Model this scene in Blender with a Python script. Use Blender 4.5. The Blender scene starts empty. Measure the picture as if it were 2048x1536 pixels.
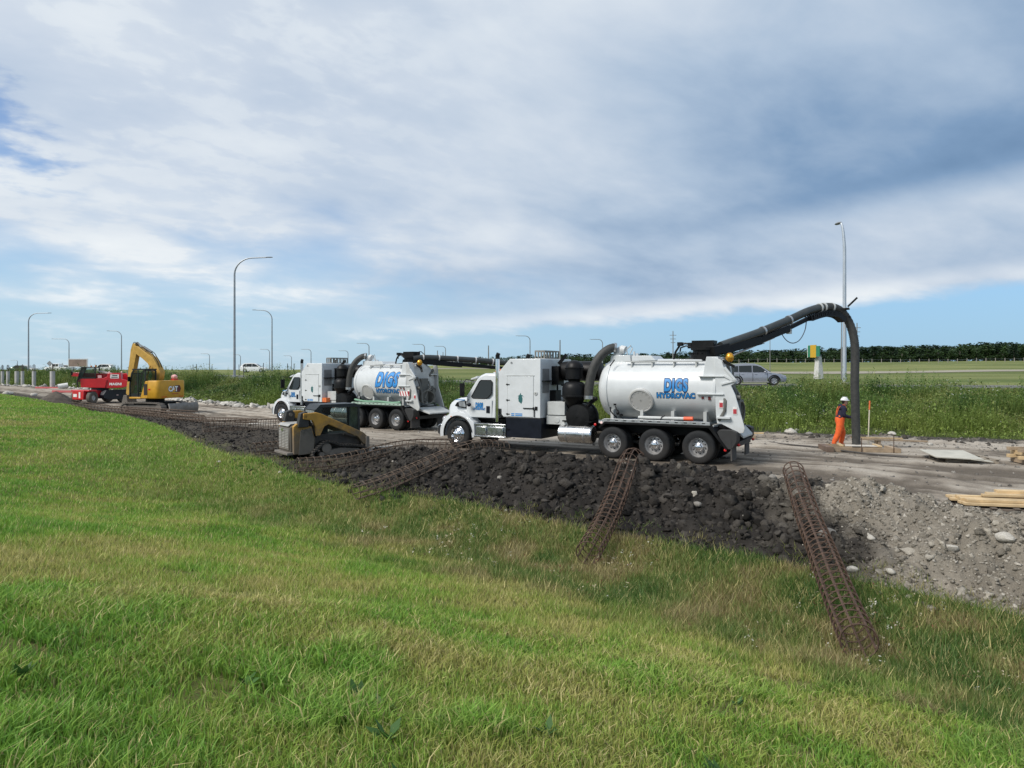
import bpy, bmesh, math, random
import numpy as np
from mathutils import Vector, Matrix
from mathutils.bvhtree import BVHTree

scene = bpy.context.scene
C = scene.collection
PI = math.pi
rad = math.radians

# ------------------------------------------------------------------ camera
F, H, HY = 1420.0, 2.85, 738.0            # focal length in photo pixels, eye height above the haul road, horizon row
cam_d = bpy.data.cameras.new('camera')
cam = bpy.data.objects.new('camera', cam_d)
C.objects.link(cam)
cam.location = (0, 0, H)
cam.rotation_euler = (rad(90), 0, 0)
cam_d.sensor_width = 36
cam_d.lens = 36 * F / 2048
cam_d.shift_y = -(768 - HY) / 2048
cam_d.clip_start = 0.05
cam_d.clip_end = 12000
scene.camera = cam

# ------------------------------------------------------------------ view
scene.view_settings.view_transform = 'Standard'
scene.view_settings.look = 'None'
scene.view_settings.gamma = 1
scene.view_settings.exposure = 0.32
scene.cycles.max_bounces = 6
scene.cycles.transparent_max_bounces = 8
scene.cycles.use_denoising = True

# ------------------------------------------------------------------ node helper
class Ex:
    """a socket with arithmetic"""
    def __init__(s, nt, sock): s.nt, s.s = nt, sock
    def op(s, o, b=None, c=None, clamp=False):
        n = s.nt.nodes.new('ShaderNodeMath'); n.operation = o; n.use_clamp = clamp
        for i, v in enumerate((s, b, c)):
            if v is None: continue
            if isinstance(v, Ex): s.nt.links.new(v.s, n.inputs[i])
            else: n.inputs[i].default_value = v
        return Ex(s.nt, n.outputs[0])
    def __add__(s, b): return s.op('ADD', b)
    def __sub__(s, b): return s.op('SUBTRACT', b)
    def __mul__(s, b): return s.op('MULTIPLY', b)
    def __truediv__(s, b): return s.op('DIVIDE', b)
    def inv(s): return s.op('MULTIPLY_ADD', -1.0, 1.0)
    def smooth(s, a, b):
        n = s.nt.nodes.new('ShaderNodeMapRange'); n.interpolation_type = 'SMOOTHSTEP'
        s.nt.links.new(s.s, n.inputs[0]); n.inputs[1].default_value = a; n.inputs[2].default_value = b
        return Ex(s.nt, n.outputs[0])

def noise(nt, vec, scale, detail=4, rough=.5, dist=0.0, lac=2.0):
    n = nt.nodes.new('ShaderNodeTexNoise')
    n.inputs['Scale'].default_value = scale; n.inputs['Detail'].default_value = detail
    n.inputs['Roughness'].default_value = rough; n.inputs['Distortion'].default_value = dist
    n.inputs['Lacunarity'].default_value = lac
    if vec is not None: nt.links.new(vec, n.inputs['Vector'])
    return Ex(nt, n.outputs[0])

def mixc(nt, fac, a, b, mode='MIX'):
    n = nt.nodes.new('ShaderNodeMix'); n.data_type = 'RGBA'; n.blend_type = mode
    for sock, v in ((n.inputs[0], fac), (n.inputs[6], a), (n.inputs[7], b)):
        if isinstance(v, Ex): nt.links.new(v.s, sock)
        elif hasattr(v, 'is_output'): nt.links.new(v, sock)
        elif isinstance(v, (int, float)): sock.default_value = v
        else: sock.default_value = (*v[:3], 1)
    return n.outputs[2]

def s2l(r, g, b):
    return tuple(((c / 255 / 12.92) if c <= 10 else ((c / 255 + .055) / 1.055) ** 2.4) for c in (r, g, b))

# ------------------------------------------------------------------ world: daylight sky under broken cloud
SUN_DIR = Vector((-0.66, -0.42, 0.80)).normalized()
SUN_EL = math.asin(SUN_DIR.z)
SUN_AZ = math.atan2(SUN_DIR.x, SUN_DIR.y)
world = bpy.data.worlds.new('World')
scene.world = world
world.use_nodes = True
wt = world.node_tree
wt.nodes.clear()
w_out = wt.nodes.new('ShaderNodeOutputWorld')
w_bg = wt.nodes.new('ShaderNodeBackground')
w_bg.inputs['Strength'].default_value = 0.1
wt.links.new(w_bg.outputs[0], w_out.inputs[0])
w_sky = wt.nodes.new('ShaderNodeTexSky')
w_sky.sky_type = 'NISHITA'
w_sky.sun_disc = False
w_sky.sun_elevation = SUN_EL
w_sky.sun_rotation = SUN_AZ
w_sky.altitude = 240
w_sky.air_density = 1.0
w_sky.dust_density = 0.6
w_sky.ozone_density = 1.6
w_tc = wt.nodes.new('ShaderNodeTexCoord')
w_sep = wt.nodes.new('ShaderNodeSeparateXYZ')
wt.links.new(w_tc.outputs['Generated'], w_sep.inputs[0])
dx, dy, dz = (Ex(wt, w_sep.outputs[i]) for i in range(3))
az = dx.op('ARCTAN2', dy) * (180 / PI)
el = dz.op('ARCSINE') * (180 / PI)
den = dz.op('MAXIMUM', 0.0) + 0.27
w_cmb = wt.nodes.new('ShaderNodeCombineXYZ')
px_, py_ = dx / den, dy / den
# the cloud streets run from low right to high left: stretch the pattern along that direction
ca, sa = math.cos(rad(32)), math.sin(rad(32))
wt.links.new((px_ * ca + py_ * sa).s, w_cmb.inputs[0])
wt.links.new(((py_ * ca - px_ * sa) * 1.0).s, w_cmb.inputs[1])
cv = w_cmb.outputs[0]
w_map = wt.nodes.new('ShaderNodeMapping'); w_map.inputs['Scale'].default_value = (0.80, 1.12, 1)
wt.links.new(cv, w_map.inputs[0]); cvs = w_map.outputs[0]
n_big = noise(wt, cvs, 0.95, 4, .48, .5)
n_mid = noise(wt, cvs, 3.0, 6, .50, .3)
n_fine = noise(wt, cvs, 11.0, 5, .55, .2)
n_band = noise(wt, cvs, 0.35, 3, .5, .3)
left = az.smooth(8, -22)
# lower edge of the cloud deck rises to the right
edge = az * 0.068 + 2.9
low = (el - edge + (n_mid - .5) * 1.6 + (n_fine - .5) * .8)
deck = low.smooth(-0.25, 0.75)
# on the left the deck thins to haze and streaks below about ten degrees
thin = (el + (n_mid - .5) * 15 + (n_big - .5) * 9).smooth(2.5, 11.5)
thin_l = thin * .90 + (n_fine * .5 + n_mid * .5).smooth(.46, .66) * .34
cover = deck * (left.inv()) + thin_l.op('MINIMUM', 1.0) * left
# opening with blue sky low on the left
hole = ((az + 42) * (az + 42) * .012 + (el - 14.6 + (az + 36) * .33) * (el - 14.6 + (az + 36) * .33) * .10
        + (n_mid - .5) * 3.6 + (n_fine - .5) * 4.2)
hole = hole.smooth(.0, 1.5)
cover = cover * (hole * .80 + .20)
# streak of thinner, bluer cloud low in the middle
blue_l = (el - 5.6 - (az + 8) * .02 + (n_mid - .5) * 3).op('ABSOLUTE').smooth(2.6, .3) * (az + 4).op('ABSOLUTE').smooth(17, 3)
cover = cover * (blue_l * -.34 + 1.0)
cover = cover.op('MAXIMUM', 0.0).op('MINIMUM', 1.0)
# cloud tone
tone = (n_big - .5) * .80 + (n_mid - .5) * .50 + (n_fine - .5) * .14 + .74
dline = el - (az * 0.105 + 8.6) + (n_mid - .5) * 2.2
dark = dline.smooth(-.7, 2.0) * dline.smooth(22, 1) * az.smooth(-2, 34) * az.smooth(130, 50)
dark2 = (el - 6.6 - az * .06 + (n_big - .5) * 5).op('ABSOLUTE').smooth(4.2, 0) * (az - 4).op('ABSOLUTE').smooth(26, 4)
rim = (el - edge - .9 + (n_mid - .5) * 1.5).op('ABSOLUTE').smooth(1.1, 0) * az.smooth(-22, -6)
tone = tone - dark * .42 - dark2 * .30 + rim * .16 - az.smooth(0, 44) * .12 + left * el.smooth(18, 6) * .12
tone = tone.op('MAXIMUM', 0.0).op('MINIMUM', 1.0)
w_rmp = wt.nodes.new('ShaderNodeValToRGB')
cr = w_rmp.color_ramp
for p, col in ((0.0, (94, 126, 162)), (0.25, (126, 155, 188)), (0.5, (171, 190, 212)), (0.72, (203, 214, 227)), (1.0, (236, 241, 244))):
    e = cr.elements[0] if p == 0 else (cr.elements[-1] if p == 1.0 else cr.elements.new(p))
    e.position = p; e.color = (*[v * 8.4 for v in s2l(*col)], 1)
wt.links.new(tone.s, w_rmp.inputs[0])
blue = mixc(wt, 1.0, w_sky.outputs[0], (0.80, 0.96, 1.16), 'MULTIPLY')
hz_ = mixc(wt, az.smooth(-30, 30), tuple(v * 8.3 for v in s2l(184, 212, 231)), tuple(v * 8.3 for v in s2l(146, 188, 222)))
blue = mixc(wt, el.smooth(16, 1) * .8, blue, hz_)
w_col = mixc(wt, cover, blue, w_rmp.outputs[0])
wt.links.new(w_col, w_bg.inputs['Color'])

sun_d = bpy.data.lights.new('sun', 'SUN')
sun_d.energy = 3.0
sun_d.angle = rad(22)
sun_d.color = (1.0, 0.955, 0.89)
sun = bpy.data.objects.new('sun', sun_d)
C.objects.link(sun)
sun.rotation_euler = SUN_DIR.to_track_quat('Z', 'Y').to_euler()
sun.location = (-20, -20, 40)

# ------------------------------------------------------------------ small numeric helpers
RNG = np.random.default_rng(7)
R = random.Random(11)
_T = np.random.default_rng(3).random((256, 256))
def vnoise(x, y):
    x = np.asarray(x, float); y = np.asarray(y, float)
    xi = np.floor(x).astype(int); yi = np.floor(y).astype(int)
    fx = x - xi; fy = y - yi
    fx = fx * fx * (3 - 2 * fx); fy = fy * fy * (3 - 2 * fy)
    a = _T[xi & 255, yi & 255]; b = _T[(xi + 1) & 255, yi & 255]
    c = _T[xi & 255, (yi + 1) & 255]; d = _T[(xi + 1) & 255, (yi + 1) & 255]
    return (a * (1 - fx) + b * fx) * (1 - fy) + (c * (1 - fx) + d * fx) * fy
def fbm(x, y, o=4, g=.5):
    s = 0; a = 1; t = 0
    for i in range(o):
        s = s + a * vnoise(x * 2 ** i + 17.3 * i, y * 2 ** i - 9.1 * i); t += a; a *= g
    return s / t
def sst(a, b, x):
    t = np.clip((np.asarray(x, float) - a) / (b - a), 0, 1); return t * t * (3 - 2 * t)
def at(px, py, y):
    """the point that stands y metres in front of the viewer at a measured bearing"""
    return Vector(((px - 1024) / F * y, y, H - (py - HY) / F * y))

# ------------------------------------------------------------------ materials
MATS = {}
def mat(name, col, rough=.6, metal=0.0, var=.12, scale=6.0, dirt=0.0, dcol=(.16, .13, .10), top=1.2, bump=0.0, spec=.5, emit=0, coat=0, alpha=None):
    """procedural paint, metal or cloth: colour mottled by noise, with dried mud splashed up to the height top"""
    if name in MATS: return MATS[name]
    m = bpy.data.materials.new(name); m.use_nodes = True
    nt = m.node_tree; b = nt.nodes['Principled BSDF']
    tc = nt.nodes.new('ShaderNodeTexCoord'); vec = tc.outputs['Object']
    n1 = noise(nt, vec, scale, 5, .6)
    c0 = tuple(c * (1 - var) for c in col); c1 = tuple(min(1, c * (1 + var)) for c in col)
    colr = mixc(nt, n1.smooth(.3, .7), c0, c1)
    rr = n1 * .25 + (rough - .12)
    if dirt > 0:
        sep = nt.nodes.new('ShaderNodeSeparateXYZ'); nt.links.new(vec, sep.inputs[0])
        z = Ex(nt, sep.outputs[2])
        n2 = noise(nt, vec, 3.3, 8, .68); n3 = noise(nt, vec, 17.0, 4, .6)
        mk = (n2 * 1.1 + n3 * .5 - z * (1.0 / max(top, .1)) + (dirt - .55)).smooth(.1, .75)
        mk2 = (n2 * .6 + n3 * .4).smooth(.52, .8) * (dirt * .35)
        mk = (mk * min(1, dirt * 1.2)).op('MAXIMUM', mk2)
        colr = mixc(nt, mk, colr, dcol)
        rr = rr + mk * (.9 - rough)
    nt.links.new(colr, b.inputs['Base Color'])
    nt.links.new(rr.op('MAXIMUM', .04).op('MINIMUM', 1.0).s, b.inputs['Roughness'])
    b.inputs['Metallic'].default_value = metal
    b.inputs['Specular IOR Level'].default_value = spec
    if coat: b.inputs['Coat Weight'].default_value = coat; b.inputs['Coat Roughness'].default_value = .08
    if bump:
        bn = nt.nodes.new('ShaderNodeBump'); bn.inputs['Strength'].default_value = bump; bn.inputs['Distance'].default_value = .02
        n4 = noise(nt, vec, scale * 6, 6, .65); nt.links.new(n4.s, bn.inputs['Height']); nt.links.new(bn.outputs[0], b.inputs['Normal'])
    if emit:
        b.inputs['Emission Color'].default_value = (*col, 1); b.inputs['Emission Strength'].default_value = emit
    MATS[name] = m
    return m

def attr_mat(name, rough=.8, trans=0.0, bump=0.0, bscale=30, nvar=.25, nscale=8.0, spec=.3, fine=0.0, fscale=60):
    """surface whose own colour is stored on the mesh (soil, blades, leaves) with fine noise on top"""
    m = bpy.data.materials.new(name); m.use_nodes = True
    nt = m.node_tree; b = nt.nodes['Principled BSDF']; out = nt.nodes['Material Output']
    a = nt.nodes.new('ShaderNodeAttribute'); a.attribute_name = 'col'
    tc = nt.nodes.new('ShaderNodeTexCoord'); vec = tc.outputs['Object']
    col = a.outputs['Color']
    if nvar:
        n1 = noise(nt, vec, nscale, 8, .65)
        v = n1 * (nvar * 4) + (1 - nvar * 2)
        if fine: v = v * (noise(nt, vec, fscale, 3, .6) * (fine * 4) + (1 - fine * 2))
        g = nt.nodes.new('ShaderNodeCombineXYZ')
        for i in range(3): nt.links.new(v.op('MAXIMUM', .1).s, g.inputs[i])
        col = mixc(nt, 1.0, col, g.outputs[0], 'MULTIPLY')
    nt.links.new(col, b.inputs['Base Color'])
    b.inputs['Roughness'].default_value = rough
    b.inputs['Specular IOR Level'].default_value = spec
    if bump:
        bn = nt.nodes.new('ShaderNodeBump'); bn.inputs['Strength'].default_value = bump; bn.inputs['Distance'].default_value = .05
        h = noise(nt, vec, bscale, 8, .7)
        nt.links.new(h.s, bn.inputs['Height']); nt.links.new(bn.outputs[0], b.inputs['Normal'])
    if trans:
        t = nt.nodes.new('ShaderNodeBsdfTranslucent'); nt.links.new(col, t.inputs[0])
        mx = nt.nodes.new('ShaderNodeMixShader'); mx.inputs[0].default_value = trans
        nt.links.new(b.outputs[0], mx.inputs[1]); nt.links.new(t.outputs[0], mx.inputs[2]); nt.links.new(mx.outputs[0], out.inputs[0])
    return m

def clear_glass(name, col=(.68, .76, .73), k=.78):
    if name in MATS: return MATS[name]
    m = bpy.data.materials.new(name); m.use_nodes = True; nt = m.node_tree; b = nt.nodes['Principled BSDF']
    b.inputs['Base Color'].default_value = (.04, .05, .05, 1); b.inputs['Roughness'].default_value = .05
    t = nt.nodes.new('ShaderNodeBsdfTransparent'); t.inputs[0].default_value = (*col, 1); mx = nt.nodes.new('ShaderNodeMixShader'); mx.inputs[0].default_value = k
    nt.links.new(b.outputs[0], mx.inputs[1]); nt.links.new(t.outputs[0], mx.inputs[2]); nt.links.new(mx.outputs[0], nt.nodes['Material Output'].inputs[0])
    MATS[name] = m; return m
def glass_mat(name, col=(.02, .025, .025), rough=.06):
    if name in MATS: return MATS[name]
    m = bpy.data.materials.new(name); m.use_nodes = True
    b = m.node_tree.nodes['Principled BSDF']
    b.inputs['Base Color'].default_value = (*col, 1); b.inputs['Roughness'].default_value = rough
    b.inputs['Specular IOR Level'].default_value = .35
    MATS[name] = m; return m

# ------------------------------------------------------------------ object helpers
def tag(o, label=None, cat=None, group=None, kind=None):
    if label: o['label'] = label
    if cat: o['category'] = cat
    if group: o['group'] = group
    if kind: o['kind'] = kind
    return o
def thing(name, label, cat, loc=(0, 0, 0), rz=0.0, group=None):
    o = bpy.data.objects.new(name, None); C.objects.link(o)
    o.empty_display_size = .2
    o.location = loc; o.rotation_euler = (0, 0, rz)
    return tag(o, label, cat, group)
def link(name, me, m=None, parent=None, loc=None):
    o = bpy.data.objects.new(name, me); C.objects.link(o)
    if m is not None and len(me.materials) == 0:
        for x in (m if isinstance(m, (list, tuple)) else [m]): me.materials.append(x)
    if parent: o.parent = parent
    if loc is not None: o.location = loc
    return o
def copy_tree(o, parent=None):
    c = o.copy(); C.objects.link(c); c.parent = parent
    for ch in list(o.children): copy_tree(ch, c)
    return c

JOINED = {'lug_nuts', 'slots', 'small_lettering', 'plate_print', 'bend_guide', 'decal_print', 'hazard_stripe'}
class MB:
    """collects simple solids and links them as one mesh"""
    def __init__(s): s.v = []; s.f = []; s.mi = []; s.cur = 0
    def add(s, vs, fs):
        o = len(s.v); s.v += [tuple(v) for v in vs]; s.f += [tuple(i + o for i in f) for f in fs]; s.mi += [s.cur] * len(fs); return s
    def bx(s, x0, x1, y0, y1, z0, z1, M=None):
        vs = [(x, y, z) for x in (x0, x1) for y in (y0, y1) for z in (z0, z1)]
        if M is not None: vs = [M @ Vector(v) for v in vs]
        return s.add(vs, [(0, 1, 3, 2), (4, 6, 7, 5), (0, 4, 5, 1), (2, 3, 7, 6), (0, 2, 6, 4), (1, 5, 7, 3)])
    def bar(s, a, b, w, h, up=(0, 0, 1)):
        a = Vector(a); b = Vector(b); d = (b - a); L = d.length; d.normalize()
        u = Vector(up); sd = d.cross(u)
        if sd.length < 1e-4: sd = d.cross(Vector((1, 0, 0)))
        sd.normalize(); u = sd.cross(d)
        M = Matrix((d, sd, u)).transposed().to_4x4(); M.translation = a
        return s.bx(0, L, -w / 2, w / 2, -h / 2, h / 2, M)
    def prism(s, poly, y0, y1, ax='y', y0p=None):
        """polygon in XZ (ax y), XY (ax z) or YZ (ax x) pushed along the axis"""
        n = len(poly)
        def P(p, t):
            return (p[0], t, p[1]) if ax == 'y' else ((p[0], p[1], t) if ax == 'z' else (t, p[0], p[1]))
        vs = [P(p, y0) for p in poly] + [P(p, y1) for p in poly]
        fs = [(i, (i + 1) % n, (i + 1) % n + n, i + n) for i in range(n)] + [tuple(range(n))[::-1], tuple(range(n, 2 * n))]
        return s.add(vs, fs)
    def rings(s, rs, closed=True, cap=True):
        n = len(rs[0]); vs = [p for r in rs for p in r]; fs = []
        for k in range(len(rs) - 1):
            for i in range(n if closed else n - 1):
                j = (i + 1) % n
                fs.append((k * n + i, k * n + j, (k + 1) * n + j, (k + 1) * n + i))
        if cap: fs += [tuple(range(n))[::-1], tuple(range((len(rs) - 1) * n, len(rs) * n))]
        return s.add(vs, fs)
    def tube(s, path, r, n=8, cap=True, sx=1.0):
        path = [Vector(p) for p in path]; rs = []
        N = len(path); up = None
        for i, p in enumerate(path):
            d = (path[min(i + 1, N - 1)] - path[max(i - 1, 0)]).normalized()
            if up is None:
                up = Vector((0, 0, 1)) if abs(d.z) < .9 else Vector((1, 0, 0))
            a = d.cross(up).normalized(); b = a.cross(d).normalized(); up = b
            rr = r[i] if isinstance(r, (list, tuple)) else r
            rs.append([p + (a * math.cos(t) * sx + b * math.sin(t)) * rr for t in (2 * PI * k / n for k in range(n))])
        return s.rings(rs, True, cap)
    def lathe(s, prof, c=(0, 0, 0), ax='y', n=24, a0=0, a1=None, cap=False):
        """profile (radius, offset along the axis) turned about the axis"""
        full = a1 is None; a1 = 2 * PI if full else a1
        m = n if full else n + 1; rs = []
        for (r, h) in prof:
            ring = []
            for k in range(m):
                t = a0 + (a1 - a0) * k / n; p, q = r * math.cos(t), r * math.sin(t)
                v = (p, h, q) if ax == 'y' else ((h, p, q) if ax == 'x' else (p, q, h))
                ring.append((v[0] + c[0], v[1] + c[1], v[2] + c[2]))
            rs.append(ring)
        return s.rings(rs, full, cap)
    def cyl(s, a, b, r, n=12, r2=None):
        return s.tube([a, b], [r, r if r2 is None else r2], n)
    def ball(s, c, rx, ry=None, rz=None, nu=14, nv=8, z0=-1.0):
        ry = rx if ry is None else ry; rz = rx if rz is None else rz; rs = []
        for j in range(nv + 1):
            ph = math.asin(z0) + (PI / 2 - math.asin(z0)) * j / nv
            q = max(math.cos(ph), .01)
            rs.append([(c[0] + rx * q * math.cos(2 * PI * i / nu), c[1] + ry * q * math.sin(2 * PI * i / nu), c[2] + rz * math.sin(ph)) for i in range(nu)])
        return s.rings(rs)
    def mesh(s, name='m', smooth=38):
        me = bpy.data.meshes.new(name); me.from_pydata(s.v, [], s.f)
        if any(s.mi): me.polygons.foreach_set('material_index', s.mi)
        bm = bmesh.new(); bm.from_mesh(me); bmesh.ops.recalc_face_normals(bm, faces=bm.faces); bm.to_mesh(me); bm.free()
        if smooth:
            me.polygons.foreach_set('use_smooth', [True] * len(me.polygons)); me.set_sharp_from_angle(angle=rad(smooth))
        return me
    def groups(s, gap=.012):
        par = list(range(len(s.v)))
        def fd(i):
            while par[i] != i: par[i] = par[par[i]]; i = par[i]
            return i
        for f in s.f:
            a = fd(f[0])
            for j in f[1:]: par[fd(j)] = a
        g = {}
        for k, f in enumerate(s.f): g.setdefault(fd(f[0]), []).append(k)
        items = []
        for fs in g.values():
            p = np.array([s.v[i] for k in fs for i in s.f[k]]); items.append([p.min(0) - gap, p.max(0) + gap, fs])
        again = True
        while again and len(items) > 1:
            again = False
            for i in range(len(items)):
                for j in range(i + 1, len(items)):
                    if (items[i][0] <= items[j][1]).all() and (items[j][0] <= items[i][1]).all():
                        items[i] = [np.minimum(items[i][0], items[j][0]), np.maximum(items[i][1], items[j][1]), items[i][2] + items[j][2]]; del items[j]; again = True; break
                if again: break
        return [it[2] for it in items]
    def obj(s, name, m, parent=None, bev=0, loc=None, smooth=38):
        if name in JOINED:
            o = link(name, s.mesh(name, smooth), m, parent, loc); o['kind'] = 'stuff'; return o
        if len(s.f) < 600:
            gs = s.groups()
            if 1 < len(gs) <= 12:
                gs.sort(key=lambda fs: -sum(np.ptp(np.array([s.v[i] for k in fs for i in s.f[k]]), axis=0)))
                first = None
                for fs in gs:
                    q = MB(); mp = {}
                    for k in fs:
                        for i in s.f[k]:
                            if i not in mp: mp[i] = len(q.v); q.v.append(s.v[i])
                        q.f.append(tuple(mp[i] for i in s.f[k])); q.mi.append(s.mi[k])
                    o = q.one(name, m, parent, bev, loc, smooth); first = first or o
                return first
        return s.one(name, m, parent, bev, loc, smooth)
    def one(s, name, m, parent=None, bev=0, loc=None, smooth=38):
        o = link(name, s.mesh(name, smooth), m, parent, loc)
        if bev:
            b = o.modifiers.new('bevel', 'BEVEL'); b.width = bev; b.segments = 2; b.limit_method = 'ANGLE'; b.angle_limit = rad(40)
        return o

def np_mesh(name, verts, tris, cols=None, mats=None, smooth=False, quads=False):
    """big triangle or quad soup straight from numpy arrays, colour per vertex"""
    k = 4 if quads else 3
    me = bpy.data.meshes.new(name)
    me.vertices.add(len(verts)); me.vertices.foreach_set('co', np.asarray(verts, np.float32).ravel())
    nf = len(tris); me.loops.add(nf * k); me.polygons.add(nf)
    me.loops.foreach_set('vertex_index', np.asarray(tris, np.int32).ravel())
    me.polygons.foreach_set('loop_start', np.arange(0, nf * k, k, dtype=np.int32))
    if smooth: me.polygons.foreach_set('use_smooth', np.ones(nf, bool))
    me.update(calc_edges=True)
    if cols is not None:
        at_ = me.attributes.new('col', 'FLOAT_COLOR', 'POINT')
        c4 = np.ones((len(verts), 4), np.float32); c4[:, :3] = cols; at_.data.foreach_set('color', c4.ravel())
    if mats:
        for m in (mats if isinstance(mats, (list, tuple)) else [mats]): me.materials.append(m)
    return me

_TXT = {}
def text_mb(body, w, h, bold=0.0, outline=0.0, shear=0.0, space=1.0, warp=None):
    """lettering as flat faces in a (u, v) box w by h centred on 0; warp maps (u, v, k) to a point"""
    cu = bpy.data.curves.new('lettering', 'FONT'); cu.body = body; cu.size = 1
    cu.space_character = space; cu.resolution_u = 3; cu.fill_mode = 'FRONT'
    o = bpy.data.objects.new('lettering', cu); C.objects.link(o)
    bpy.context.view_layer.update()
    me0 = bpy.data.meshes.new_from_object(o); c0 = np.array([v.co[:2] for v in me0.vertices]); bpy.data.meshes.remove(me0)
    x0, y0 = c0.min(0); x1, y1 = c0.max(0)
    cu.offset = bold + outline
    bpy.context.view_layer.update()
    me = bpy.data.meshes.new_from_object(o.evaluated_get(bpy.context.evaluated_depsgraph_get()))
    bpy.data.objects.remove(o); bpy.data.curves.remove(cu)
    bm = bmesh.new(); bm.from_mesh(me); bpy.data.meshes.remove(me)
    for i in range(1, 8):
        bmesh.ops.bisect_plane(bm, geom=bm.verts[:] + bm.edges[:] + bm.faces[:], plane_co=(0, y0 + (y1 - y0) * i / 8, 0), plane_no=(0, 1, 0))
    for v in bm.verts:
        u = ((v.co.x - x0) / (x1 - x0) - .5) * w; vv = ((v.co.y - y0) / (y1 - y0) - .5) * h
        u += shear * vv
        v.co = warp(u, vv)
    out = bpy.data.meshes.new('lettering'); bm.to_mesh(out); bm.free()
    return out

# ------------------------------------------------------------------ terrain: lines along the haul road, lofted into strips
COL = [-400, 0, 150, 300, 420, 560, 700, 900, 1150, 1320, 1500, 1650, 1850, 2048, 2400, 2800]
def line(ext_l, pts, ext_r):
    return np.array([ext_l] + [((c - 1024) / F * y, y, z) for c, (y, z) in zip(COL[1:14], pts)] + ext_r, float)
E0 = line((-95, 115, .6), [(66.7, .5), (48, .35), (35.8, .15), (25.6, -.02), (21.6, -.22), (19.5, -.4), (18.0, -.5), (15.5, -.6), (14.3, -.65), (13.2, -.65), (12.1, -.65), (11.0, -.65), (10.0, -.65)],
          [(9.6, 7.0, -.6), (26, -9, -.5)])
E1 = line((-105, 122, .4), [(80, .3), (54, .25), (40, .1), (37.0, .0), (32.5, .0), (27.8, .02), (23.6, .08), (20.6, .12), (19.6, .1), (18, .08), (16.7, .06), (14.6, .04), (12.6, .02)],
          [(11.5, 9.5, .0), (30, -7, .0)])
E2 = line((-125, 150, .4), [(110, .3), (94, .25), (68.5, .12), (59, .02), (50.6, 0), (45, 0), (40.5, 0), (36.8, 0), (34.6, 0), (32.4, 0), (31.1, 0), (29.8, 0), (28.5, 0)],
          [(25.5, 26.3, 0), (50, 12, 0)])
E3 = line((-150, 178, 2.2), [(135, 2.25), (112, 2.2), (88, 2.0), (76, 1.9), (68, 1.8), (62, 1.7), (56, 1.62), (52, 1.55), (50, 1.5), (48.5, 1.5), (47.5, 1.46), (46.5, 1.42), (46, 1.4)],
          [(43.6, 45, 1.3), (75, 32, 1.3)])
E4 = line((-172, 205, 2.3), [(172, 2.4), (150, 2.42), (118, 2.2), (101, 2.05), (89, 1.95), (79, 1.85), (70, 1.75), (64.5, 1.68), (62, 1.65), (60.5, 1.62), (59, 1.6), (58, 1.56), (57.5, 1.53)],
          [(55, 57, 1.45), (90, 45, 1.4)])
E5 = line((-240, 260, 1.6), [(230, 1.7), (205, 1.7), (185, 1.8), (170, 2.2), (160, 2.6), (155, 3.1), (150, 3.6), (150, 3.3), (150, 3.0), (150, 2.9), (150, 2.9), (150, 3.0), (150, 3.1)],
          [(150, 140, 3.1), (230, 110, 3.1)])
E6 = line((-420, 420, 1.0), [(420, 1.0), (420, 1.0), (420, 1.0), (420, 1.2), (420, 1.6), (420, 2.2), (410, 3.6), (400, 5.2), (400, 5.8), (400, 6.3), (395, 6.7), (390, 7.0), (385, 7.2)],
          [(450, 380, 7.2), (600, 250, 7)])
E7 = line((-3200, 3000, 0), [(3000, 0)] * 6 + [(3000, 1), (3000, 4), (3000, 8), (3000, 12), (3000, 12), (3000, 12), (3000, 12)],
          [(3500, 2800, 12), (4500, 1500, 12)])
USEG = [8, 22, 26, 34, 44, 44, 48, 56, 48, 48, 44, 44, 44, 26, 14]
def cat(P, seg):
    out = []
    n = len(P)
    for i in range(n - 1):
        p0 = P[max(i - 1, 0)]; p1 = P[i]; p2 = P[i + 1]; p3 = P[min(i + 2, n - 1)]
        d1 = np.linalg.norm(p2 - p1) + 1e-6
        # centripetal-style tangents limited by the segment's own length
        m1 = (p2 - p0); m1 = m1 / (np.linalg.norm(m1) + 1e-9) * d1
        m2 = (p3 - p1); m2 = m2 / (np.linalg.norm(m2) + 1e-9) * d1
        k = seg[i]; last = i == n - 2
        t = np.linspace(0, 1, k + 1)[: k + 1 if last else k][:, None]
        out.append((2 * t ** 3 - 3 * t ** 2 + 1) * p1 + (t ** 3 - 2 * t ** 2 + t) * m1 + (-2 * t ** 3 + 3 * t ** 2) * p2 + (t ** 3 - t ** 2) * m2)
    return np.concatenate(out)
UIDX = np.concatenate([np.linspace(COL[i], COL[i + 1], s + 1)[:-1] for i, s in enumerate(USEG)] + [[COL[-1]]])   # column value of each sample
def mk(lines, nv, seg=USEG):
    ls = [cat(l, seg) for l in lines]
    rows = []
    for i in range(len(ls) - 1):
        k = nv[i]; t = np.linspace(0, 1, k + 1)[: k + 1 if i == len(ls) - 2 else k]
        for tt in t: rows.append(ls[i] * (1 - tt) + ls[i + 1] * tt)
    return np.stack(rows, 1)          # [nu, nv, 3]
TREES = []
PATCH = {}
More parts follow.
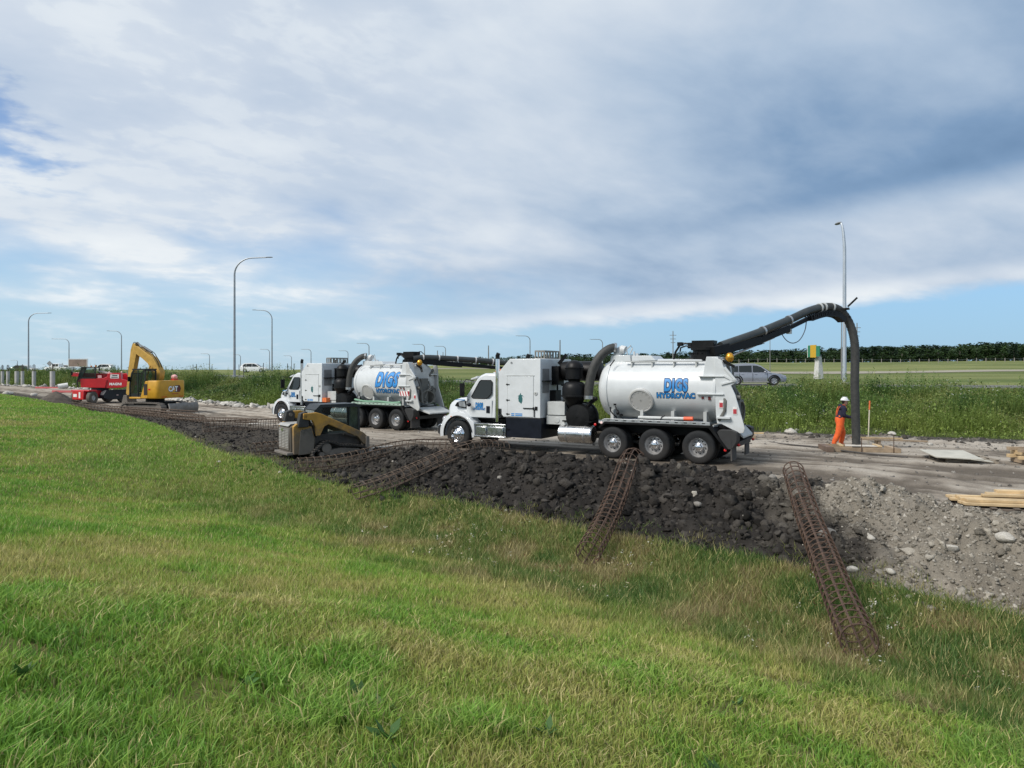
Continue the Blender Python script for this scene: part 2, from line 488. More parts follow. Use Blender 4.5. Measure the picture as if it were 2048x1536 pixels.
def patch_obj(name, P, cols, m, label=None, kind='structure', cat_=None):
    nu, nv = P.shape[:2]
    idx = np.arange(nu * nv).reshape(nu, nv)
    q = np.stack([idx[:-1, :-1], idx[1:, :-1], idx[1:, 1:], idx[:-1, 1:]], -1).reshape(-1, 4)
    n0 = np.cross(P[1, 0] - P[0, 0], P[0, 1] - P[0, 0])
    if n0[2] < 0: q = q[:, ::-1]
    me = np_mesh(name, P.reshape(-1, 3), q, None if cols is None else cols.reshape(-1, 3), m, True, True)
    o = link(name, me); tag(o, label, cat_, None, kind)
    bv = BVHTree.FromPolygons([tuple(v) for v in P.reshape(-1, 3)], [tuple(int(i) for i in f) for f in q])
    TREES.append(bv); PATCH[name] = P
    return o
def ground(x, y):
    best = None
    for b in TREES:
        h = b.ray_cast(Vector((x, y, 60)), Vector((0, 0, -1)))
        if h[0] is not None and (best is None or h[0].z > best): best = h[0].z
    return 0.0 if best is None else best
def win(nv, e=.12):
    t = np.linspace(0, 1, nv); return sst(0, e, t) * sst(1, 1 - e, t)

PADS = [((6.2, 22.2), (-1.4, 26.6), 1.9, 2.2, .0), ((-4.8, 34.5), (-12.0, 39.6), 1.9, 2.0, -.05), ((-7.3, 23.1), (-5.2, 24.7), 1.15, 1.0, -.03), ((-22.7, 45.3), (-23.8, 45.6), 2.2, 2.0, .07), ((-31.3, 54), (-31.6, 54), 2.4, 2, .28),
        ((12.0, 24.9), (12.4, 26.2), .9, 1.0, .0), ((11.2, 24.0), (14.2, 24.6), .7, .8, .0), ((17, 22.2), (19.5, 21.5), 1.2, 1.0, .0)]
def pads(P):
    for (a, b, r0, fall, z) in PADS:
        a = np.array(a); d = np.array(b) - a; q = P[..., :2] - a
        t = np.clip((q @ d) / (d @ d + 1e-9), 0, 1)[..., None]; dist = np.linalg.norm(q - t * d, axis=-1)
        w = sst(r0 + fall, r0, dist); P[..., 2] = P[..., 2] * (1 - w) + z * w

soil_m = attr_mat('clay_soil', .92, 0, .9, 14, .16, 5.0, .15, .22, 45)
road_m = attr_mat('haul_road_dirt', .95, 0, .9, 9, .15, 3.0, .1, .2, 26)
turf_m = attr_mat('turf', .95, 0, .5, 30, .25, 9, .1)
field_m = attr_mat('field_grass', .95, 0, .3, 1.2, .14, .35, .1, .15, 3)

# --- grass slope the viewer stands on, falling to a ditch along the spoil bank
nrm = np.array([-.700, -.714, 0])
DS = [0, 1.5, 3, 5, 8, 12, 17, 30, 60]
ZD = [None, -.86, -.80, -.44, .26, 1.16, 1.70, 2.3, 2.6]
ZL = [None, .06, .12, .22, .42, .78, 1.15, 1.8, 2.3]
WC = np.array([0, 0, 0, 0.0, .15, .4, .65, .88, 1, 1, 1, 1, 1, 1, 1, 1])
gl = [E0]
for d, zd, zl in zip(DS[1:], ZD[1:], ZL[1:]):
    L = E0 + nrm * d
    L[:, 2] = WC * zd + (1 - WC) * (E0[:, 2] + zl); gl.append(L)
Pg = mk(gl, [10, 10, 12, 16, 18, 12, 8, 6])
gx, gy = Pg[..., 0], Pg[..., 1]
Pg[..., 2] += (fbm(gx * .5, gy * .5, 4) - .5) * .22 * sst(0, .06, np.linspace(0, 1, Pg.shape[1]))[None] + (fbm(gx * 3, gy * 3, 3) - .5) * .05 * sst(0, .04, np.linspace(0, 1, Pg.shape[1]))[None]
gc = np.zeros(Pg.shape); nb = fbm(gx * .8, gy * .8, 4)[..., None]
gc[:] = np.array([.11, .13, .035]) * (1 - nb) + np.array([.16, .15, .06]) * nb
pads(Pg)
patch_obj('grass_slope', Pg, gc, turf_m)

# --- spoil bank between the haul road and the ditch
Pb = mk([E0, E1], [64])
nvb = Pb.shape[1]; v = np.linspace(0, 1, nvb)[None, :]; bx_, by_ = Pb[..., 0], Pb[..., 1]
hgt = sst(650, 860, UIDX)[:, None]
prof = np.clip(v * 1.6, 0, 1)
lift = (E_ := cat(E0, USEG)[:, 2][:, None]) * (1 - sst(0, .72, v)) + cat(E1, USEG)[:, 2][:, None] * sst(0, .72, v)
Pb[..., 2] = Pb[..., 2] * (1 - hgt) + lift * hgt
wv = win(nvb, .1)[None]
Pb[..., 2] += hgt * wv * (.20 * np.exp(-((v - .66) / .2) ** 2) + (fbm(bx_ * .9, by_ * .9, 3) - .45) * .55 + (fbm(bx_ * 3.2, by_ * 3.2, 3) - .5) * .26)
Pb[..., 2] += (1 - hgt * .2) * (.45 + .55 * sst(330, 520, UIDX))[:, None] * wv * ((fbm(bx_ * 1.3, by_ * 1.3, 4) - .5) * .30 + (fbm(bx_ * 6, by_ * 6, 3) - .5) * .14)
Pb[..., 2] += wv * np.abs(fbm(bx_ * 5, by_ * 5, 2) - .5) * .34 * hgt
greyr = sst(1440, 1800, UIDX[:, None] + (fbm(bx_ * .7, by_ * .7, 4) - .5) * 700)[..., None]
n1 = fbm(bx_ * 2.2, by_ * 2.2, 4)[..., None]; n2 = fbm(bx_ * 9, by_ * 9, 3)[..., None]
dark = np.array([.013, .0118, .0108]) * (1 - n1) + np.array([.040, .0355, .0315]) * n1
grey = np.array([.14, .123, .098]) * (1 - n1) + np.array([.28, .25, .207]) * n1
bc = dark * (1 - greyr) + grey * greyr
up = sst(.78, 1.0, v)[..., None] * sst(.3, .6, n1)
bc = bc * (1 - up * .75) + np.array([.17, .155, .135]) * up * .75
flat = (1 - hgt)[..., None]                                # churned ground left of the loader, half grown over
mud = np.array([.026, .022, .018]) * (1 - n1) + np.array([.085, .074, .060]) * n1
gr = (sst(.5, .62, n2 * .45 + n1 * .55) * sst(.6, .1, v)[..., None])
mud = mud * (1 - gr * .6) + np.array([.085, .09, .035]) * gr * .6
bc = bc * (1 - flat) + mud * flat
bc *= (.8 + .4 * n2)
pads(Pb)
patch_obj('spoil_bank', Pb, bc, soil_m)

# --- haul road
Pr = mk([E1, E2], [70])
nvr = Pr.shape[1]; v = np.linspace(0, 1, nvr)[None, :]; rx_, ry_ = Pr[..., 0], Pr[..., 1]
arc = np.concatenate([[0], np.cumsum(np.linalg.norm(np.diff(cat((E1 + E2) / 2, USEG), axis=0), axis=1))])[:, None]
rut = fbm(arc * .05 + 0 * v, v * 22, 3) - .5
rut2 = fbm(arc * .16 + 0 * v, v * 60 + 9, 3) - .5
wob = (fbm(arc * .035, arc * 0 + 2.2, 2) - .5) * .22
for k_, c_ in enumerate((.20, .34, .47, .60)):
    rut = rut - .22 * np.exp(-((v - c_ - wob * (1 if k_ % 2 else .7)) / .018) ** 2) * (.4 + fbm(arc * .3 + k_ * 9, v * 0 + 1, 2)) + .12 * np.exp(-((v - c_ - .04 - wob) / .02) ** 2)
wv = win(nvr, .06)[None]
rough_far = sst(.72, .9, v)
Pr[..., 2] += wv * (rut * .15 + rut2 * .09 + (fbm(rx_ * 2.4, ry_ * 2.4, 3) - .5) * .05 + (fbm(rx_ * .35, ry_ * .35, 3) - .5) * .10 + rough_far * (fbm(rx_ * 2.2, ry_ * 2.2, 4) - .4) * .32)
base = np.array([.255, .220, .180]); pale = np.array([.37, .33, .278]); dk = np.array([.125, .105, .084])
t = np.clip(.52 + rut * 2.0 + rut2 * 1.5 + (fbm(rx_ * .5, ry_ * .5, 4) - .5) * 1.7 + (fbm(rx_ * 2.5, ry_ * 2.5, 3) - .5) * .9, 0, 1)[..., None]
rc = np.where(t < .5, dk * (1 - t * 2) + base * t * 2, base * (2 - 2 * t) + pale * (2 * t - 1))
leftr = sst(1150, 500, UIDX)[:, None, None]
rc = rc * (1 - leftr * .25 * sst(.5, 0, v)[..., None])
nedge = fbm(rx_ * 1.1, ry_ * 1.1, 4)[..., None]
ed = sst(.86, .97, v[..., None] + (nedge - .5) * .22)
rc = rc * (1 - ed) + np.array([.060, .055, .048]) * ed
e2 = sst(.12, .0, v[..., None] + (nedge - .5) * .16) * sst(1480, 1250, UIDX)[:, None, None]
rc = rc * (1 - e2 * .7) + np.array([.055, .048, .042]) * e2 * .7
pads(Pr)
patch_obj('haul_road', Pr, rc, road_m)

# --- overgrown bank up to the highway, the highway, and the fields beyond
Pw = mk([E2, E3], [40])
vw = np.linspace(0, 1, Pw.shape[1])[None]
zz = cat(E2, USEG)[:, 2][:, None]; z3 = cat(E3, USEG)[:, 2][:, None]
Pw[..., 2] = zz + (z3 - zz) * sst(0, 1, vw) + win(Pw.shape[1], .1)[None] * (fbm(Pw[..., 0] * .3, Pw[..., 1] * .3, 3) - .5) * .5
wc = np.zeros(Pw.shape); wn = fbm(Pw[..., 0], Pw[..., 1], 3)[..., None]
wc[:] = np.array([.030, .042, .014]) * (1 - wn) + np.array([.06, .07, .025]) * wn
patch_obj('overgrown_bank', Pw, wc, turf_m)
Ph = mk([E3, E4], [12])
hn = fbm(Ph[..., 0] * .4, Ph[..., 1] * .4, 3)[..., None]
hv = np.linspace(0, 1, Ph.shape[1])[None, :, None]
hc = np.array([.12, .118, .115]) * (.85 + .3 * hn) * np.ones(Ph.shape)
sh = np.maximum(sst(.2, .05, hv), sst(.85, .98, hv)); hc = hc * (1 - sh) + np.array([.21, .195, .165]) * sh
patch_obj('highway', Ph, hc, attr_mat('asphalt', .9, 0, .2, 20, .1, 3))
SEG2 = [6] + [10] * 13 + [6]
Pf = mk([E4, E5, E6, E7], [30, 40, 10], SEG2)
fx, fy = Pf[..., 0], Pf[..., 1]
Pf[..., 2] += sst(60, 120, fy) * sst(900, 400, fy) * (fbm(fx * .02, fy * .02, 3) - .5) * 1.6 * sst(-60, 60, fx)
fn = np.clip((fbm(fx * .012, fy * .10, 4)[..., None] - .5) * 2.2 + .5, 0, 1); fn2 = fbm(fx * .12 + 4, fy * .3, 3)[..., None]
fc = np.array([.095, .125, .038]) * (1 - fn) + np.array([.185, .195, .075]) * fn
fc = fc * (.8 + .4 * fn2)
patch_obj('field', Pf, fc, field_m)

mb = MB(); prev = None
for k in range(60):
    x = -30 + k * 4.5; yv = 119 - .05 * k
    e = [(x, yv + dy_, ground(x, yv + dy_) + .05) for dy_ in (-4.0, 4.0)]
    if prev: mb.add([prev[0], e[0], e[1], prev[1]], [(0, 1, 2, 3)])
    prev = e
tag(mb.obj('far_carriageway', mat('pale_asphalt', (.27, .245, .19), .9, var=.1, scale=.5)), kind='structure')

# painted lines on the highway: a 4 mm skin on the asphalt
Lh3, Lh4 = cat(E3, USEG), cat(E4, USEG)
def road_line(name, t, w, dash):
    mb = MB(); s = 0
    for i in range(len(Lh3) - 1):
        p = Lh3[i] * (1 - t) + Lh4[i] * t; q = Lh3[i + 1] * (1 - t) + Lh4[i + 1] * t
        L = np.linalg.norm(q - p); s += L
        if dash and (s % 12) > 5: continue
        d = (q - p) / L; n = np.array([-d[1], d[0], 0]) * w / 2; u = np.array([0, 0, .006])
        mb.add([p - n + u, q - n + u, q + n + u, p + n + u], [(0, 1, 2, 3)])
    tag(mb.obj(name, mat('road_paint', (.72, .71, .66), .7, var=.15)), kind='structure')
road_line('road_edge_marking', .16, .14, False)
road_line('road_lane_marking', .5, .13, True)

# ------------------------------------------------------------------ shared machine materials
WHITE = lambda: mat('white_truck_paint', (.58, .60, .61), .34, var=.05, scale=2, dirt=.40, top=1.7, dcol=(.30, .27, .23), coat=.4)
TANKW = lambda: mat('tank_paint', (.54, .56, .565), .36, var=.06, scale=2, dirt=.46, top=2.2, dcol=(.33, .30, .26), coat=.3)
GREYP = lambda: mat('grey_painted_steel', (.44, .45, .44), .5, var=.1, scale=3, dirt=.4, top=2.0, dcol=(.22, .19, .16))
BLACK = lambda: mat('black_steel', (.006, .006, .0065), .45, var=.3, scale=5, spec=.22, dirt=.10, top=1.4, dcol=(.10, .085, .07))
NAVY = lambda: mat('dark_navy_panel', (.006, .008, .014), .4, var=.2, scale=4, dirt=.14, top=.9, dcol=(.10, .085, .07), spec=.25)
RUBB = lambda: mat('tyre_rubber', (.012, .013, .014), .75, var=.3, scale=9, dirt=.2, top=.6, dcol=(.06, .052, .045), bump=.2, spec=.3)
ALU = lambda: mat('polished_aluminium', (.62, .63, .64), .25, 1.0, var=.12, scale=6, dirt=.25, top=.8, dcol=(.25, .22, .19))
DULL = lambda: mat('dull_aluminium', (.46, .47, .48), .42, .9, var=.12, scale=6, dirt=.35, top=.9, dcol=(.22, .19, .16))
CHROME = lambda: mat('chrome', (.75, .76, .78), .10, 1.0, var=.03)
HOSE = lambda: mat('grey_suction_hose', (.040, .040, .037), .65, var=.25, scale=8)
PIPE = lambda: mat('dark_boom_pipe', (.030, .034, .033), .38, var=.25, scale=4)
BLUE = lambda: mat('blue_lettering', (.018, .20, .50), .45, var=.10, scale=9)
NAVYL = lambda: mat('navy_outline', (.012, .03, .09), .5, var=.1)
GLASS = lambda: glass_mat('tinted_glass')
RED = lambda: mat('red_lens', (.55, .02, .02), .25, var=.05)
AMBER = lambda: mat('amber_lens', (.75, .22, .02), .2, var=.05)
PINK = lambda: mat('clear_marker_lens', (.85, .62, .58), .15, var=.02)

def wheel_rear(parent, x, sgn, r=.505, name='wheel'):
    """dual wheel; the rim dishes inward"""
    s = sgn
    t = MB()
    for off in (0.0, .335):
        pr = [(.285, .00), (.34, -.012), (.43, -.010), (.482, .012), (.503, .045), (.505, .11), (.505, .17), (.503, .235), (.482, .268), (.43, .28), (.34, .275), (.285, .265)]
        t.lathe([(a * r / .505, -(h + off) * s) for a, h in pr], n=40)
    # tread grooves
    w = t.obj(name, RUBB(), parent, loc=(x, 1.22 * s, r))
    m = MB()
    m.lathe([(.300, .006 * s), (.292, -.004 * s), (.275, -.02 * s), (.262, -.10 * s), (.235, -.135 * s), (.15, -.138 * s), (.12, -.135 * s)], n=36)
    m.cur = 1
    for k in range(10):
        a = 2 * PI * k / 10 + .2
        c = (math.cos(a) * .196, -.1355 * s, math.sin(a) * .196)
        m.lathe([(.026, .004 * s), (.026, -.002 * s), (.0015, .004 * s)], c, n=10)
    rim = m.obj('rim', [DULL(), BLACK()], w)
    h = MB(); h.cur = 0
    h.lathe([(.145, -.137 * s), (.142, -.09 * s), (.11, -.075 * s), (.10, -.05 * s), (.10, .0), (.075, .012 * s), (.001, .014 * s)], n=6)
    h.obj('hub_cap', CHROME(), w, bev=.004)
    n = MB()
    for k in range(10):
        a = 2 * PI * k / 10 + .5
        n.cyl((math.cos(a) * .165, -.14 * s, math.sin(a) * .165), (math.cos(a) * .165, -.10 * s, math.sin(a) * .165), .014, 6)
    n.obj('lug_nuts', CHROME(), w)
    return w
def wheel_front(parent, x, sgn, r=.50):
    s = sgn; t = MB()
    pr = [(.285, .00), (.33, .012), (.42, .012), (.478, -.012), (.498, -.045), (.50, -.12), (.50, -.19), (.498, -.26), (.478, -.29), (.40, -.305), (.285, -.30)]
    t.lathe([(a * r / .5, h * s) for a, h in pr], n=40)
    w = t.obj('wheel', RUBB(), parent, loc=(x, 1.16 * s, r))
    m = MB(); m.lathe([(.295, .012 * s), (.285, .0), (.27, -.03 * s), (.25, -.04 * s), (.215, .0 * s), (.15, .035 * s), (.13, .04 * s), (.12, .035 * s)], n=36)
    m.cur = 1
    for k in range(10):
        a = 2 * PI * k / 10
        m.lathe([(.024, .0105 * s), (.024, .002 * s), (.001, .0105 * s)], (math.cos(a) * .208, .004 * s, math.sin(a) * .208), n=8)
    m.obj('rim', [CHROME(), BLACK()], w)
    h = MB(); h.lathe([(.125, .03 * s), (.125, .06 * s), (.085, .075 * s), (.08, .11 * s), (.05, .125 * s), (.001, .128 * s)], n=18)
    for k in range(10):
        a = 2 * PI * k / 10 + .3
        h.cyl((math.cos(a) * .155, .02 * s, math.sin(a) * .155), (math.cos(a) * .155, .065 * s, math.sin(a) * .155), .016, 6)
    h.obj('hub_cap', CHROME(), w)
    return w

TR, TZ = .965, 2.21                                        # tank radius and axis height
def on_tank(cx, cz, proud=.004):
    a0 = math.asin(max(-1, min(1, (cz - TZ) / TR)))
    def f(u, v):
        a = a0 + v / TR; r = TR + proud
        return (cx - u, r * math.cos(a), TZ + r * math.sin(a))
    return f
def flat_y(cx, cz, y):
    return lambda u, v: (cx - u, y, cz + v)

def make_truck(name, label, loc, rz, var, boom_world):
    T = thing(name, label, 'truck', loc, rz, 'hydrovac trucks')
    Wm, Tk, G, B = WHITE(), TANKW(), GREYP(), BLACK()
    # --- chassis
    m = MB()
    for s in (-1, 1): m.bx(-1.0, 9.25, s * .42 - .045, s * .42 + .045, .78, 1.05)
    for x in (0, 1.37, 2.74, 8.72): m.cyl((x, -1.0, .5), (x, 1.0, .5), .075, 10)
    for x in (0, 1.37, 2.74): m.ball((x, 0, .52), .22)
    m.bx(-1.0, 3.3, -.5, .5, 1.05, 1.14); m.bx(3.4, 5.2, -.45, .45, .95, 1.1)
    m.obj('chassis', B, T)
    for s in (1, -1):
        for x in (0, 1.37, 2.74): wheel_rear(T, x, s)
        wheel_front(T, 8.72, s)
    # --- rear fenders and slotted deck rail
    for s in (1, -1):
        m = MB()
        a, b = (.62, 1.235) if s > 0 else (-1.235, -.62)
        m.prism([(3.22, .98), (3.02, 1.17), (-.36, 1.17), (-.86, .52), (-.80, .48), (-.30, 1.10), (2.98, 1.10), (3.17, .94)], a, b)
        fe = m.obj('rear_fender', B, T, bev=.008)
        m = MB(); y0, y1 = (1.20, 1.245) if s > 0 else (-1.245, -1.20)
        m.prism([(3.18, 1.175), (3.00, 1.275), (-.34, 1.275), (-.36, 1.175)], y0, y1)
        rl = m.obj('deck_rail', mat('green_rail', (.30, .40, .33), .5, dirt=.4, top=2) if var == 2 else DULL(), T, bev=.006)
        m = MB(); yy = 1.2465 * s
        for k in range(12):
            x = 2.86 - k * .275
            m.bx(x - .05, x + .05, min(yy, yy - .006 * s), max(yy, yy - .006 * s), 1.213, 1.24)
        m.obj('slots', B, rl)
    # mud flaps, rear bumper, tail lamps
    m = MB(); m.bx(-.98, -.945, .62, 1.2, .16, .78); m.bx(-.98, -.945, -1.2, -.62, .16, .78); m.obj('mud_flap', mat('mud_flap', (.03, .03, .03), .7, dirt=.5, top=1, dcol=(.12, .105, .09)), T)
    m = MB(); m.prism([(-.78, .50), (-.98, .50), (-1.12, .74), (-1.12, 1.0), (-.98, 1.06), (-.62, 1.06), (-.55, .98)], .80, 1.2); m.prism([(-.78, .50), (-.98, .50), (-1.12, .74), (-1.12, 1.0), (-.98, 1.06), (-.62, 1.06), (-.55, .98)], -1.2, -.80)
    m.bx(-1.1, -.95, -.8, .8, .55, .70)
    m.obj('rear_bumper', mat('dirty_black', (.022, .022, .022), .6, dirt=.4, top=1.4, dcol=(.08, .07, .06)), T, bev=.01)
    for (x, y, z, mm, nm) in ((-.79, 1.205, .47, RED(), 'tail_lamp'), (3.10, 1.25, 1.13, PINK(), 'marker_lamp'), (3.34, 1.2, 1.06, RED(), 'marker_lamp'), (-1.13, 1.0, .62, RED(), 'tail_lamp'), (-1.13, -1.0, .62, RED(), 'tail_lamp')):
        MB().ball((x, y, z), .045, .02, .045).obj(nm, mm, T)
    # --- debris tank
    m = MB(); n = 48
    prof = [(.02, 3.58), (.35, 3.545), (.65, 3.46), (.86, 3.33), (.945, 3.20), (TR, 3.06), (TR, 2.2), (TR, 1.2), (TR, .3), (TR, -.36), (1.01, -.365), (1.01, -.45), (.93, -.46), (.02, -.52)]
    m.lathe(prof, (0, 0, TZ), 'x', n)
    tk = m.obj('debris_tank', Tk, T, smooth=30)
    m = MB(); m.lathe([(TR + .012, 3.09), (TR + .022, 3.075), (TR + .022, 3.05), (TR + .012, 3.035)], (0, 0, TZ), 'x', n)
    m.obj('weld_band', Tk, tk)
    # cradle under the tank
    m = MB()
    for x in (2.9, 1.9, .9, -.1):
        m.bx(x - .05, x + .05, -.85, .85, 1.14, 1.55)
    m.bx(-.4, 3.3, -1.0, 1.0, 1.10, 1.17)
    m.obj('tank_cradle', G, T)
    # manhole cover, tangent to the tank
    cx, cz = (1.89, 1.86)
    mf = on_tank(cx, cz, .0)
    a0 = math.asin((cz - TZ) / TR); nrm_ = Vector((0, math.cos(a0), math.sin(a0))); tz = Vector((0, -math.sin(a0), math.cos(a0)))
    Mx = Matrix(((-1, nrm_.x, tz.x), (0, nrm_.y, tz.y), (0, nrm_.z, tz.z))).to_4x4(); Mx.translation = Vector(mf(0, 0))
    if var == 2: Mx.translation = Vector(on_tank(2.25, 1.78, 0)(0, 0))
    m = MB(); m.lathe([(.40, -.12), (.40, .045), (.375, .06), (.345, .06), (.335, .045), (.02, .045)], n=36)
    for k in range(14):
        a = 2 * PI * k / 14; m.ball((math.cos(a) * .30, .048, math.sin(a) * .30), .016, nu=6, nv=3)
    mh = link('manhole_cover', m.mesh('manhole'), Tk, tk); mh.matrix_local = Mx
    # fittings low on the tank front
    m = MB()
    m.tube([(2.92, .93, 1.62), (2.88, 1.02, 1.50), (2.80, 1.04, 1.42), (2.74, 1.03, 1.36), (2.68, .98, 1.30)], .022, 6)
    m.tube([(2.72, 1.02, 1.66), (2.66, 1.05, 1.55), (2.60, 1.05, 1.52)], .02, 6); m.ball((2.62, 1.05, 1.45), .06, nu=8, nv=5); m.bx(2.70, 2.78, .98, 1.02, 1.68, 1.74); m.cyl((2.52, .95, 1.38), (2.52, 1.09, 1.38), .04, 8)
    m.tube([(2.95, .90, 2.95), (2.90, .80, 3.06), (2.85, .76, 3.15)], .018, 6)
    m.obj('valve', B, T)
    # handrail along the top
    m = MB(); m.bx(.02, 2.52, .60, .70, 3.075, 3.105); m.bx(.02, 2.52, -.70, -.60, 3.075, 3.105)
    for s in (1, -1):
        for x in (2.30, 1.62, .92, .22):
            m.bx(x - .02, x + .02, s * .66 - .02, s * .66 + .02, 2.84, 3.08); m.bx(x - .02, x + .02, s * .62 - .14, s * .62, 3.03, 3.07)
    m.obj('top_rail', G, T)
    # port tower, walkway and lid on the crown of the tank
    m = MB(); m.prism([(3.16, 2.9), (3.12, 3.30), (2.45, 3.30), (2.40, 2.9)], -.34, .42)
    m.prism([(2.36, 3.1), (2.36, 3.28), (1.72, 3.28), (1.55, 3.12)], -.5, .5); m.bx(.1, 1.5, -.45, .45, 3.08, 3.15)
    m.obj('port_tower', Tk, T, bev=.015)
    m = MB(); m.tube([(2.95, .2, 3.3), (2.93, .2, 3.42), (2.78, .2, 3.50), (2.70, .2, 3.47)], [.17, .16, .14, .14], 14)
    m.tube([(2.62, .22, 3.32), (2.64, .22, 3.50), (2.5, .22, 3.62), (2.44, .22, 3.52), (2.52, .22, 3.36)], .02, 6); m.cyl((2.35, .3, 3.28), (2.35, .3, 3.42), .035, 8); m.cyl((2.28, .22, 3.28), (2.28, .22, 3.36), .05, 8)
    m.obj('inlet_elbow', mat('dull_white_casting', (.52, .53, .53), .5), T)
    # big suction hose from the tower down to the cyclones
    path = [(3.02, .35, 3.56), (3.16, .48, 3.50), (3.34, .60, 3.34), (3.50, .70, 3.10), (3.62, .76, 2.80), (3.70, .79, 2.45), (3.74, .80, 2.15), (3.75, .80, 1.92)]
    m = MB(); pp = smooth_path(path, 8); m.tube(pp, [.145 + (.007 if i % 2 else 0) for i in range(len(pp))], 14); m.obj('suction_hose', HOSE(), T)
    m = MB(); m.cyl((3.75, .80, 1.86), (3.75, .80, 1.97), .165, 16); m.cyl((2.98, .33, 3.545), (3.04, .37, 3.56), .165, 16); m.obj('hose_clamp', DULL(), T)
    # cyclones, filter drum and blower in black
    m = MB(); m.lathe([(.02, 5.15), (.30, 5.12), (.34, 5.0), (.34, 3.75), (.30, 3.66), (.02, 3.62)], (0, -.05, 2.78), 'x', 24); m.obj('filter_drum', B, T)
    for (x, y, z0, rr, hh, nm) in ((4.30, .72, 2.42, .33, .72, 'cyclone'), (4.28, .78, 1.42, .42, 1.02, 'cyclone')):
        m = MB()
        if rr < .4: pr = [(.02, z0), (.20, z0 + .02), (.22, z0 + .08), (.30, z0 + .10), (.30, z0 + .44), (.325, z0 + .45), (.325, z0 + .48), (.30, z0 + .49), (.27, z0 + .60), (.17, z0 + .69), (.02, z0 + .73)]
        else: pr = [(.10, z0 - .1), (.12, z0 + .05), (.24, z0 + .25), (.38, z0 + .46), (.40, z0 + .50), (.445, z0 + .51), (.445, z0 + .55), (.40, z0 + .56), (.40, z0 + .78), (.37, z0 + .90), (.28, z0 + .99), (.14, z0 + 1.03), (.02, z0 + 1.04)]
        m.lathe(pr, (x, y, 0), 'z', 28); m.obj(nm, B, T)
    m = MB(); m.lathe([(.02, .35), (.47, .36), (.50, .40), (.50, .46), (.46, .48), (.46, .95), (.42, 1.02), (.14, 1.06), (.02, 1.06)], (4.05, 0, 1.25), 'y', 30)
    m.bx(3.55, 4.6, .45, 1.04, 1.10, 1.14); m.cyl((4.45, .6, 1.65), (4.72, .7, 1.78), .17, 12); m.tube([(3.5, .7, 1.9), (3.7, .72, 1.75), (3.85, .75, 1.55)], .07, 8)
    m.obj('blower', B, T)
    m = MB(); m.bx(4.45, 5.25, -.9, .92, .98, 1.28); m.bx(4.55, 5.2, .45, .95, 1.3, 1.75); m.cyl((4.85, .9, 1.13), (4.85, .935, 1.13), .10, 14); m.prism([(4.5, 1.35), (5.2, 1.35), (5.2, 1.85), (4.9, 1.85)], -.8, -.3)
    m.obj('equipment_deck', G, T, bev=.012)
    # fuel tank
    m = MB(); m.lathe([(.02, 3.50), (.26, 3.51), (.30, 3.55), (.30, 4.68), (.26, 4.72), (.02, 4.73)], (0, .90, .70), 'x', 28)
    ft = m.obj('fuel_tank', ALU(), T)
    for x in (3.78, 4.42):
        MB().lathe([(.306, x - .03), (.310, x - .02), (.310, x + .02), (.306, x + .03)], (0, .90, .70), 'x', 28).obj('strap', DULL(), ft)
    MB().cyl((4.35, .95, .98), (4.35, .95, 1.04), .05, 10).obj('filler_cap', CHROME(), ft)
    m = MB(); m.lathe([(.02, 3.50), (.30, 3.55), (.30, 4.68), (.02, 4.73)], (0, -.90, .70), 'x', 20); m.obj('fuel_tank', ALU(), T)
    # --- equipment cabinet behind the cab
    pr = [(5.33, 1.19), (6.78, 1.19), (6.86, 1.28), (6.86, 1.46), (6.97, 1.46), (6.97, 2.74), (6.53, 3.20), (5.33, 3.20)]
    m = MB(); m.prism(pr, -1.21, 1.21); cb = m.obj('equipment_cabinet', Wm, T, bev=.02)
    m = MB(); m.prism([(5.30, .50), (6.66, .50), (6.70, 1.185), (6.86, 1.24), (6.90, 1.44), (6.855, 1.455), (6.78, 1.27), (6.72, 1.18), (5.30, 1.18)], -1.2, 1.2); m.obj('skirt_panel', NAVY(), T, bev=.01)
    # door in the cabinet side
    m = MB(); m.bx(5.60, 6.60, 1.211, 1.222, 1.22, 2.60)
    d = m.obj('cabinet_door', Wm, T, bev=.006)
    m = MB(); m.bx(5.555, 6.645, 1.212, 1.226, 2.615, 2.635); m.bx(5.585, 5.595, 1.211, 1.216, 1.24, 2.60); m.bx(6.605, 6.612, 1.211, 1.216, 1.24, 2.60); m.obj('door_seam', G, d)
    for z in (1.30, 1.78, 2.32, .78):
        m = MB(); m.bx(6.52, 6.66, 1.212, 1.238, z - .012, z + .012); m.cyl((6.62, 1.23, z - .03), (6.62, 1.23, z + .03), .016, 6); m.obj('hinge', B, d)
    m = MB(); m.bx(5.60, 5.98, 1.225, 1.25, 1.50, 1.53); m.bx(5.56, 5.60, 1.225, 1.26, 1.47, 1.56); m.bx(5.44, 5.53, 1.212, 1.23, 1.46, 1.58); m.bx(5.535, 5.56, 1.222, 1.235, 1.22, 1.48)
    m.obj('handle', B, d)
    MB().lathe([(.07, 1.212), (.07, 1.225), (.055, 1.232), (.02, 1.232)], (5.50, 0, 2.03), 'y', 14).obj('badge', G, cb)
    MB().lathe([(.035, 1.212), (.035, 1.222), (.024, 1.222), (.024, 1.212)], (6.45, 0, 3.06), 'y', 12).obj('lifting_eye', B, cb)
    # crane-bird style emblem on the door: a drop with a curved tail
    em = mat('emblem_teal', (.02, .11, .11), .5)
    m = MB()
    m.prism([(6.06, 1.66), (6.16, 1.74), (6.18, 1.86), (6.13, 1.96), (6.08, 2.04), (6.06, 1.94), (6.01, 1.86), (6.02, 1.74)], 1.2215, 1.2265)
    m.prism([(6.20, 1.92), (6.12, 1.97), (6.02, 1.96), (5.95, 1.88), (6.00, 1.92), (6.06, 1.915), (6.12, 1.90)], 1.2225, 1.2275)
    m.obj('emblem', em, d)
    bl = BLUE()
    m = MB()
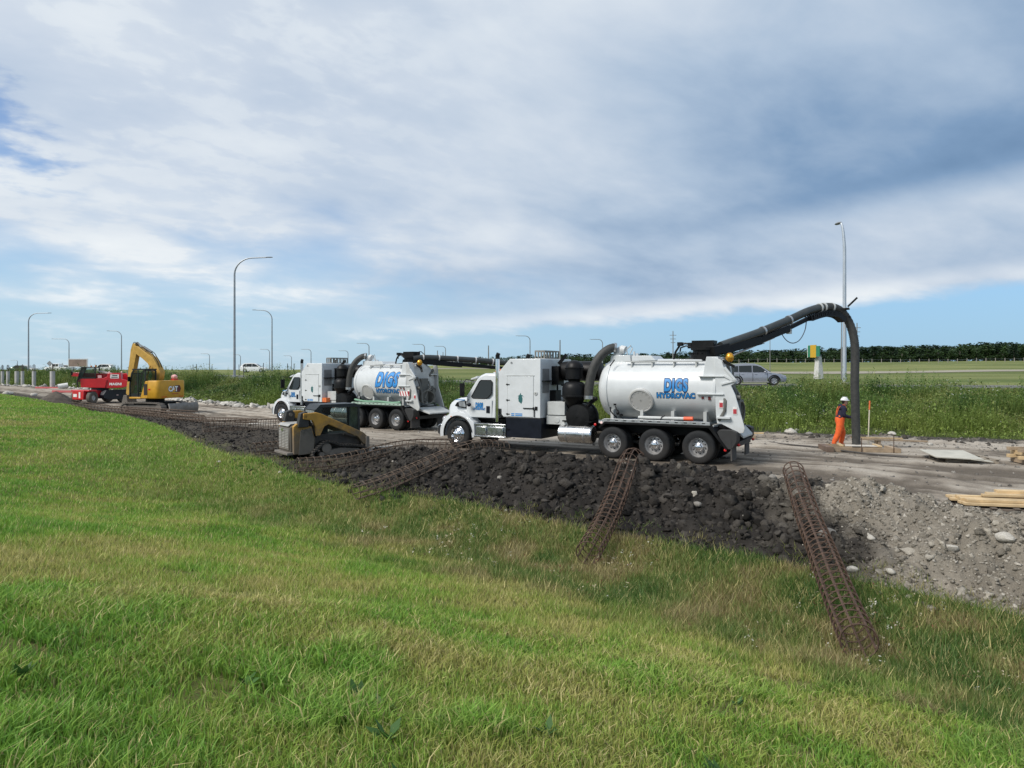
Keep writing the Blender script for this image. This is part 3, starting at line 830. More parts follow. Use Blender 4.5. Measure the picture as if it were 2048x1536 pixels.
    for r_ in range(2):
        z = 1.315 - r_ * .055
        for (a, b) in ((6.46, 6.33), (6.30, 6.02)): m.bx(b, a, 1.2225, 1.2262, z - .017, z + .017)
    m.obj('small_lettering', bl, d)
    # rear face of the cabinet: louvres, hose rack and gauges
    m = MB()
    for k in range(9):
        m.bx(5.312, 5.328, .62, 1.02, 2.10 + k * .085, 2.15 + k * .085)
    m.bx(5.316, 5.329, .58, 1.06, 2.04, 2.40); m.bx(5.316, 5.329, .58, 1.06, 2.46, 2.86)
    m.obj('louvre', mat('louvre_grey', (.20, .20, .20), .6), cb)
    m = MB(); m.bx(5.20, 5.33, .45, 1.1, 2.42, 2.46); m.tube([(5.2, .30, 2.95), (5.15, .30, 2.85), (5.15, .28, 1.8), (5.2, .3, 1.2)], .03, 6)
    m.bx(5.06, 5.33, -.05, .38, 2.30, 2.95, Matrix.Rotation(.0, 4, 'X')); m.bx(5.1, 5.33, .10, .52, 1.75, 2.12); m.tube([(5.2, .3, 1.8), (5.1, .32, 1.5), (5.0, .3, 1.25)], .06, 8); m.tube([(5.2, -.1, 2.3), (4.9, 0, 2.2), (4.6, .3, 2.3)], .03, 6)
    m.bar((5.2, .1, 3.02), (4.95, -.02, 3.36), .07, .12)
    m.obj('hose_rack', B, T)
    # roof intake cage
    m = MB(); x0, x1, y0, y1, z0, z1 = 5.62, 5.98, -.75, .35, 3.20, 3.50
    for x in (x0, x1):
        for k in range(6):
            y = y0 + (y1 - y0) * k / 5; m.bx(x - .018, x + .018, y - .025, y + .025, z0, z1)
        m.bx(x - .02, x + .02, y0, y1, z1 - .05, z1); m.bx(x - .02, x + .02, y0, y1, z0, z0 + .04)
    for y in (y0, y1):
        for k in range(1, 3): m.bx(x0 + (x1 - x0) * k / 3 - .015, x0 + (x1 - x0) * k / 3 + .015, y - .02, y + .02, z0, z1)
        m.bx(x0, x1, y - .022, y + .022, z1 - .048, z1 - .002); m.bx(x0, x1, y - .022, y + .022, z0 + .002, z0 + .038)
    m.bx(x0 + .02, x1 - .02, y0, y1, z1 - .012, z1 + .004)
    m.obj('roof_intake', mat('intake_metal', (.22, .21, .19), .5, .3), T)
    # --- cab, hood, fenders
    def sect(pts, y): return [(x, y, z) for x, z in pts]
    prof = [(7.20, 1.12), (8.32, 1.12), (8.42, 1.40), (8.42, 1.86), (8.02, 2.50), (7.92, 2.62), (7.72, 2.70), (7.25, 2.70), (7.20, 2.60)]
    inn = [(x, 1.86 + (z - 1.86) * .985 if z > 1.86 else z) for x, z in prof]
    ys = [(-1.06, .0), (-1.03, .05), (1.03, .05), (1.06, .0)]
    m = MB(); rs = []
    for y, e in ((-1.06, 1), (-.95, 0), (.95, 0), (1.06, 1)):
        rs.append([((x - (.03 if z > 2.4 and e and x > 7.6 else 0)), y * (1 if z < 1.9 else (1 - .10 * (z - 1.9) / .8)), z - (.05 if (e and z > 2.55) else 0)) for x, z in prof])
    m.rings(rs); cab_ = m.obj('cab', Wm, T, bev=.03)
    # side windows, windscreen
    for s in (1, -1):
        yy = lambda z: s * (1.062 * (1 if z < 1.9 else (1 - .10 * (z - 1.9) / .8)) + .004)
        wp = [(8.12, 1.80), (8.20, 1.86), (7.90, 2.40), (7.84, 2.45), (7.42, 2.45), (7.36, 2.39), (7.36, 1.98), (7.50, 1.84), (7.62, 1.80)]
        g = MB(); g.add([(x, yy(z), z) for x, z in wp], [tuple(range(len(wp)))]); wi = g.obj('side_window', GLASS(), cab_)
        fr = MB(); ring = [(x, yy(z) + .004 * s, z) for x, z in wp]
        fr.tube(ring + ring[:2], .014, 6, cap=False); fr.obj('window_seal', B, wi)
    g = MB(); g.add([(8.40, -.88, 1.93), (8.40, .88, 1.93), (8.045, .83, 2.49), (8.045, -.83, 2.49)], [(0, 1, 2, 3)]); g.obj('windscreen', GLASS(), cab_)
    m = MB(); m.prism([(8.02, 2.52), (8.30, 2.46), (8.31, 2.50), (8.02, 2.60)], -.95, .95); m.obj('sun_visor', Wm, cab_, bev=.01)
    m = MB(); m.bx(7.34, 8.28, 1.0615, 1.068, 1.14, 1.78); dr = m.obj('cab_door', Wm, T, bev=.004)
    m = MB(); m.bx(7.42, 7.56, 1.069, 1.088, 1.30, 1.54); m.obj('handle', NAVY(), dr)
    m = MB(); m.bx(7.3, 7.62, -.5, .5, 2.70, 2.74); lb = m.obj('beacon_base', Wm, T)
    m = MB(); m.ball((7.45, .42, 2.74), .12, .16, .13, z0=0.0); m.ball((7.45, -.42, 2.74), .12, .16, .13, z0=0.0); m.obj('beacon', AMBER(), T)
    # hood
    m = MB(); rs = []
    for x, hw, zt in ((8.36, .92, 1.92), (8.7, .86, 1.86), (9.05, .80, 1.78), (9.30, .75, 1.70), (9.42, .70, 1.60), (9.46, .66, 1.45)):
        rs.append([(x, -hw, .95), (x, -hw, zt - .22), (x, -hw + .06, zt - .08), (x, -hw + .22, zt - .01), (x, 0, zt + .03), (x, hw - .22, zt - .01), (x, hw - .06, zt - .08), (x, hw, zt - .22), (x, hw, .95)])
    m.rings(rs); hd = m.obj('hood', Wm, T, bev=.015, smooth=50)
    m = MB(); m.bx(9.455, 9.475, -.5, .5, .82, 1.42)
    for k in range(7): m.bx(9.47, 9.49, -.5, .5, .86 + k * .08, .90 + k * .08)
    m.obj('grille', CHROME(), hd)
    for s in (1, -1):
        m = MB(); y = .885 * s
        m.prism([(8.45, 1.42), (8.52, 1.70), (8.92, 1.64), (9.02, 1.50), (8.72, 1.44)], min(y - .05, y + .05) , max(y - .05, y + .05)); sc = m.obj('intake_scoop', B, hd, bev=.01)
        m = MB(); m.prism([(8.52, 1.47), (8.57, 1.68), (8.84, 1.64), (8.80, 1.49)], s * .94 - .008, s * .94 + .008); m.obj('scoop_grille', DULL(), sc)
        # fender: arch over the wheel, open below
        n = 18; a0, a1 = rad(-8), rad(172); outer = []; inner = []
        m = MB(); rs = []
        for k in range(n + 1):
            a = a0 + (a1 - a0) * k / n; ca_, sa_ = math.cos(a), math.sin(a)
            ro = .70 + .10 * max(0, math.cos(a)) ** 2 + .05 * sa_; ri = .60
            x, z = 8.70 + ro * ca_, .52 + ro * sa_ * 1.08; xi, zi = 8.70 + ri * ca_, .52 + ri * sa_ * 1.06
            rs.append([(xi, s * .70, zi), (xi, s * 1.20, zi), (x, s * 1.17, z - .015), (x, s * 1.08, z + .01), (x, s * .70, z + .02)])
        m.rings(rs); fd = m.obj('front_fender', Wm, T, smooth=60)
        m = MB(); m.tube([(8.70 + .595 * math.cos(a), s * 1.195, .52 + .595 * math.sin(a) * 1.06) for a in (a0 + (a1 - a0) * k / 24 for k in range(25))], .035, 6); m.obj('fender_lip', B, fd)
        m = MB(); m.prism([(8.28, 1.12), (8.02, .95), (7.98, .42), (8.10, .40), (8.16, .80), (8.42, 1.12)], *( (.70, 1.19) if s > 0 else (-1.19, -.70))); m.obj('fender_skirt', Wm, fd, bev=.015)
        m = MB(); m.ball((9.36, s * 1.0, 1.02), .12, .14, .12); m.obj('headlamp', glass_mat('lamp_glass', (.35, .36, .38), .05), T)
        MB().ball((9.0, s * 1.19, 1.13), .03, .02, .02).obj('marker_lamp', AMBER(), T)
        # steps and battery boxes
        y0, y1 = (.74, 1.20) if s > 0 else (-1.20, -.74)
        m = MB(); m.bx(6.72, 8.02, y0, y1, .44, .50); m.bx(6.74, 7.98, y0, y1 - .06 if s > 0 else y1, .50, .86); m.bx(6.70, 8.0, y0, y1, .86, .93)
        st = m.obj('step_box', ALU(), T, bev=.015)
        m = MB(); yy0 = 1.15 if s > 0 else -1.21
        m.bx(7.50, 7.92, yy0, yy0 + .055, .54, .82); m.bx(6.80, 7.42, yy0, yy0 + .055, .54, .82); m.obj('box_lid', ALU(), st, bev=.015)
        # exhaust stack
        m = MB(); m.tube([(7.08, s * 1.10, 1.0), (7.08, s * 1.10, 3.22)], .075, 16); ex = m.obj('exhaust_stack', CHROME() if var == 1 else DULL(), T)
        m = MB(); m.tube([(7.08, s * 1.10, 3.20), (7.08, s * 1.10, 3.32), (7.04, s * 1.10, 3.40)], [.078, .078, .07], 14); m.obj('stack_tip', B, ex)
        # mirror
        m = MB(); m.bx(8.40, 8.47, s * 1.20, s * 1.42, 1.88, 2.34); m.tube([(8.38, s * 1.04, 1.86), (8.42, s * 1.30, 1.84), (8.43, s * 1.30, 1.9)], .018, 6); m.tube([(8.42, s * 1.30, 2.3), (8.34, s * 1.2, 2.48), (8.12, s * 1.0, 2.42)], .016, 6)
        mi = m.obj('mirror', B, T, bev=.012)
        m = MB(); m.tube([(8.36, s * 1.06, 1.78), (8.30, s * 1.16, 1.66), (8.24, s * 1.2, 1.62)], .016, 6); m.ball((8.20, s * 1.22, 1.58), .09, .05, .07); m.obj('lower_mirror', NAVY(), T)
    m = MB(); m.prism([(9.50, .44), (9.62, .50), (9.62, .78), (9.52, .84), (9.42, .84), (9.42, .44)], -1.16, 1.16); m.obj('front_bumper', CHROME() if var == 1 else DULL(), T, bev=.02)
    # --- lettering
    def letters(body, cx, cz, w, h, name, parent, wf, shear=0, bold=.035, ol=.045, face=bl):
        ou = text_mb(body, w, h, bold, ol, shear, 1.14, wf(cx, cz, .004)); o = link(name + '_outline', ou, NAVYL(), parent)
        fa = text_mb(body, w, h, bold, 0, shear, 1.14, wf(cx, cz, .009)); link(name, fa, face, parent); return o
    if var == 1:
        letters('DIGS', .76, 2.36, .70, .36, 'lettering', tk, on_tank, 0, .045, .065)
        letters('HYDROVAC', .77, 2.035, 1.18, .15, 'lettering', tk, on_tank, 0, .03, .075)
    else:
        letters('DIGS', .86, 2.40, 1.42, .66, 'lettering', tk, on_tank, .18, .05, .04, mat('light_blue_lettering', (.04, .24, .58), .45, var=.25, scale=7))
        letters('HYDROVAC', .86, 1.84, 1.55, .20, 'lettering', tk, on_tank, .1, .03, .07)
    fy = lambda cx, cz, pr_: flat_y(cx, cz, 1.068 + pr_)
    letters('DIGS', 7.86, 1.56, .30, .16, 'lettering', dr, fy, 0, .05, .05)
    letters('HYDROVAC', 7.86, 1.43, .48, .07, 'lettering', dr, fy, 0, .04, .05)
    m = MB(); m.bx(8.62, 8.99, .845, .8965, 1.715, 1.74, Matrix.Rotation(0, 4, 'Z')); m.obj('hood_badge', BLUE(), hd)
    # --- rear door, hinge tower and shelves
    tail = [(-.42, 3.20), (-.62, 3.12), (-.70, 2.86), (-1.02, 2.56), (-1.05, 2.45), (-.90, 2.36), (-1.02, 2.1), (-1.30, 1.12), (-1.26, .98), (-1.16, .96), (-.62, 1.22), (-.50, 1.22), (-.46, 1.5)]
    for s in (1, -1) if var == 2 else (1,):
        y0, y1 = (.93, .985) if s > 0 else (-.985, -.93)
        m = MB(); m.prism(tail if s > 0 else [(max(x, -.72 - .38 * max(0, min(1, (2.1 - z)))), z) for x, z in tail], y0, y1); m.obj('rear_side_plate', Tk if var == 1 else G, T, bev=.008)
    m = MB(); m.prism([(.02, 2.10), (-.05, 2.62), (-.16, 3.22), (-.50, 3.22), (-.60, 2.9), (-.64, 2.10)], .58, .92)
    m.bx(-.42, -.16, -.4, .6, 3.0, 3.18)
    m.obj('hinge_tower', Tk, T, bev=.012)
    m = MB(); m.bx(-.70, .06, .50, 1.02, 2.615, 2.655); m.bx(-.70, .10, .50, 1.03, 2.08, 2.12); m.bx(-.70, .06, -1.02, -.5, 2.615, 2.655); m.bx(-.9, -.5, .9, 1.1, 1.38, 1.44)
    m.obj('shelf', Tk, T, bev=.006)
    m = MB(); m.lathe([(.02, -.66), (.55, -.63), (.86, -.57), (.97, -.52), (.99, -.47)], (0, 0, TZ - .02), 'x', 40); dd = m.obj('rear_door', Tk if var == 1 else G, T)
    m = MB()
    for k in range(6):
        a = rad(20 + 60 * k); m.bar((-.62, .55 * math.cos(a), TZ + .55 * math.sin(a)), (-.55, 1.02 * math.cos(a), TZ + 1.02 * math.sin(a)), .09, .12)
    m.bx(-.78, -.64, -.18, .28, 1.35, 2.45); m.bx(-.95, -.66, -.5, -.3, 1.3, 1.9); m.bx(-.74, -.62, -.6, .8, 2.0, 2.08)
    m.tube([(-.7, .5, 2.5), (-.92, .55, 2.2), (-1.0, .5, 1.7), (-1.08, .55, 1.3)], .05, 8); m.tube([(-.7, -.3, 2.3), (-.9, -.2, 2.0), (-.95, .1, 1.8), (-1.02, .3, 1.5)], .04, 8); m.cyl((-.8, .72, 2.0), (-1.12, .72, 2.0), .08, 10)
    m.tube([(-.62, .85, 2.15), (-.74, .98, 1.9), (-.72, 1.0, 1.6), (-.55, .98, 1.32)], .05, 8); m.tube([(-1.0, .10 + .46 * math.cos(t), 1.55 + .32 * math.sin(t)) for t in (2 * PI * k / 16 for k in range(17))], .035, 6)
    m.obj('door_gear', mat('grimy_door_gear', (.10, .10, .09), .6, dirt=.5, top=3, dcol=(.24, .21, .18)), T)
    m = MB(); m.bar((-.72, 1.0, 2.9), (-1.05, 1.0, 2.5), .05, .07); m.bar((-.70, 1.0, 2.66), (-1.02, 1.0, 2.48), .05, .06); m.bar((-.62, 1.0, 2.40), (-1.06, 1.0, 2.52), .05, .06); m.obj('door_link', Tk, T, bev=.006)
    m = MB(); m.prism([(-1.0, 1.10), (-1.0 - .55 * (var - .6), .86), (-1.0 - .55 * (var - .6), .80), (-1.0, .98)], -.5 if var == 1 else -.8, .8); m.obj('discharge_chute', G, T, bev=.01)
    for (x, z) in ((-1.02, 1.62), (-.62, 1.80)):
        m = MB(); m.bx(x - .06, x + .06, .986, 1.0, z - .11, z + .11); sg = m.obj('warning_decal', mat('decal_white', (.7, .68, .66), .5), T)
        m = MB(); m.bx(x - .05, x + .05, 1.0, 1.004, z - .09, z + .05); m.obj('decal_print', mat('decal_red', (.38, .03, .04), .5), sg)
    m = MB(); m.bx(-.10, -.02, .925, .945, 1.95, 2.06); m.bx(-.30, -.22, .925, .945, 1.92, 2.06); m.obj('reflector', mat('dark_red_reflector', (.12, .02, .02), .3), T)
    if var == 1:
        m = MB(); m.cyl((1.90, 1.13, 1.335), (.42, 1.13, 1.345), .052, 14); pt = m.obj('nozzle_tube', mat('pvc_grey', (.45, .46, .45), .5), T)
        MB().cyl((.46, 1.13, 1.345), (.18, 1.13, 1.35), .064, 14).obj('tube_cap', mat('orange_cap', (.72, .10, .03), .45), pt)
        m = MB(); m.tube([(1.18, 1.19, 1.27), (1.14, 1.195, 1.37), (1.05, 1.15, 1.42)], .012, 5); m.obj('strap', B, pt)
    else:
        m = MB(); m.tube(smooth_path([(3.0, 1.05, 1.38), (2.2, 1.12, 1.31), (1.2, 1.14, 1.33), (.3, 1.14, 1.29), (-.2, 1.1, 1.33)], 6), .055, 10); m.obj('green_hose', mat('green_layflat', (.16, .30, .20), .55), T)
        m = MB(); m.bx(-.75, -.02, .99, 1.0, 1.62, 1.86); hz = m.obj('hazard_board', mat('decal_white', (.7, .68, .66), .5), T)
        m = MB()
        for k in range(4): x = -.68 + k * .17; m.add([(x, 1.004, 1.63), (x + .07, 1.004, 1.63), (x + .15, 1.004, 1.85), (x + .08, 1.004, 1.85)], [(0, 1, 2, 3)])
        m.obj('hazard_stripe', mat('decal_red', (.38, .03, .04), .5), hz)
        m = MB(); m.bx(5.0, 5.3, .95, 1.2, 1.2, 1.42); m.obj('marker_box', mat('orange_box', (.65, .16, .04), .5), T)
    # amber work lamp on the hinge tower
    m = MB(); m.ball((-.72, .35, 3.20), .13, .13, .15); m.obj('work_lamp', mat('gold_lamp', (.62, .30, .03), .18, .6, var=.4, scale=14), T)
    MB().bar((-.5, .35, 3.1), (-.86, .35, 2.92), .05, .08).obj('lamp_bracket', B, T)
    # --- boom turret
    m = MB(); m.cyl((.12, 0, 3.16), (.12, 0, 3.30), .46, 24); m.cyl((.12, 0, 3.30), (.12, 0, 3.44), .38, 24)
    m.cyl((.12, 0, 3.44), (.12, 0, 3.50), .44, 24); m.bx(-.20, .48, -.24, .24, 3.48, 3.74)
    for k in range(16):
        a = 2 * PI * k / 16; m.cyl((.12 + .42 * math.cos(a), .42 * math.sin(a), 3.30), (.12 + .42 * math.cos(a), .42 * math.sin(a), 3.36), .025, 6)
    m.tube([(.48, .1, 3.62), (.72, .12, 3.66), (.88, .12, 3.62), (1.02, .14, 3.40), (1.08, .15, 3.16)], .035, 6); m.tube([(.48, .2, 3.52), (.66, .22, 3.58), (.84, .2, 3.52), (.86, .2, 3.40)], .025, 6)
    m.bx(.80, .95, .02, .22, 3.58, 3.70); m.bx(.5, .62, .0, .2, 3.5, 3.68); m.tube([(.95, .3, 3.14), (.5, .34, 3.17), (.2, .36, 3.18)], .02, 6)
    m.obj('boom_turret', B, T)
    # --- boom: given in world coordinates, stored in the truck's own frame
    Mi = (Matrix.Translation(Vector(loc)) @ Matrix.Rotation(rz, 4, 'Z')).inverted()
    boom_world(T, Mi)
    return T

def smooth_path(path, k=6):
    P = np.array([tuple(p) for p in path], float)
    return [Vector(p) for p in cat(P, [k] * (len(P) - 1))]

def boom_one(T, Mi):
    px = [(1441, 692), (1470, 682), (1518, 665), (1578, 640), (1619, 621.5), (1651, 614), (1675, 618), (1692, 634), (1704.5, 662), (1710, 697), (1709.5, 762), (1711, 826), (1713, 899)]
    dep = lambda x: 22.1 + (min(x, 1692) - 1441) / (1692 - 1441) * 2.75
    W = [at(x, y, dep(x)) for x, y in px]
    L = [Mi @ w for w in W]
    up = Vector((0, 0, 1))
    full = smooth_path(L, 8)
    nsplit = 8 * 5
    m = MB(); m.tube(full[:nsplit + 1], .135, 18); m.obj('boom_pipe', PIPE(), T)
    m = MB(); seg = []
    pts = full[nsplit:]
    dense = [pts[0]]
    for a, b in zip(pts, pts[1:]):
        k = max(1, int((b - a).length / .035))
        for i in range(1, k + 1): dense.append(a.lerp(b, i / k))
    m.tube(dense, [.138 + (.007 if i % 2 else -.004) for i in range(len(dense))], 16); m.obj('dig_hose', HOSE(), T)
    # steel boom beam under the pipe, in three telescoping lengths
    def under(i0, i1, off): return [full[i] - up * off for i in range(i0, i1 + 1)]
    m = MB(); b0, b1 = full[0] - up * .13, full[16] - up * .26; m.bar(b0, b1, .24, .26)
    m.bar(full[16] - up * .25, full[24] - up * .27, .19, .20); m.bar(full[24] - up * .26, full[32] - up * .24, .13, .13)
    m.bar(full[0] - up * .05 + (full[0] - full[4]).normalized() * .45, full[3] - up * .10, .34, .26)
    m.obj('boom_beam', BLACK(), T, bev=.01)
    m = MB(); m.tube([full[6] - up * .42, full[20] - up * .36], .035, 8); m.tube([full[20] - up * .30, full[28] - up * .22], .028, 8); m.bx(*[c for c in sum(((a - .08, a + .08) for a in (full[24] - up * .38)), ())])
    m.obj('boom_cylinder', DULL(), T)
    for i in (17, 24, 37, 39, 44):
        d = (full[i + 1] - full[i - 1]).normalized(); p = full[i]
        m = MB(); m.cyl(p - d * .035, p + d * .035, .158, 18)
        if i < 30: m.bar(p - up * .1, p - up * .42, .10, .05, d)
        m.obj('pipe_clamp', DULL() if i < 30 else GREYP(), T)
    # articulated guide under the bend: a ladder of links on each side of the pipe
    m = MB(); cpt = Mi @ at(1652, 668, 24.3); sd = (full[33] - full[0]).cross(up).normalized()
    for s_ in (-.12, .12):
        last = None
        for k in range(31, 56):
            d = (full[k + 1] - full[k - 1]).normalized(); inn = (cpt - full[k]); inn = (inn - d * inn.dot(d)).normalized()
            p = full[k] + inn * .15 + sd * s_; q = full[k] + inn * .31 + sd * s_
            m.bar(p, q, .035, .05, d)
            if last:
                m.bar(last[1], q, .03, .055, inn); m.bar(last[0], p, .02, .035, inn)
                if k % 2: m.bar(last[0], q, .02, .03, inn)
            if s_ > 0: m.bar(q, q - sd * .24, .03, .04, d)
            last = (p, q)
    m.obj('bend_guide', BLACK(), T)
    m = MB(); p = full[54]; m.bar(full[50] + Vector((-.25, 0, .12)), full[50] + Vector((-.55, .0, .42)), .12, .05); m.bar(p + Vector((.28, 0, -.1)), p + Vector((-.2, 0, -.1)), .05, .06); m.bar(full[50] + Vector((.2, 0, 0)), full[50] + Vector((-.3, 0, .05)), .3, .06); m.obj('hose_yoke', BLACK(), T)
    # slack control cable
    a, b = Mi @ at(1562, 660, 23.5), Mi @ at(1613, 640, 24.0)
    cp = [a, Mi @ at(1566, 672, 23.6), Mi @ at(1576, 683, 23.6), Mi @ at(1588, 686, 23.7), Mi @ at(1600, 679, 23.8), Mi @ at(1610, 660, 23.9), b]
    m = MB(); m.tube(smooth_path(cp, 6), .016, 6); m.obj('control_cable', mat('grey_cable', (.10, .11, .13), .5), T)

def boom_two(T, Mi):
    px = [(826, 717), (850, 715), (905, 717.5), (960, 721), (1010, 726), (1060, 731), (1085, 738), (1095, 760), (1096, 800), (1096, 846)]
    dep = lambda x: 34.2 + (x - 826) / 270 * 2.6
    L = [Mi @ at(x, y, dep(x)) for x, y in px]
    full = smooth_path(L, 6); up = Vector((0, 0, 1))
    m = MB(); m.tube(full[:32], .135, 16); m.obj('boom_pipe', PIPE(), T)
    m = MB(); m.tube(full[31:], .14, 12); m.obj('dig_hose', HOSE(), T)
    m = MB(); m.bar(full[0] - up * .12, full[14] - up * .28, .22, .24); m.bar(full[14] - up * .27, full[27] - up * .27, .16, .16); m.obj('boom_beam', BLACK(), T, bev=.01)
    for i in range(5, 28, 4):
        d = (full[i + 1] - full[i - 1]).normalized(); p = full[i]
        m = MB(); m.cyl(p - d * .03, p + d * .03, .156, 16); m.bar(p, p - up * .36, .1, .05, d); m.obj('pipe_clamp', mat('pale_clamp', (.5, .5, .49), .5), T)
    m = MB()
    for i in range(5, 26, 4):
        m.tube([full[i] + up * .15, full[i + 2] + Vector((0, .15, 0)), full[i + 3] - up * .14], .022, 6)
    m.obj('hose_wrap', mat('pale_clamp', (.5, .5, .49), .5), T)
    m = MB(); m.tube([full[2] + up * .12, full[3] + up * .3, full[4] + up * .3, full[6] + up * .1], .02, 6); m.obj('control_cable', BLACK(), T)

a1 = math.atan2(4.4, -7.57)
make_truck('hydrovac_truck', 'white hydrovac truck with black boom raised over the worker in orange', (6.17, 22.24, 0.0), a1, 1, boom_one)
a2 = math.atan2(5.1, -7.09)
make_truck('hydrovac_truck', 'white hydrovac truck parked farther back, behind the yellow track loader', (-4.77, 34.47, -.05), a2, 2, boom_two)

# ------------------------------------------------------------------ excavator
YEL = lambda: mat('machine_yellow', (.56, .29, .020), .45, var=.10, scale=3, dirt=.42, top=1.6, dcol=(.20, .15, .10))
YELB = lambda: mat('faded_boom_yellow', (.46, .27, .05), .55, var=.14, scale=4, dirt=.35, top=2, dcol=(.24, .18, .11))
MUD = lambda: mat('muddy_steel', (.11, .098, .086), .8, var=.25, scale=7, dirt=.6, top=2, dcol=(.19, .165, .14), bump=.3)
def track_loop(pts, y0, y1, th=.05, lug=.035, pitch=.12):
    """closed belt along pts (X, Z) with a lug every pitch"""
    m = MB(); P = [Vector((x, 0, z)) for x, z in pts]; n = len(P); cen = sum(P, Vector()) / n
    rs = []
    for i in range(n):
        t = (P[(i + 1) % n] - P[i - 1]).normalized(); nr = Vector((t.z, 0, -t.x))
        if nr.dot(P[i] - cen) < 0: nr = -nr
        o, q = P[i], P[i] - nr * th
        rs.append([(o.x, y0, o.z), (o.x, y1, o.z), (q.x, y1, q.z), (q.x, y0, q.z)])
    m.rings(rs + [rs[0]], True, False)
    dist = 0
    for i in range(n):
        a, b = P[i], P[(i + 1) % n]; L = (b - a).length; t = (b - a) / L; nr = Vector((t.z, 0, -t.x))
        if nr.dot((a + b) / 2 - cen) < 0: nr = -nr
        s = (-dist) % pitch
        while s < L:
            c = a + t * s; Mx = Matrix((t, Vector((0, 1, 0)), nr)).transposed().to_4x4(); Mx.translation = c
            m.bx(-pitch * .28, pitch * .28, y0 - .005, y1 + .005, -.01, lug, Mx); s += pitch
        dist += L
    return m
def loop_pts(pts, k=5):
    P = np.array(pts + pts[:3], float); P = np.c_[P, np.zeros(len(P))]
    Q = cat(P, [k] * (len(P) - 1)); Q = Q[k:-(k) - 1][: k * len(pts)]
    return [(p[0], p[1]) for p in Q]

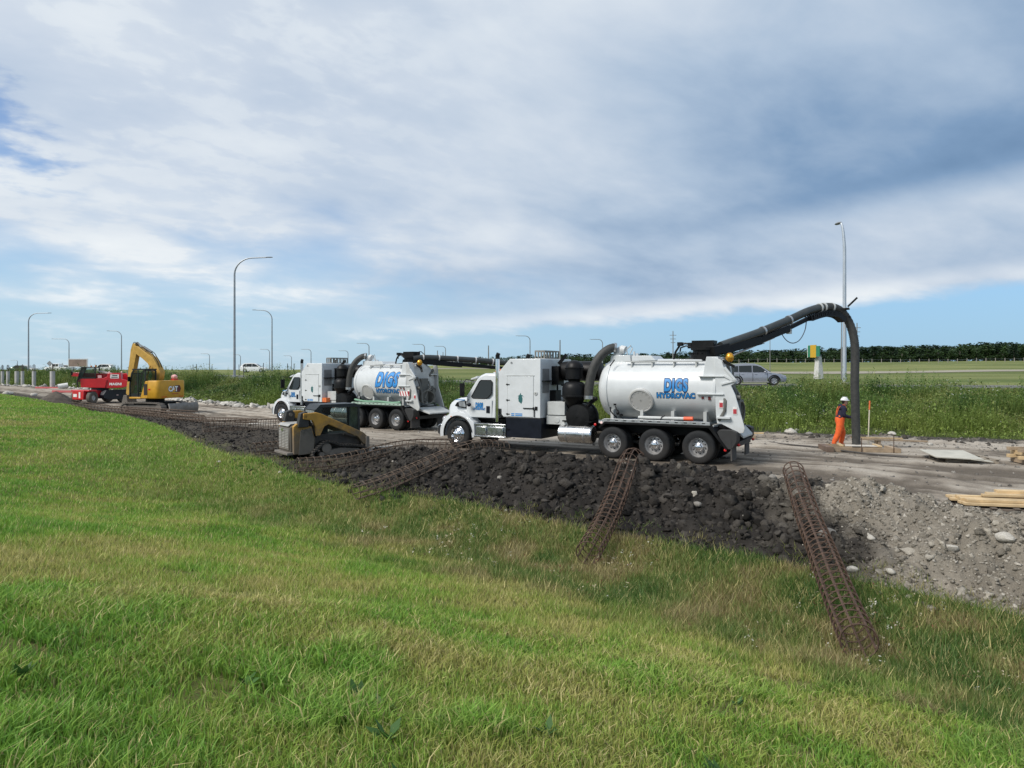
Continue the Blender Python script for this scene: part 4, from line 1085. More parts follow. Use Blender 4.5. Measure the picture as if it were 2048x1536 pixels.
def make_excavator():
    T = thing('excavator', 'yellow excavator with raised boom and grey dozer blade beside the haul road', 'excavator', (-22.74, 45.26, ground(-22.74, 45.26)), rad(165))
    Y_, B, M_ = YEL(), BLACK(), MUD()
    for s in (1, -1):
        y0, y1 = (.78, 1.24) if s > 0 else (-1.24, -.78)
        tp = loop_pts([(-1.55, .30), (-1.35, .60), (-.9, .68), (.9, .68), (1.35, .60), (1.52, .33), (1.25, .06), (.6, .0), (-.6, .0), (-1.3, .06)])
        track_loop(tp, y0, y1, .05, .03, .16).obj('track', M_, T)
        m = MB(); m.bx(-1.2, 1.2, s * 1.0 - .12, s * 1.0 + .12, .16, .55)
        for x in (-1.3, 1.28): m.cyl((x, s * .85, .33), (x, s * 1.2, .33), .24, 16)
        m.obj('track_frame', M_, T)
    m = MB(); m.bx(-.9, .9, -.8, .8, .35, .70); m.cyl((0, 0, .70), (0, 0, .92), .55, 24); m.obj('undercarriage', B, T)
    m = MB(); m.prism([(-2.12, .02), (-2.20, .20), (-2.22, .42), (-2.14, .66), (-2.06, .64), (-2.14, .42), (-2.12, .2), (-2.04, .04)], -1.28, 1.28); bl = m.obj('dozer_blade', mat('worn_blade_steel', (.22, .21, .20), .6, .2, var=.2, dirt=.5, top=1), T)
    m = MB(); m.bar((-2.05, .5, .3), (-.8, .6, .42), .12, .18); m.bar((-2.05, -.5, .3), (-.8, -.6, .42), .12, .18); m.obj('blade_arm', B, T)
    # house: side panels and rounded counterweight
    def rr(x0, x1, y0, y1, r=.28, k=5):
        pts = []
        for cx, cy, a in ((x1 - .02, y1 - .02, 0), (x0 + r, y1 - r, 90), (x0 + r, y0 + r, 180), (x1 - .02, y0 + .02, 270)):
            q = r if a in (90, 180) else .02
            for i in range(k + 1): t = rad(a + 90 * i / k); pts.append((cx + q * math.cos(t), cy + q * math.sin(t)))
        return pts
    m = MB(); base = rr(-1.32, -.52, -1.2, 1.2)
    m.rings([[(x * (.985 if e else 1), y * (.97 if e else 1), z) for x, y in base] for z, e in ((.95, 1), (1.0, 0), (1.55, 0), (1.98, 0), (2.06, 1))]); cw = m.obj('counterweight', Y_, T, smooth=45)
    m = MB(); m.prism([(-.515, .95), (-.515, 2.04), (-.30, 2.02), (.02, 1.12), (.02, .95)], .55, 1.2); m.bx(-.515, 1.0, -1.2, -.45, .95, 2.0); m.bx(-.515, .9, -.45, .55, .9, 1.3); m.bx(0.02, .9, .55, 1.2, .92, 1.04)
    hs = m.obj('house', Y_, T, bev=.03)
    m = MB(); m.bx(-.47, -.22, 1.2005, 1.212, 1.16, 1.86); 
    for k in range(9): m.bx(-.46, -.23, 1.212, 1.222, 1.2 + k * .07, 1.235 + k * .07)
    m.obj('intake_grille', mat('dark_brown_grille', (.035, .025, .02), .6), hs)
    m = MB(); m.bx(-1.325, -1.318, -.95, -.55, 1.02, 1.06); m.bx(-1.325, -1.318, .5, .95, 1.02, 1.06); m.bx(-.4 - .3, -.4 - .15, 1.2, 1.206, 1.46, 1.56); m.obj('reflector', RED(), cw)
    # lettering on the counterweight
    fx_ = lambda cy, cz, pr: (lambda u, v: (-1.322 - pr, cy - u, cz + v))
    m = MB(); cy, cz = -.10, 1.53
    m.add([(-1.3225, cy + dy, cz + dz) for dy, dz in ((-.14, .22), (-.52, .22), (-.64, 0), (-.52, -.22), (-.14, -.22))], [tuple(range(5))]); m.obj('lettering_field', mat('maroon_field', (.10, .015, .012), .5), cw)
    link('lettering_outline', text_mb('CAT', .80, .30, .05, .05, 0, 1.02, fx_(cy + .06, cz, .002)), mat('black_print', (.01, .01, .01), .5), cw)
    link('lettering', text_mb('CAT', .80, .30, .05, 0, 0, 1.02, fx_(cy + .06, cz, .006)), mat('white_print', (.8, .8, .78), .5), cw)
    m = MB(); m.add([(-1.330, cy - .05 + dy, cz - .12 + dz) for dy, dz in ((.12, -.03), (-.12, -.03), (0, .09))], [(0, 1, 2)]); m.obj('lettering_triangle', mat('print_yellow', (.65, .33, .03), .5), cw)
    m = MB(); m.add([(-1.3235, cy + dy, cz + dz) for dy, dz in ((.18, -.34), (-.42, -.34), (-.42, -.30), (.18, -.30))], [(0, 1, 2, 3)]); m.obj('model_stripe', mat('decal_red', (.38, .03, .04), .5), cw)
    # cab
    m = MB(); prof = [(-.28, 1.05), (-.30, 2.66), (-.22, 2.74), (.55, 2.74), (.72, 2.5), (.86, 1.8), (.86, 1.05)]
    for (x, z), (x2, z2) in zip(prof, prof[1:]):
        for y in (.30, 1.16): m.bar((x, y, z), (x2, y, z2), .07, .07, (0, 1, 0))
    m.bx(-.34, .66, .24, 1.2, 2.72, 2.80)
    for x, z in ((-.30, 2.66), (-.28, 1.9), (.72, 2.5), (.86, 1.2)): m.bar((x, .3, z), (x, 1.16, z), .06, .07)
    m.bx(-.31, .86, .3, 1.16, 1.0, 1.25); m.bar((.25, 1.16, 1.05), (.25, 1.16, 2.7), .05, .05); m.bx(-.31, -.27, .3, 1.16, 1.2, 1.95)
    cb = m.obj('cab', mat('cab_black', (.012, .014, .014), .4), T)
    gg = clear_glass('green_glass', (.5, .64, .58), .7)
    g = MB(); g.add([(x, 1.17, z) for x, z in ((-.25, 1.25), (-.26, 2.64), (.54, 2.68), (.69, 2.48), (.83, 1.8), (.83, 1.25))], [tuple(range(6))]); g.obj('side_window', gg, cb)
    g = MB(); g.add([(-.305, .34, 1.98), (-.305, 1.12, 1.98), (-.315, 1.12, 2.60), (-.315, .34, 2.60)], [(0, 1, 2, 3)]); g.obj('rear_window', gg, cb)
    g = MB(); g.add([(.86, .34, 1.25), (.86, 1.12, 1.25), (.73, 1.12, 2.48), (.73, .34, 2.48)], [(0, 1, 2, 3)]); g.obj('front_window', gg, cb)
    m = MB(); m.tube([(-.2, 1.2, 2.05), (-.2, 1.26, 2.0), (.1, 1.26, 1.3), (.1, 1.2, 1.25)], .02, 6); m.obj('grab_rail', B, cb)
    # boom and stick
    yb = -.18; YB = YELB()
    bo = [(.34, 1.35), (.0, 1.5), (-.34, 2.2), (-.40, 2.6), (-.15, 3.06), (.2, 3.52), (.67, 3.80), (1.34, 4.23), (1.55, 4.25), (1.60, 4.05), (1.41, 3.72), (.98, 3.46), (.55, 3.13), (.34, 2.80), (.20, 2.43), (.36, 1.9)]
    m = MB(); m.prism(bo, yb - .22, yb + .22); bm_ = m.obj('boom', YB, T, bev=.02)
    stk = [(1.58, 4.45), (1.76, 4.42), (1.92, 4.0), (2.04, 3.15), (2.28, 1.2), (2.15, 1.05), (2.0, 1.15), (1.66, 2.9), (1.45, 3.87)]
    m = MB(); m.prism(stk, yb - .17, yb + .17); sk = m.obj('stick', YB, T, bev=.02)
    m = MB(); m.tube([(.42, yb, 3.86), (1.05, yb, 4.20)], .075, 10); m.tube([(1.05, yb, 4.20), (1.62, yb, 4.48)], .045, 8); m.obj('stick_cylinder', mat('cylinder_grey', (.10, .11, .12), .4), T)
    for s in (-.34, .34):
        m = MB(); m.tube([(.75, yb + s, 1.3), (.50, yb + s, 2.2)], .075, 10); m.tube([(.5, yb + s, 2.2), (.25, yb + s, 3.0)], .045, 8); m.obj('boom_cylinder', YB, T)
    m = MB(); m.tube([(1.52, yb, 4.46), (2.02, yb, 3.6)], .06, 8); m.tube([(2.02, yb, 3.6), (2.3, yb, 2.4)], .04, 8); m.obj('bucket_cylinder', mat('cylinder_grey', (.10, .11, .12), .4), T)
    for s in (-.1, .1):
        m = MB(); m.tube(smooth_path([(-.2, yb + s, 2.5), (-.22, yb + s, 3.0), (.15, yb + s, 3.58), (.4, yb + s, 3.86), (.9, yb + s, 3.95), (1.4, yb + s, 4.34), (1.7, yb + s, 4.5), (1.95, yb + s, 4.0)], 5), .022, 6); m.obj('hydraulic_hose', B, T)
    m = MB(); m.prism([(2.1, 1.1), (2.35, 1.1), (2.5, .6), (2.35, .2), (2.0, .12), (1.75, .3), (1.85, .5), (2.05, .7)], yb - .5, yb + .3); m.obj('bucket', M_, T, bev=.02)
    # pinkish ball on a red base, an unidentified item on the deck
    m = MB(); m.ball((-.8, -.75, 2.26), .22, .17, .17); rb = m.obj('pinkish_ball', mat('pinkish_plastic', (.62, .32, .30), .5, var=.3), T)
    MB().bx(-.95, -.7, -.95, -.55, 2.06, 2.14).obj('ball_base', mat('red_plastic', (.5, .03, .03), .5), rb)
    m = MB(); m.tube([(-.5, -1.15, 2.0), (-.5, -1.18, 2.55), (-.2, -1.18, 2.55), (-.2, -1.15, 2.0)], .02, 6); m.obj('handrail', B, T)
    m = MB(); m.bx(.8, .86, 1.2, 1.36, 2.0, 2.3); m.obj('mirror', B, T)
    return T
make_excavator()

# ------------------------------------------------------------------ rotating telehandler
def make_telehandler():
    O = (-31.33, 54.0); gz = .28
    T = thing('telehandler', 'red rotating telehandler with black outrigger box, left of the excavator', 'telehandler', (O[0], O[1], gz), rad(190))
    RD = mat('machine_red', (.50, .012, .022), .35, var=.08, scale=3, dirt=.12, top=1.0, dcol=(.3, .2, .16), coat=.4)
    DK = mat('outrigger_black', (.012, .014, .022), .4, var=.2, dirt=.2, top=.8)
    Rm = Matrix.Rotation(rad(56), 4, 'Z')
    def ch(mb):
        mb.v = [tuple(Rm @ Vector(v)) for v in mb.v]; return mb
    # chassis frame: +X is the red end facing the viewer's left
    m = MB(); m.bx(.6, 1.75, -.62, .62, .30, .98); m.bx(-.6, .6, -.55, .55, .45, .95); m.bx(.95, 1.6, -1.0, 1.0, .90, 1.02); ch(m).obj('chassis', RD, T, bev=.03)
    m = MB(); m.bx(1.752, 1.76, -.5, -.1, .5, .72); m.bx(1.752, 1.76, .1, .28, .42, .86); ch(m).obj('number_plate', mat('decal_white', (.7, .68, .66), .5), T)
    for sx in (1.25, -1.25):
        for sy in (1, -1):
            t = MB(); t.lathe([(.22, -.16), (.40, -.17), (.455, -.12), (.46, 0), (.455, .12), (.40, .17), (.22, .16)], n=28)
            ce = Rm @ Vector((sx, sy * .86, .46))
            w = t.obj('wheel', mat('muddy_tyre', (.07, .068, .062), .85, var=.25, dirt=.5, top=1), T, loc=ce); w.rotation_euler = (0, 0, rad(56 + (14 if sx > 0 else 0)))
            MB().lathe([(.23, .10 * sy), (.20, .06 * sy), (.08, .09 * sy), (.01, .10 * sy)], n=20).obj('rim', mat('pale_rim', (.42, .42, .40), .6), w)
    m = MB(); m.prism([(.55, .62), (.30, .98), (-1.9, 1.02), (-1.95, .55), (-1.75, .28), (.1, .26), (.5, .40)], .66, 1.12); ch(m).obj('outrigger_box', DK, T, bev=.02)
    m = MB(); m.prism([(.45, .5), (.25, .9), (-1.8, .95), (-1.85, .3), (.3, .3)], -1.1, -.64); ch(m).obj('outrigger_box', DK, T, bev=.02)
    for x in (-.6, -1.5): ch(MB().bx(x - .08, x + .08, 1.121, 1.13, .56, .62)).obj('marker_lamp', PINK(), T)
    m = MB(); m.cyl((0, 0, .95), (0, 0, 1.20), .6, 24); m.obj('turntable', DK, T)
    # turret: engine side, boom bridge and rear tail
    m = MB(); m.prism([(-.66, 1.14), (1.02, 1.20), (1.06, 1.86), (-.4, 1.90), (-.8, 1.78)], .30, .86); m.prism([(-.66, 1.14), (1.02, 1.20), (1.06, 1.7), (-.8, 1.78)], -.9, .30); tu = m.obj('turret', RD, T, bev=.03)
    m = MB(); m.prism([(-.18, 1.76), (-.78, 2.0), (-.80, 2.26), (-1.72, 2.28), (-1.76, 1.82), (-2.32, 1.68), (-2.34, 1.30), (-1.8, 1.16), (-.7, 1.12)], .42, .80); m.prism([(-.18, 1.76), (-.80, 2.22), (-1.72, 2.24), (-2.32, 1.68), (-2.34, 1.30), (-.7, 1.12)], -.80, -.42); m.bx(-2.3, -1.2, -.42, .42, 1.3, 1.6)
    tl = m.obj('boom_mount', RD, T, bev=.03)
    m = MB(); m.prism([(1.9, 2.02), (1.9, 2.30), (-1.6, 2.20), (-1.6, 1.80)], -.22, .22); m.obj('boom', RD, T, bev=.02)
    m = MB(); m.prism([(-.02, 2.45), (-.02, 2.36), (-.9, 2.18), (-.9, 2.30)], .24, .40); m.obj('boom_rail', mat('pale_rail', (.5, .48, .46), .4), T)
    link('lettering', text_mb('MAGNI', .82, .17, .05, 0, .1, 1.05, flat_y(-1.36, 1.44, .806)), mat('white_print', (.8, .8, .78), .5), tl)
    m = MB(); m.bx(-1.60, -1.0, .801, .808, 1.86, 2.16); pl = m.obj('name_plate', mat('decal_white', (.7, .68, .66), .5), tl)
    m = MB(); m.bx(-1.52, -1.08, .808, .812, 1.92, 1.97); m.bx(-1.5, -1.14, .808, .812, 2.04, 2.11); m.obj('plate_print', mat('black_print', (.01, .01, .01), .5), pl)
    m = MB(); m.bx(-.42, -.16, .861, .866, 1.90, 2.1); m.obj('decal', mat('decal_pink', (.7, .4, .4), .5), tu)
    # cab
    m = MB(); pr = [(.02, 1.88), (.0, 2.60), (.08, 2.70), (.92, 2.70), (1.10, 2.2), (1.26, 1.6), (1.2, 1.2)]
    for (x, z), (x2, z2) in zip(pr, pr[1:]):
        for y in (.10, .86): m.bar((x, y, z), (x2, y, z2), .07, .08, (0, 1, 0))
    m.bx(-.02, .98, .05, .9, 2.66, 2.73); m.bx(.0, 1.15, .1, .86, 1.84, 1.96)
    cb = m.obj('cab', mat('cab_black', (.012, .014, .014), .4), T)
    gg = clear_glass('green_glass', (.5, .64, .58), .7)
    g = MB(); g.add([(x, .87, z) for x, z in ((.05, 1.96), (.04, 2.62), (.9, 2.66), (1.06, 2.2), (1.14, 1.96))], [tuple(range(5))]); g.obj('side_window', gg, cb)
    g = MB(); g.add([(1.25, .12, 1.6), (1.25, .84, 1.6), (.95, .84, 2.66), (.95, .12, 2.66)], [(0, 1, 2, 3)]); g.obj('front_window', mat('pale_green_glass', (.25, .36, .32), .15), cb)
    m = MB(); m.cyl((.2, .3, 2.73), (.2, .3, 2.86), .05, 8); m.cyl((.5, .3, 2.73), (.5, .3, 2.83), .05, 8); m.obj('beacon', AMBER(), cb)
    m = MB(); m.bar((1.1, .9, 2.2), (1.5, 1.15, 2.3), .03, .03); m.bx(1.48, 1.54, 1.05, 1.28, 2.1, 2.4); m.obj('mirror', BLACK(), T)
    for x, z in ((-.86, 2.32), (-1.72, 2.33)): MB().ball((x, .6, z), .06).obj('marker_lamp', PINK(), T)
make_telehandler()

# ------------------------------------------------------------------ compact track loader
def make_loader():
    O = (-6.2, 23.9)
    T = thing('track_loader', 'muddy yellow compact track loader on black rubber tracks beside the dirt bank', 'track loader', (O[0], O[1], -.01), rad(37))
    YL = mat('muddy_yellow', (.40, .215, .03), .6, var=.15, scale=4, dirt=.75, top=1.5, dcol=(.11, .092, .075), bump=.15)
    GM = mat('dried_mud_panel', (.105, .092, .078), .85, var=.25, scale=6, dirt=.6, top=2, dcol=(.15, .13, .108), bump=.3)
    DK = mat('loader_dark', (.025, .024, .023), .6, var=.3, scale=6, dirt=.55, top=1.4, dcol=(.10, .086, .072))
    # rear engine door with louvres
    m = MB(); m.prism([(-1.46, .20), (-1.48, .98), (-1.40, 1.06), (-.62, 1.08), (-.62, .20)], -.50, .50); hd = m.obj('engine_bay', GM, T, bev=.03)
    m = MB(); m.bx(-1.500, -1.478, -.46, .46, .27, .96); dr = m.obj('engine_door', mat('door_grey', (.15, .14, .13), .6, dirt=.5, top=1.5), hd, bev=.01)
    for col, (a, b) in enumerate(((.42, .20), (.14, -.12), (-.18, -.42))):
        for k in range(12):
            z = .34 + k * .05; MB().bx(-1.512, -1.499, min(a, b), max(a, b), z, z + .018).obj('louvre', mat('louvre_pale', (.36, .35, .33), .6), dr)
    m = MB(); m.bx(-1.53, -1.51, .0, .12, .86, .94); m.obj('latch', CHROME(), dr)
    m = MB(); m.bx(-1.36, -.7, -.40, .40, 1.075, 1.095)
    m.obj('top_grille', mat('top_grille_dark', (.04, .04, .04), .6), hd)
    m = MB(); m.prism([(-1.50, 1.02), (-1.42, 1.085), (-.68, 1.10), (-.68, 1.115), (-1.44, 1.105), (-1.52, 1.03)], -.46, .46); m.obj('hood_lip', mat('hood_pale', (.34, .335, .32), .5, dirt=.3), hd)
    m = MB(); m.prism([(-1.60, .12), (-1.60, .20), (-.9, .20), (-.9, .12)], -.60, .60); m.obj('rear_bumper', mat('worn_blade_steel', (.22, .21, .20), .6, .2, dirt=.5, top=1), T, bev=.01)
    for s in (1, -1):
        # upright towers
        yo = s * .62; a, b = min(yo - .10 * s, yo + .06 * s), max(yo - .10 * s, yo + .06 * s)
        m = MB(); m.prism([(-1.40, .14), (-1.42, 1.02), (-1.30, 1.12), (-.82, 1.0), (-.72, .62), (-.76, .16)], a, b); tw = m.obj('tower', YL, T, bev=.012)
        yf = yo + .062 * s; m = MB(); m.prism([(-1.26, .12), (-1.20, .90), (-.84, .96), (-.74, .62), (-.78, .14)], *sorted((yf, yf + .02 * s))); m.obj('tower_cover', GM, tw, bev=.006)
        m = MB(); m.prism([(-1.30, 1.0), (-1.22, 1.44), (-1.02, 1.50), (-.92, 1.36), (-.96, 1.0)], *sorted((s * .54, s * .76))); m.obj('arm_bracket', DK, T, bev=.015)
        m = MB(); m.cyl((-1.08, s * .5, 1.34), (-1.08, s * .80, 1.34), .06, 12); m.cyl((-1.12, s * .52, .88), (-1.12, s * .72, .88), .05, 10); m.obj('pivot_pin', MUD(), T)
        # lift arm
        m = MB(); arm = [(-1.14, 1.44), (-.70, 1.46), (-.56, 1.42), (.92, .74), (1.08, .60), (1.06, .36), (.94, .34), (.72, .60), (-.30, 1.06), (-.44, 1.00), (-.58, .72), (-.70, .70), (-.74, 1.02), (-.84, 1.20), (-1.14, 1.26)]
        m.prism(arm, *sorted((s * .66, s * .80))); m.obj('lift_arm', YL, T, bev=.015)
        m = MB(); m.tube([(-.62, s * .60, .66), (-.9, s * .60, 1.2)], .05, 8); m.tube([(.3, s * .6, .7), (.95, s * .6, .5)], .045, 8); m.obj('lift_cylinder', DK, T)
        # rubber track with sprocket and rollers
        tp = loop_pts([(-.86, .10), (-.62, .36), (-.44, .50), (-.26, .50), (.10, .38), (.80, .30), (1.02, .18), (.96, .02), (.55, -.02), (0, -.02), (-.55, -.02)])
        y0, y1 = sorted((s * .52, s * .88)); track_loop(tp, y0, y1, .04, .035, .10).obj('rubber_track', mat('muddy_track', (.028, .026, .024), .85, var=.3, dirt=.45, top=.8, dcol=(.085, .073, .062)), T)
        m = MB(); m.cyl((-.38, s * .58, .30), (-.38, s * .84, .30), .16, 16); m.obj('sprocket', MUD(), T)
        m = MB(); m.prism([(-.6, .12), (-.4, .2), (.1, .28), (.75, .22), (.85, .10), (-.5, .08)], *sorted((s * .56, s * .82)))
        for x in (-.55, -.2, .15, .5, .85): m.cyl((x, s * .56, .09), (x, s * .85, .09), .085, 12)
        m.obj('track_frame', MUD(), T)
    m = MB(); m.bx(-.75, .95, -.46, .46, .22, .72); m.obj('lower_body', DK, T, bev=.02)
    # cab: posts, roof, glass, mesh sides
    m = MB(); pr = [(-.56, .72), (-.60, 1.50), (-.42, 1.66), (.78, 1.66), (.90, 1.58), (.92, .72)]
    for (x, z), (x2, z2) in zip(pr, pr[1:]):
        for y in (-.43, .43): m.bar((x, y, z), (x2, y, z2), .07, .07, (0, 1, 0))
    m.prism([(-.62, 1.52), (-.45, 1.69), (.80, 1.70), (.98, 1.62), (.98, 1.58), (-.5, 1.60)], -.47, .47); m.bx(-.58, -.54, -.43, .43, .72, 1.1); m.bx(-.4, -.1, -.25, .25, .75, 1.35)
    cb = m.obj('cab', mat('cab_black', (.012, .014, .014), .4), T)
    gm = clear_glass('cab_glass')
    for s in (1, -1):
        g = MB(); g.add([(x, s * .455, z) for x, z in ((-.52, .74), (-.55, 1.46), (-.42, 1.58), (.84, 1.58), (.88, .74))], [tuple(range(5))]); g.obj('side_window', gm, cb)
    g = MB(); g.add([(.935, -.4, .74), (.935, .4, .74), (.93, .4, 1.56), (.93, -.4, 1.56)], [(0, 1, 2, 3)]); g.obj('front_window', mat('hazy_glass', (.20, .23, .23), .2, var=.3, scale=5), cb)
    g = MB(); g.add([(-.60, -.4, 1.12), (-.60, .4, 1.12), (-.62, .4, 1.50), (-.62, -.4, 1.50)], [(0, 1, 2, 3)]); g.obj('rear_window', mat('hazy_glass', (.20, .23, .23), .2, var=.3, scale=5), cb)
    m = MB(); m.prism([(1.0, .62), (1.12, .6), (1.12, .1), (1.5, .06), (1.6, .02), (1.0, .0)], -.85, .85); m.obj('bucket', MUD(), T, bev=.01)
make_loader()

# ------------------------------------------------------------------ road vehicles
def make_car(name, label, loc, rz, color, kind='suv', cat_='car', group=None, detail=True):
    T = thing(name, label, cat_, loc, rz, group)
    pm = mat('car_paint_%d_%d_%d' % tuple(int(c * 100) for c in color), color, .28, .55 if max(color) < .6 else 0, var=.04, scale=1.5, coat=.6)
    if kind == 'suv':
        st = [(-2.36, .55, .84, .70), (-2.30, .34, .98, .84), (-2.0, .26, 1.02, .92), (-1.0, .22, 1.03, .945), (0, .22, 1.02, .945), (.9, .22, 1.0, .94), (1.35, .22, .98, .925), (1.9, .24, .90, .88), (2.2, .28, .80, .80), (2.34, .40, .68, .66)]
        gh = [(-2.26, 1.0, .80), (-1.98, 1.44, .70), (-1.60, 1.64, .66), (-.8, 1.69, .66), (.05, 1.67, .65), (.45, 1.52, .66), (1.18, 1.0, .80)]
        sw = [[(-1.98, 1.08), (-1.62, 1.50), (-1.30, 1.53), (-1.30, 1.06)], [(-1.24, 1.06), (-1.24, 1.54), (-.28, 1.57), (-.28, 1.05)], [(-.20, 1.05), (-.20, 1.57), (.10, 1.55), (.44, 1.44), (.92, 1.07)]]
        axles, wr = (-1.42, 1.38), .37
    elif kind == 'pickup':
        st = [(-2.85, .55, 1.0, .92), (-2.75, .42, 1.08, .96), (-1.0, .38, 1.10, .98), (0, .38, 1.10, .98), (1.2, .38, 1.12, .97), (2.4, .42, 1.05, .92), (2.7, .5, .9, .8)]
        gh = [(-.95, 1.08, .86), (-.85, 1.80, .74), (0, 1.88, .74), (.6, 1.86, .73), (1.35, 1.10, .86)]
        sw = [[(-.78, 1.16), (-.74, 1.72), (-.1, 1.76), (-.1, 1.16)], [(-.02, 1.16), (-.02, 1.76), (.55, 1.74), (1.1, 1.16)]]
        axles, wr = (-1.8, 1.75), .42
    else:
        st = [(-2.28, .5, .82, .7), (-2.2, .3, .92, .82), (-1.0, .2, .96, .90), (0, .2, .96, .90), (1.0, .2, .93, .89), (1.9, .24, .82, .82), (2.25, .36, .62, .66)]
        gh = [(-1.95, .93, .76), (-1.2, 1.36, .62), (-.4, 1.45, .60), (.2, 1.40, .61), (1.1, .93, .78)]
        sw = [[(-1.5, .99), (-1.1, 1.28), (-.45, 1.34), (-.45, .98)], [(-.38, .98), (-.38, 1.34), (.15, 1.30), (.8, .98)]]
        axles, wr = (-1.35, 1.38), .33
    m = MB()
    m.rings([[(x, -hw * .96, zb), (x, -hw, zb + (zt - zb) * .3), (x, -hw, zb + (zt - zb) * .62), (x, -hw * .95, zt - .02), (x, -hw * .8, zt), (x, hw * .8, zt), (x, hw * .95, zt - .02), (x, hw, zb + (zt - zb) * .62), (x, hw, zb + (zt - zb) * .3), (x, hw * .96, zb)] for x, zb, zt, hw in st])
    m.rings([[(x, -hw, z), (x, -hw * .9, z + .02), (x, hw * .9, z + .02), (x, hw, z), (x, hw * 1.22, .96 if kind != 'pickup' else 1.06), (x, -hw * 1.22, .96 if kind != 'pickup' else 1.06)] for x, z, hw in gh])
    body = m.obj('body', pm, T, smooth=45)
    def gy(z, s):
        zb, zt = (.96, 1.66) if kind == 'suv' else ((1.06, 1.86) if kind == 'pickup' else (.94, 1.42))
        t = (z - zb) / (zt - zb); w0, w1 = (.83, .665) if kind == 'suv' else ((.90, .75) if kind == 'pickup' else (.80, .62))
        return s * (w0 + (w1 - w0) * t + .012)
    for s in (1, -1):
        for wpts in sw:
            g = MB(); g.add([(x, gy(z, s), z) for x, z in wpts], [tuple(range(len(wpts)))]); g.obj('side_window', GLASS(), body)
    x0, z0, w0 = gh[-1]; x1, z1, w1 = gh[-2]
    g = MB(); g.add([(x0 - .03, -w0 * .98, z0 + .06), (x0 - .03, w0 * .98, z0 + .06), (x1 + .03, w1 * .92, z1), (x1 + .03, -w1 * .92, z1)], [(0, 1, 2, 3)]); g.obj('windscreen', GLASS(), body)
    wy = .93 if kind != 'pickup' else .97
    for x in axles:
        for s in (1, -1):
            if detail:
                m = MB(); m.tube([(x + (wr + .06) * math.cos(a), s * (wy - .005), wr + (wr + .06) * math.sin(a)) for a in (PI * k / 14 for k in range(-1, 16))], .05, 6); m.obj('wheel_arch', BLACK(), body)
            t = MB(); t.lathe([(wr * .62, .0), (wr * .9, .01 * s), (wr, -.03 * s), (wr, -.19 * s), (wr * .9, -.22 * s), (wr * .6, -.21 * s)], n=24); w = t.obj('wheel', RUBB(), T, loc=(x, s * (wy + .015), wr))
            r_ = MB(); r_.lathe([(wr * .66, .0), (wr * .6, -.05 * s), (wr * .2, -.08 * s), (.01, -.075 * s)], n=20)
            for k in range(5):
                a = 2 * PI * k / 5 + .3; r_.bar((0, -.03 * s, 0), (wr * .6 * math.cos(a), -.005 * s, wr * .6 * math.sin(a)), .04, .09, (0, 1, 0))
            r_.obj('rim', ALU(), w)
    if detail:
        fx = st[-1][0]; bx = st[0][0]
        for s in (1, -1):
            m = MB(); m.ball((fx - .16, s * .62, .74), .14, .16, .06); m.obj('headlamp', glass_mat('lamp_glass', (.35, .36, .38), .05), T)
            m = MB(); m.ball((bx + .12, s * .66, .90), .10, .14, .09); m.obj('tail_lamp', RED(), T)
            m = MB(); m.ball((.70, s * 1.0, 1.08), .10, .10, .07); m.obj('mirror', pm, T)
            y = s * .952
            m = MB(); m.bx(-.95, .95, *sorted((y - .02, y + .012)), .24, .34); m.obj('sill', mat('sill_trim', (.22, .22, .22), .4), body)
            for x in (-1.22, -.22, .88):
                m = MB(); m.bx(x - .008, x + .008, *sorted((y - .012, y + .002)), .36, .98); m.obj('door_seam', BLACK(), body)
            for x in (-.98, .02):
                m = MB(); m.bx(x - .10, x + .10, *sorted((y - .01, y + .02)), .86, .89); m.obj('door_handle', pm, body)
            m = MB(); m.tube([(-1.6, s * .60, 1.70), (-.8, s * .60, 1.735), (.0, s * .60, 1.71)], .018, 6); m.obj('roof_rail', ALU(), body)
    return T

def hw_point(px, y):
    x = (px - 1024) / F * y; return (x, y, ground(x, y))
p = hw_point(1508, 56.5)
make_car('silver_suv', 'silver grey sport utility vehicle driving on the highway behind the tank truck', (p[0], p[1], p[2] - .02), rad(-11), (.30, .31, .34), 'suv')
p = (-15.2, 155, ground(-15.2, 155)); make_car('pickup_truck', 'white pickup truck on the far highway between the two tank trucks', p, rad(178), (.75, .75, .74), 'pickup', 'pickup', None, False)
p = (-5.4 - 6.5, 155.5, ground(-12, 155.5)); make_car('parked_car', 'dark car right behind the white pickup truck on the far highway', (p[0] + 2.2, p[1] + 1.5, p[2]), rad(178), (.03, .035, .03), 'sedan', 'car', None, False)
far = [(35, 190, (.05, .08, .05), 'suv', 'dark green vehicle on the highway, second from the left edge'),
       (53, 196, (.72, .72, .72), 'pickup', 'white vehicle behind the lamp at the far left'),
       (115, 168, (.74, .74, .73), 'pickup', 'white van-like pickup just left of the brown sign board'),
       (129, 172, (.60, .60, .58), 'suv', 'pale vehicle directly under the brown sign board'),
       (206, 150, (.62, .63, .62), 'suv', 'pale grey car on the highway above the red telehandler'),
       (509, 128, (.74, .74, .74), 'suv', 'white car on the highway between the two tall street lamps')]
for (px, y, col, k, lab) in far:
    x = (px - 1024) / F * y; g = ground(x, y)
    make_car('distant_car', lab, (x, y, max(g, H - 4.0 / F * y - .75)), rad(175 if px != 509 else 5), col, k, 'car', None, False)

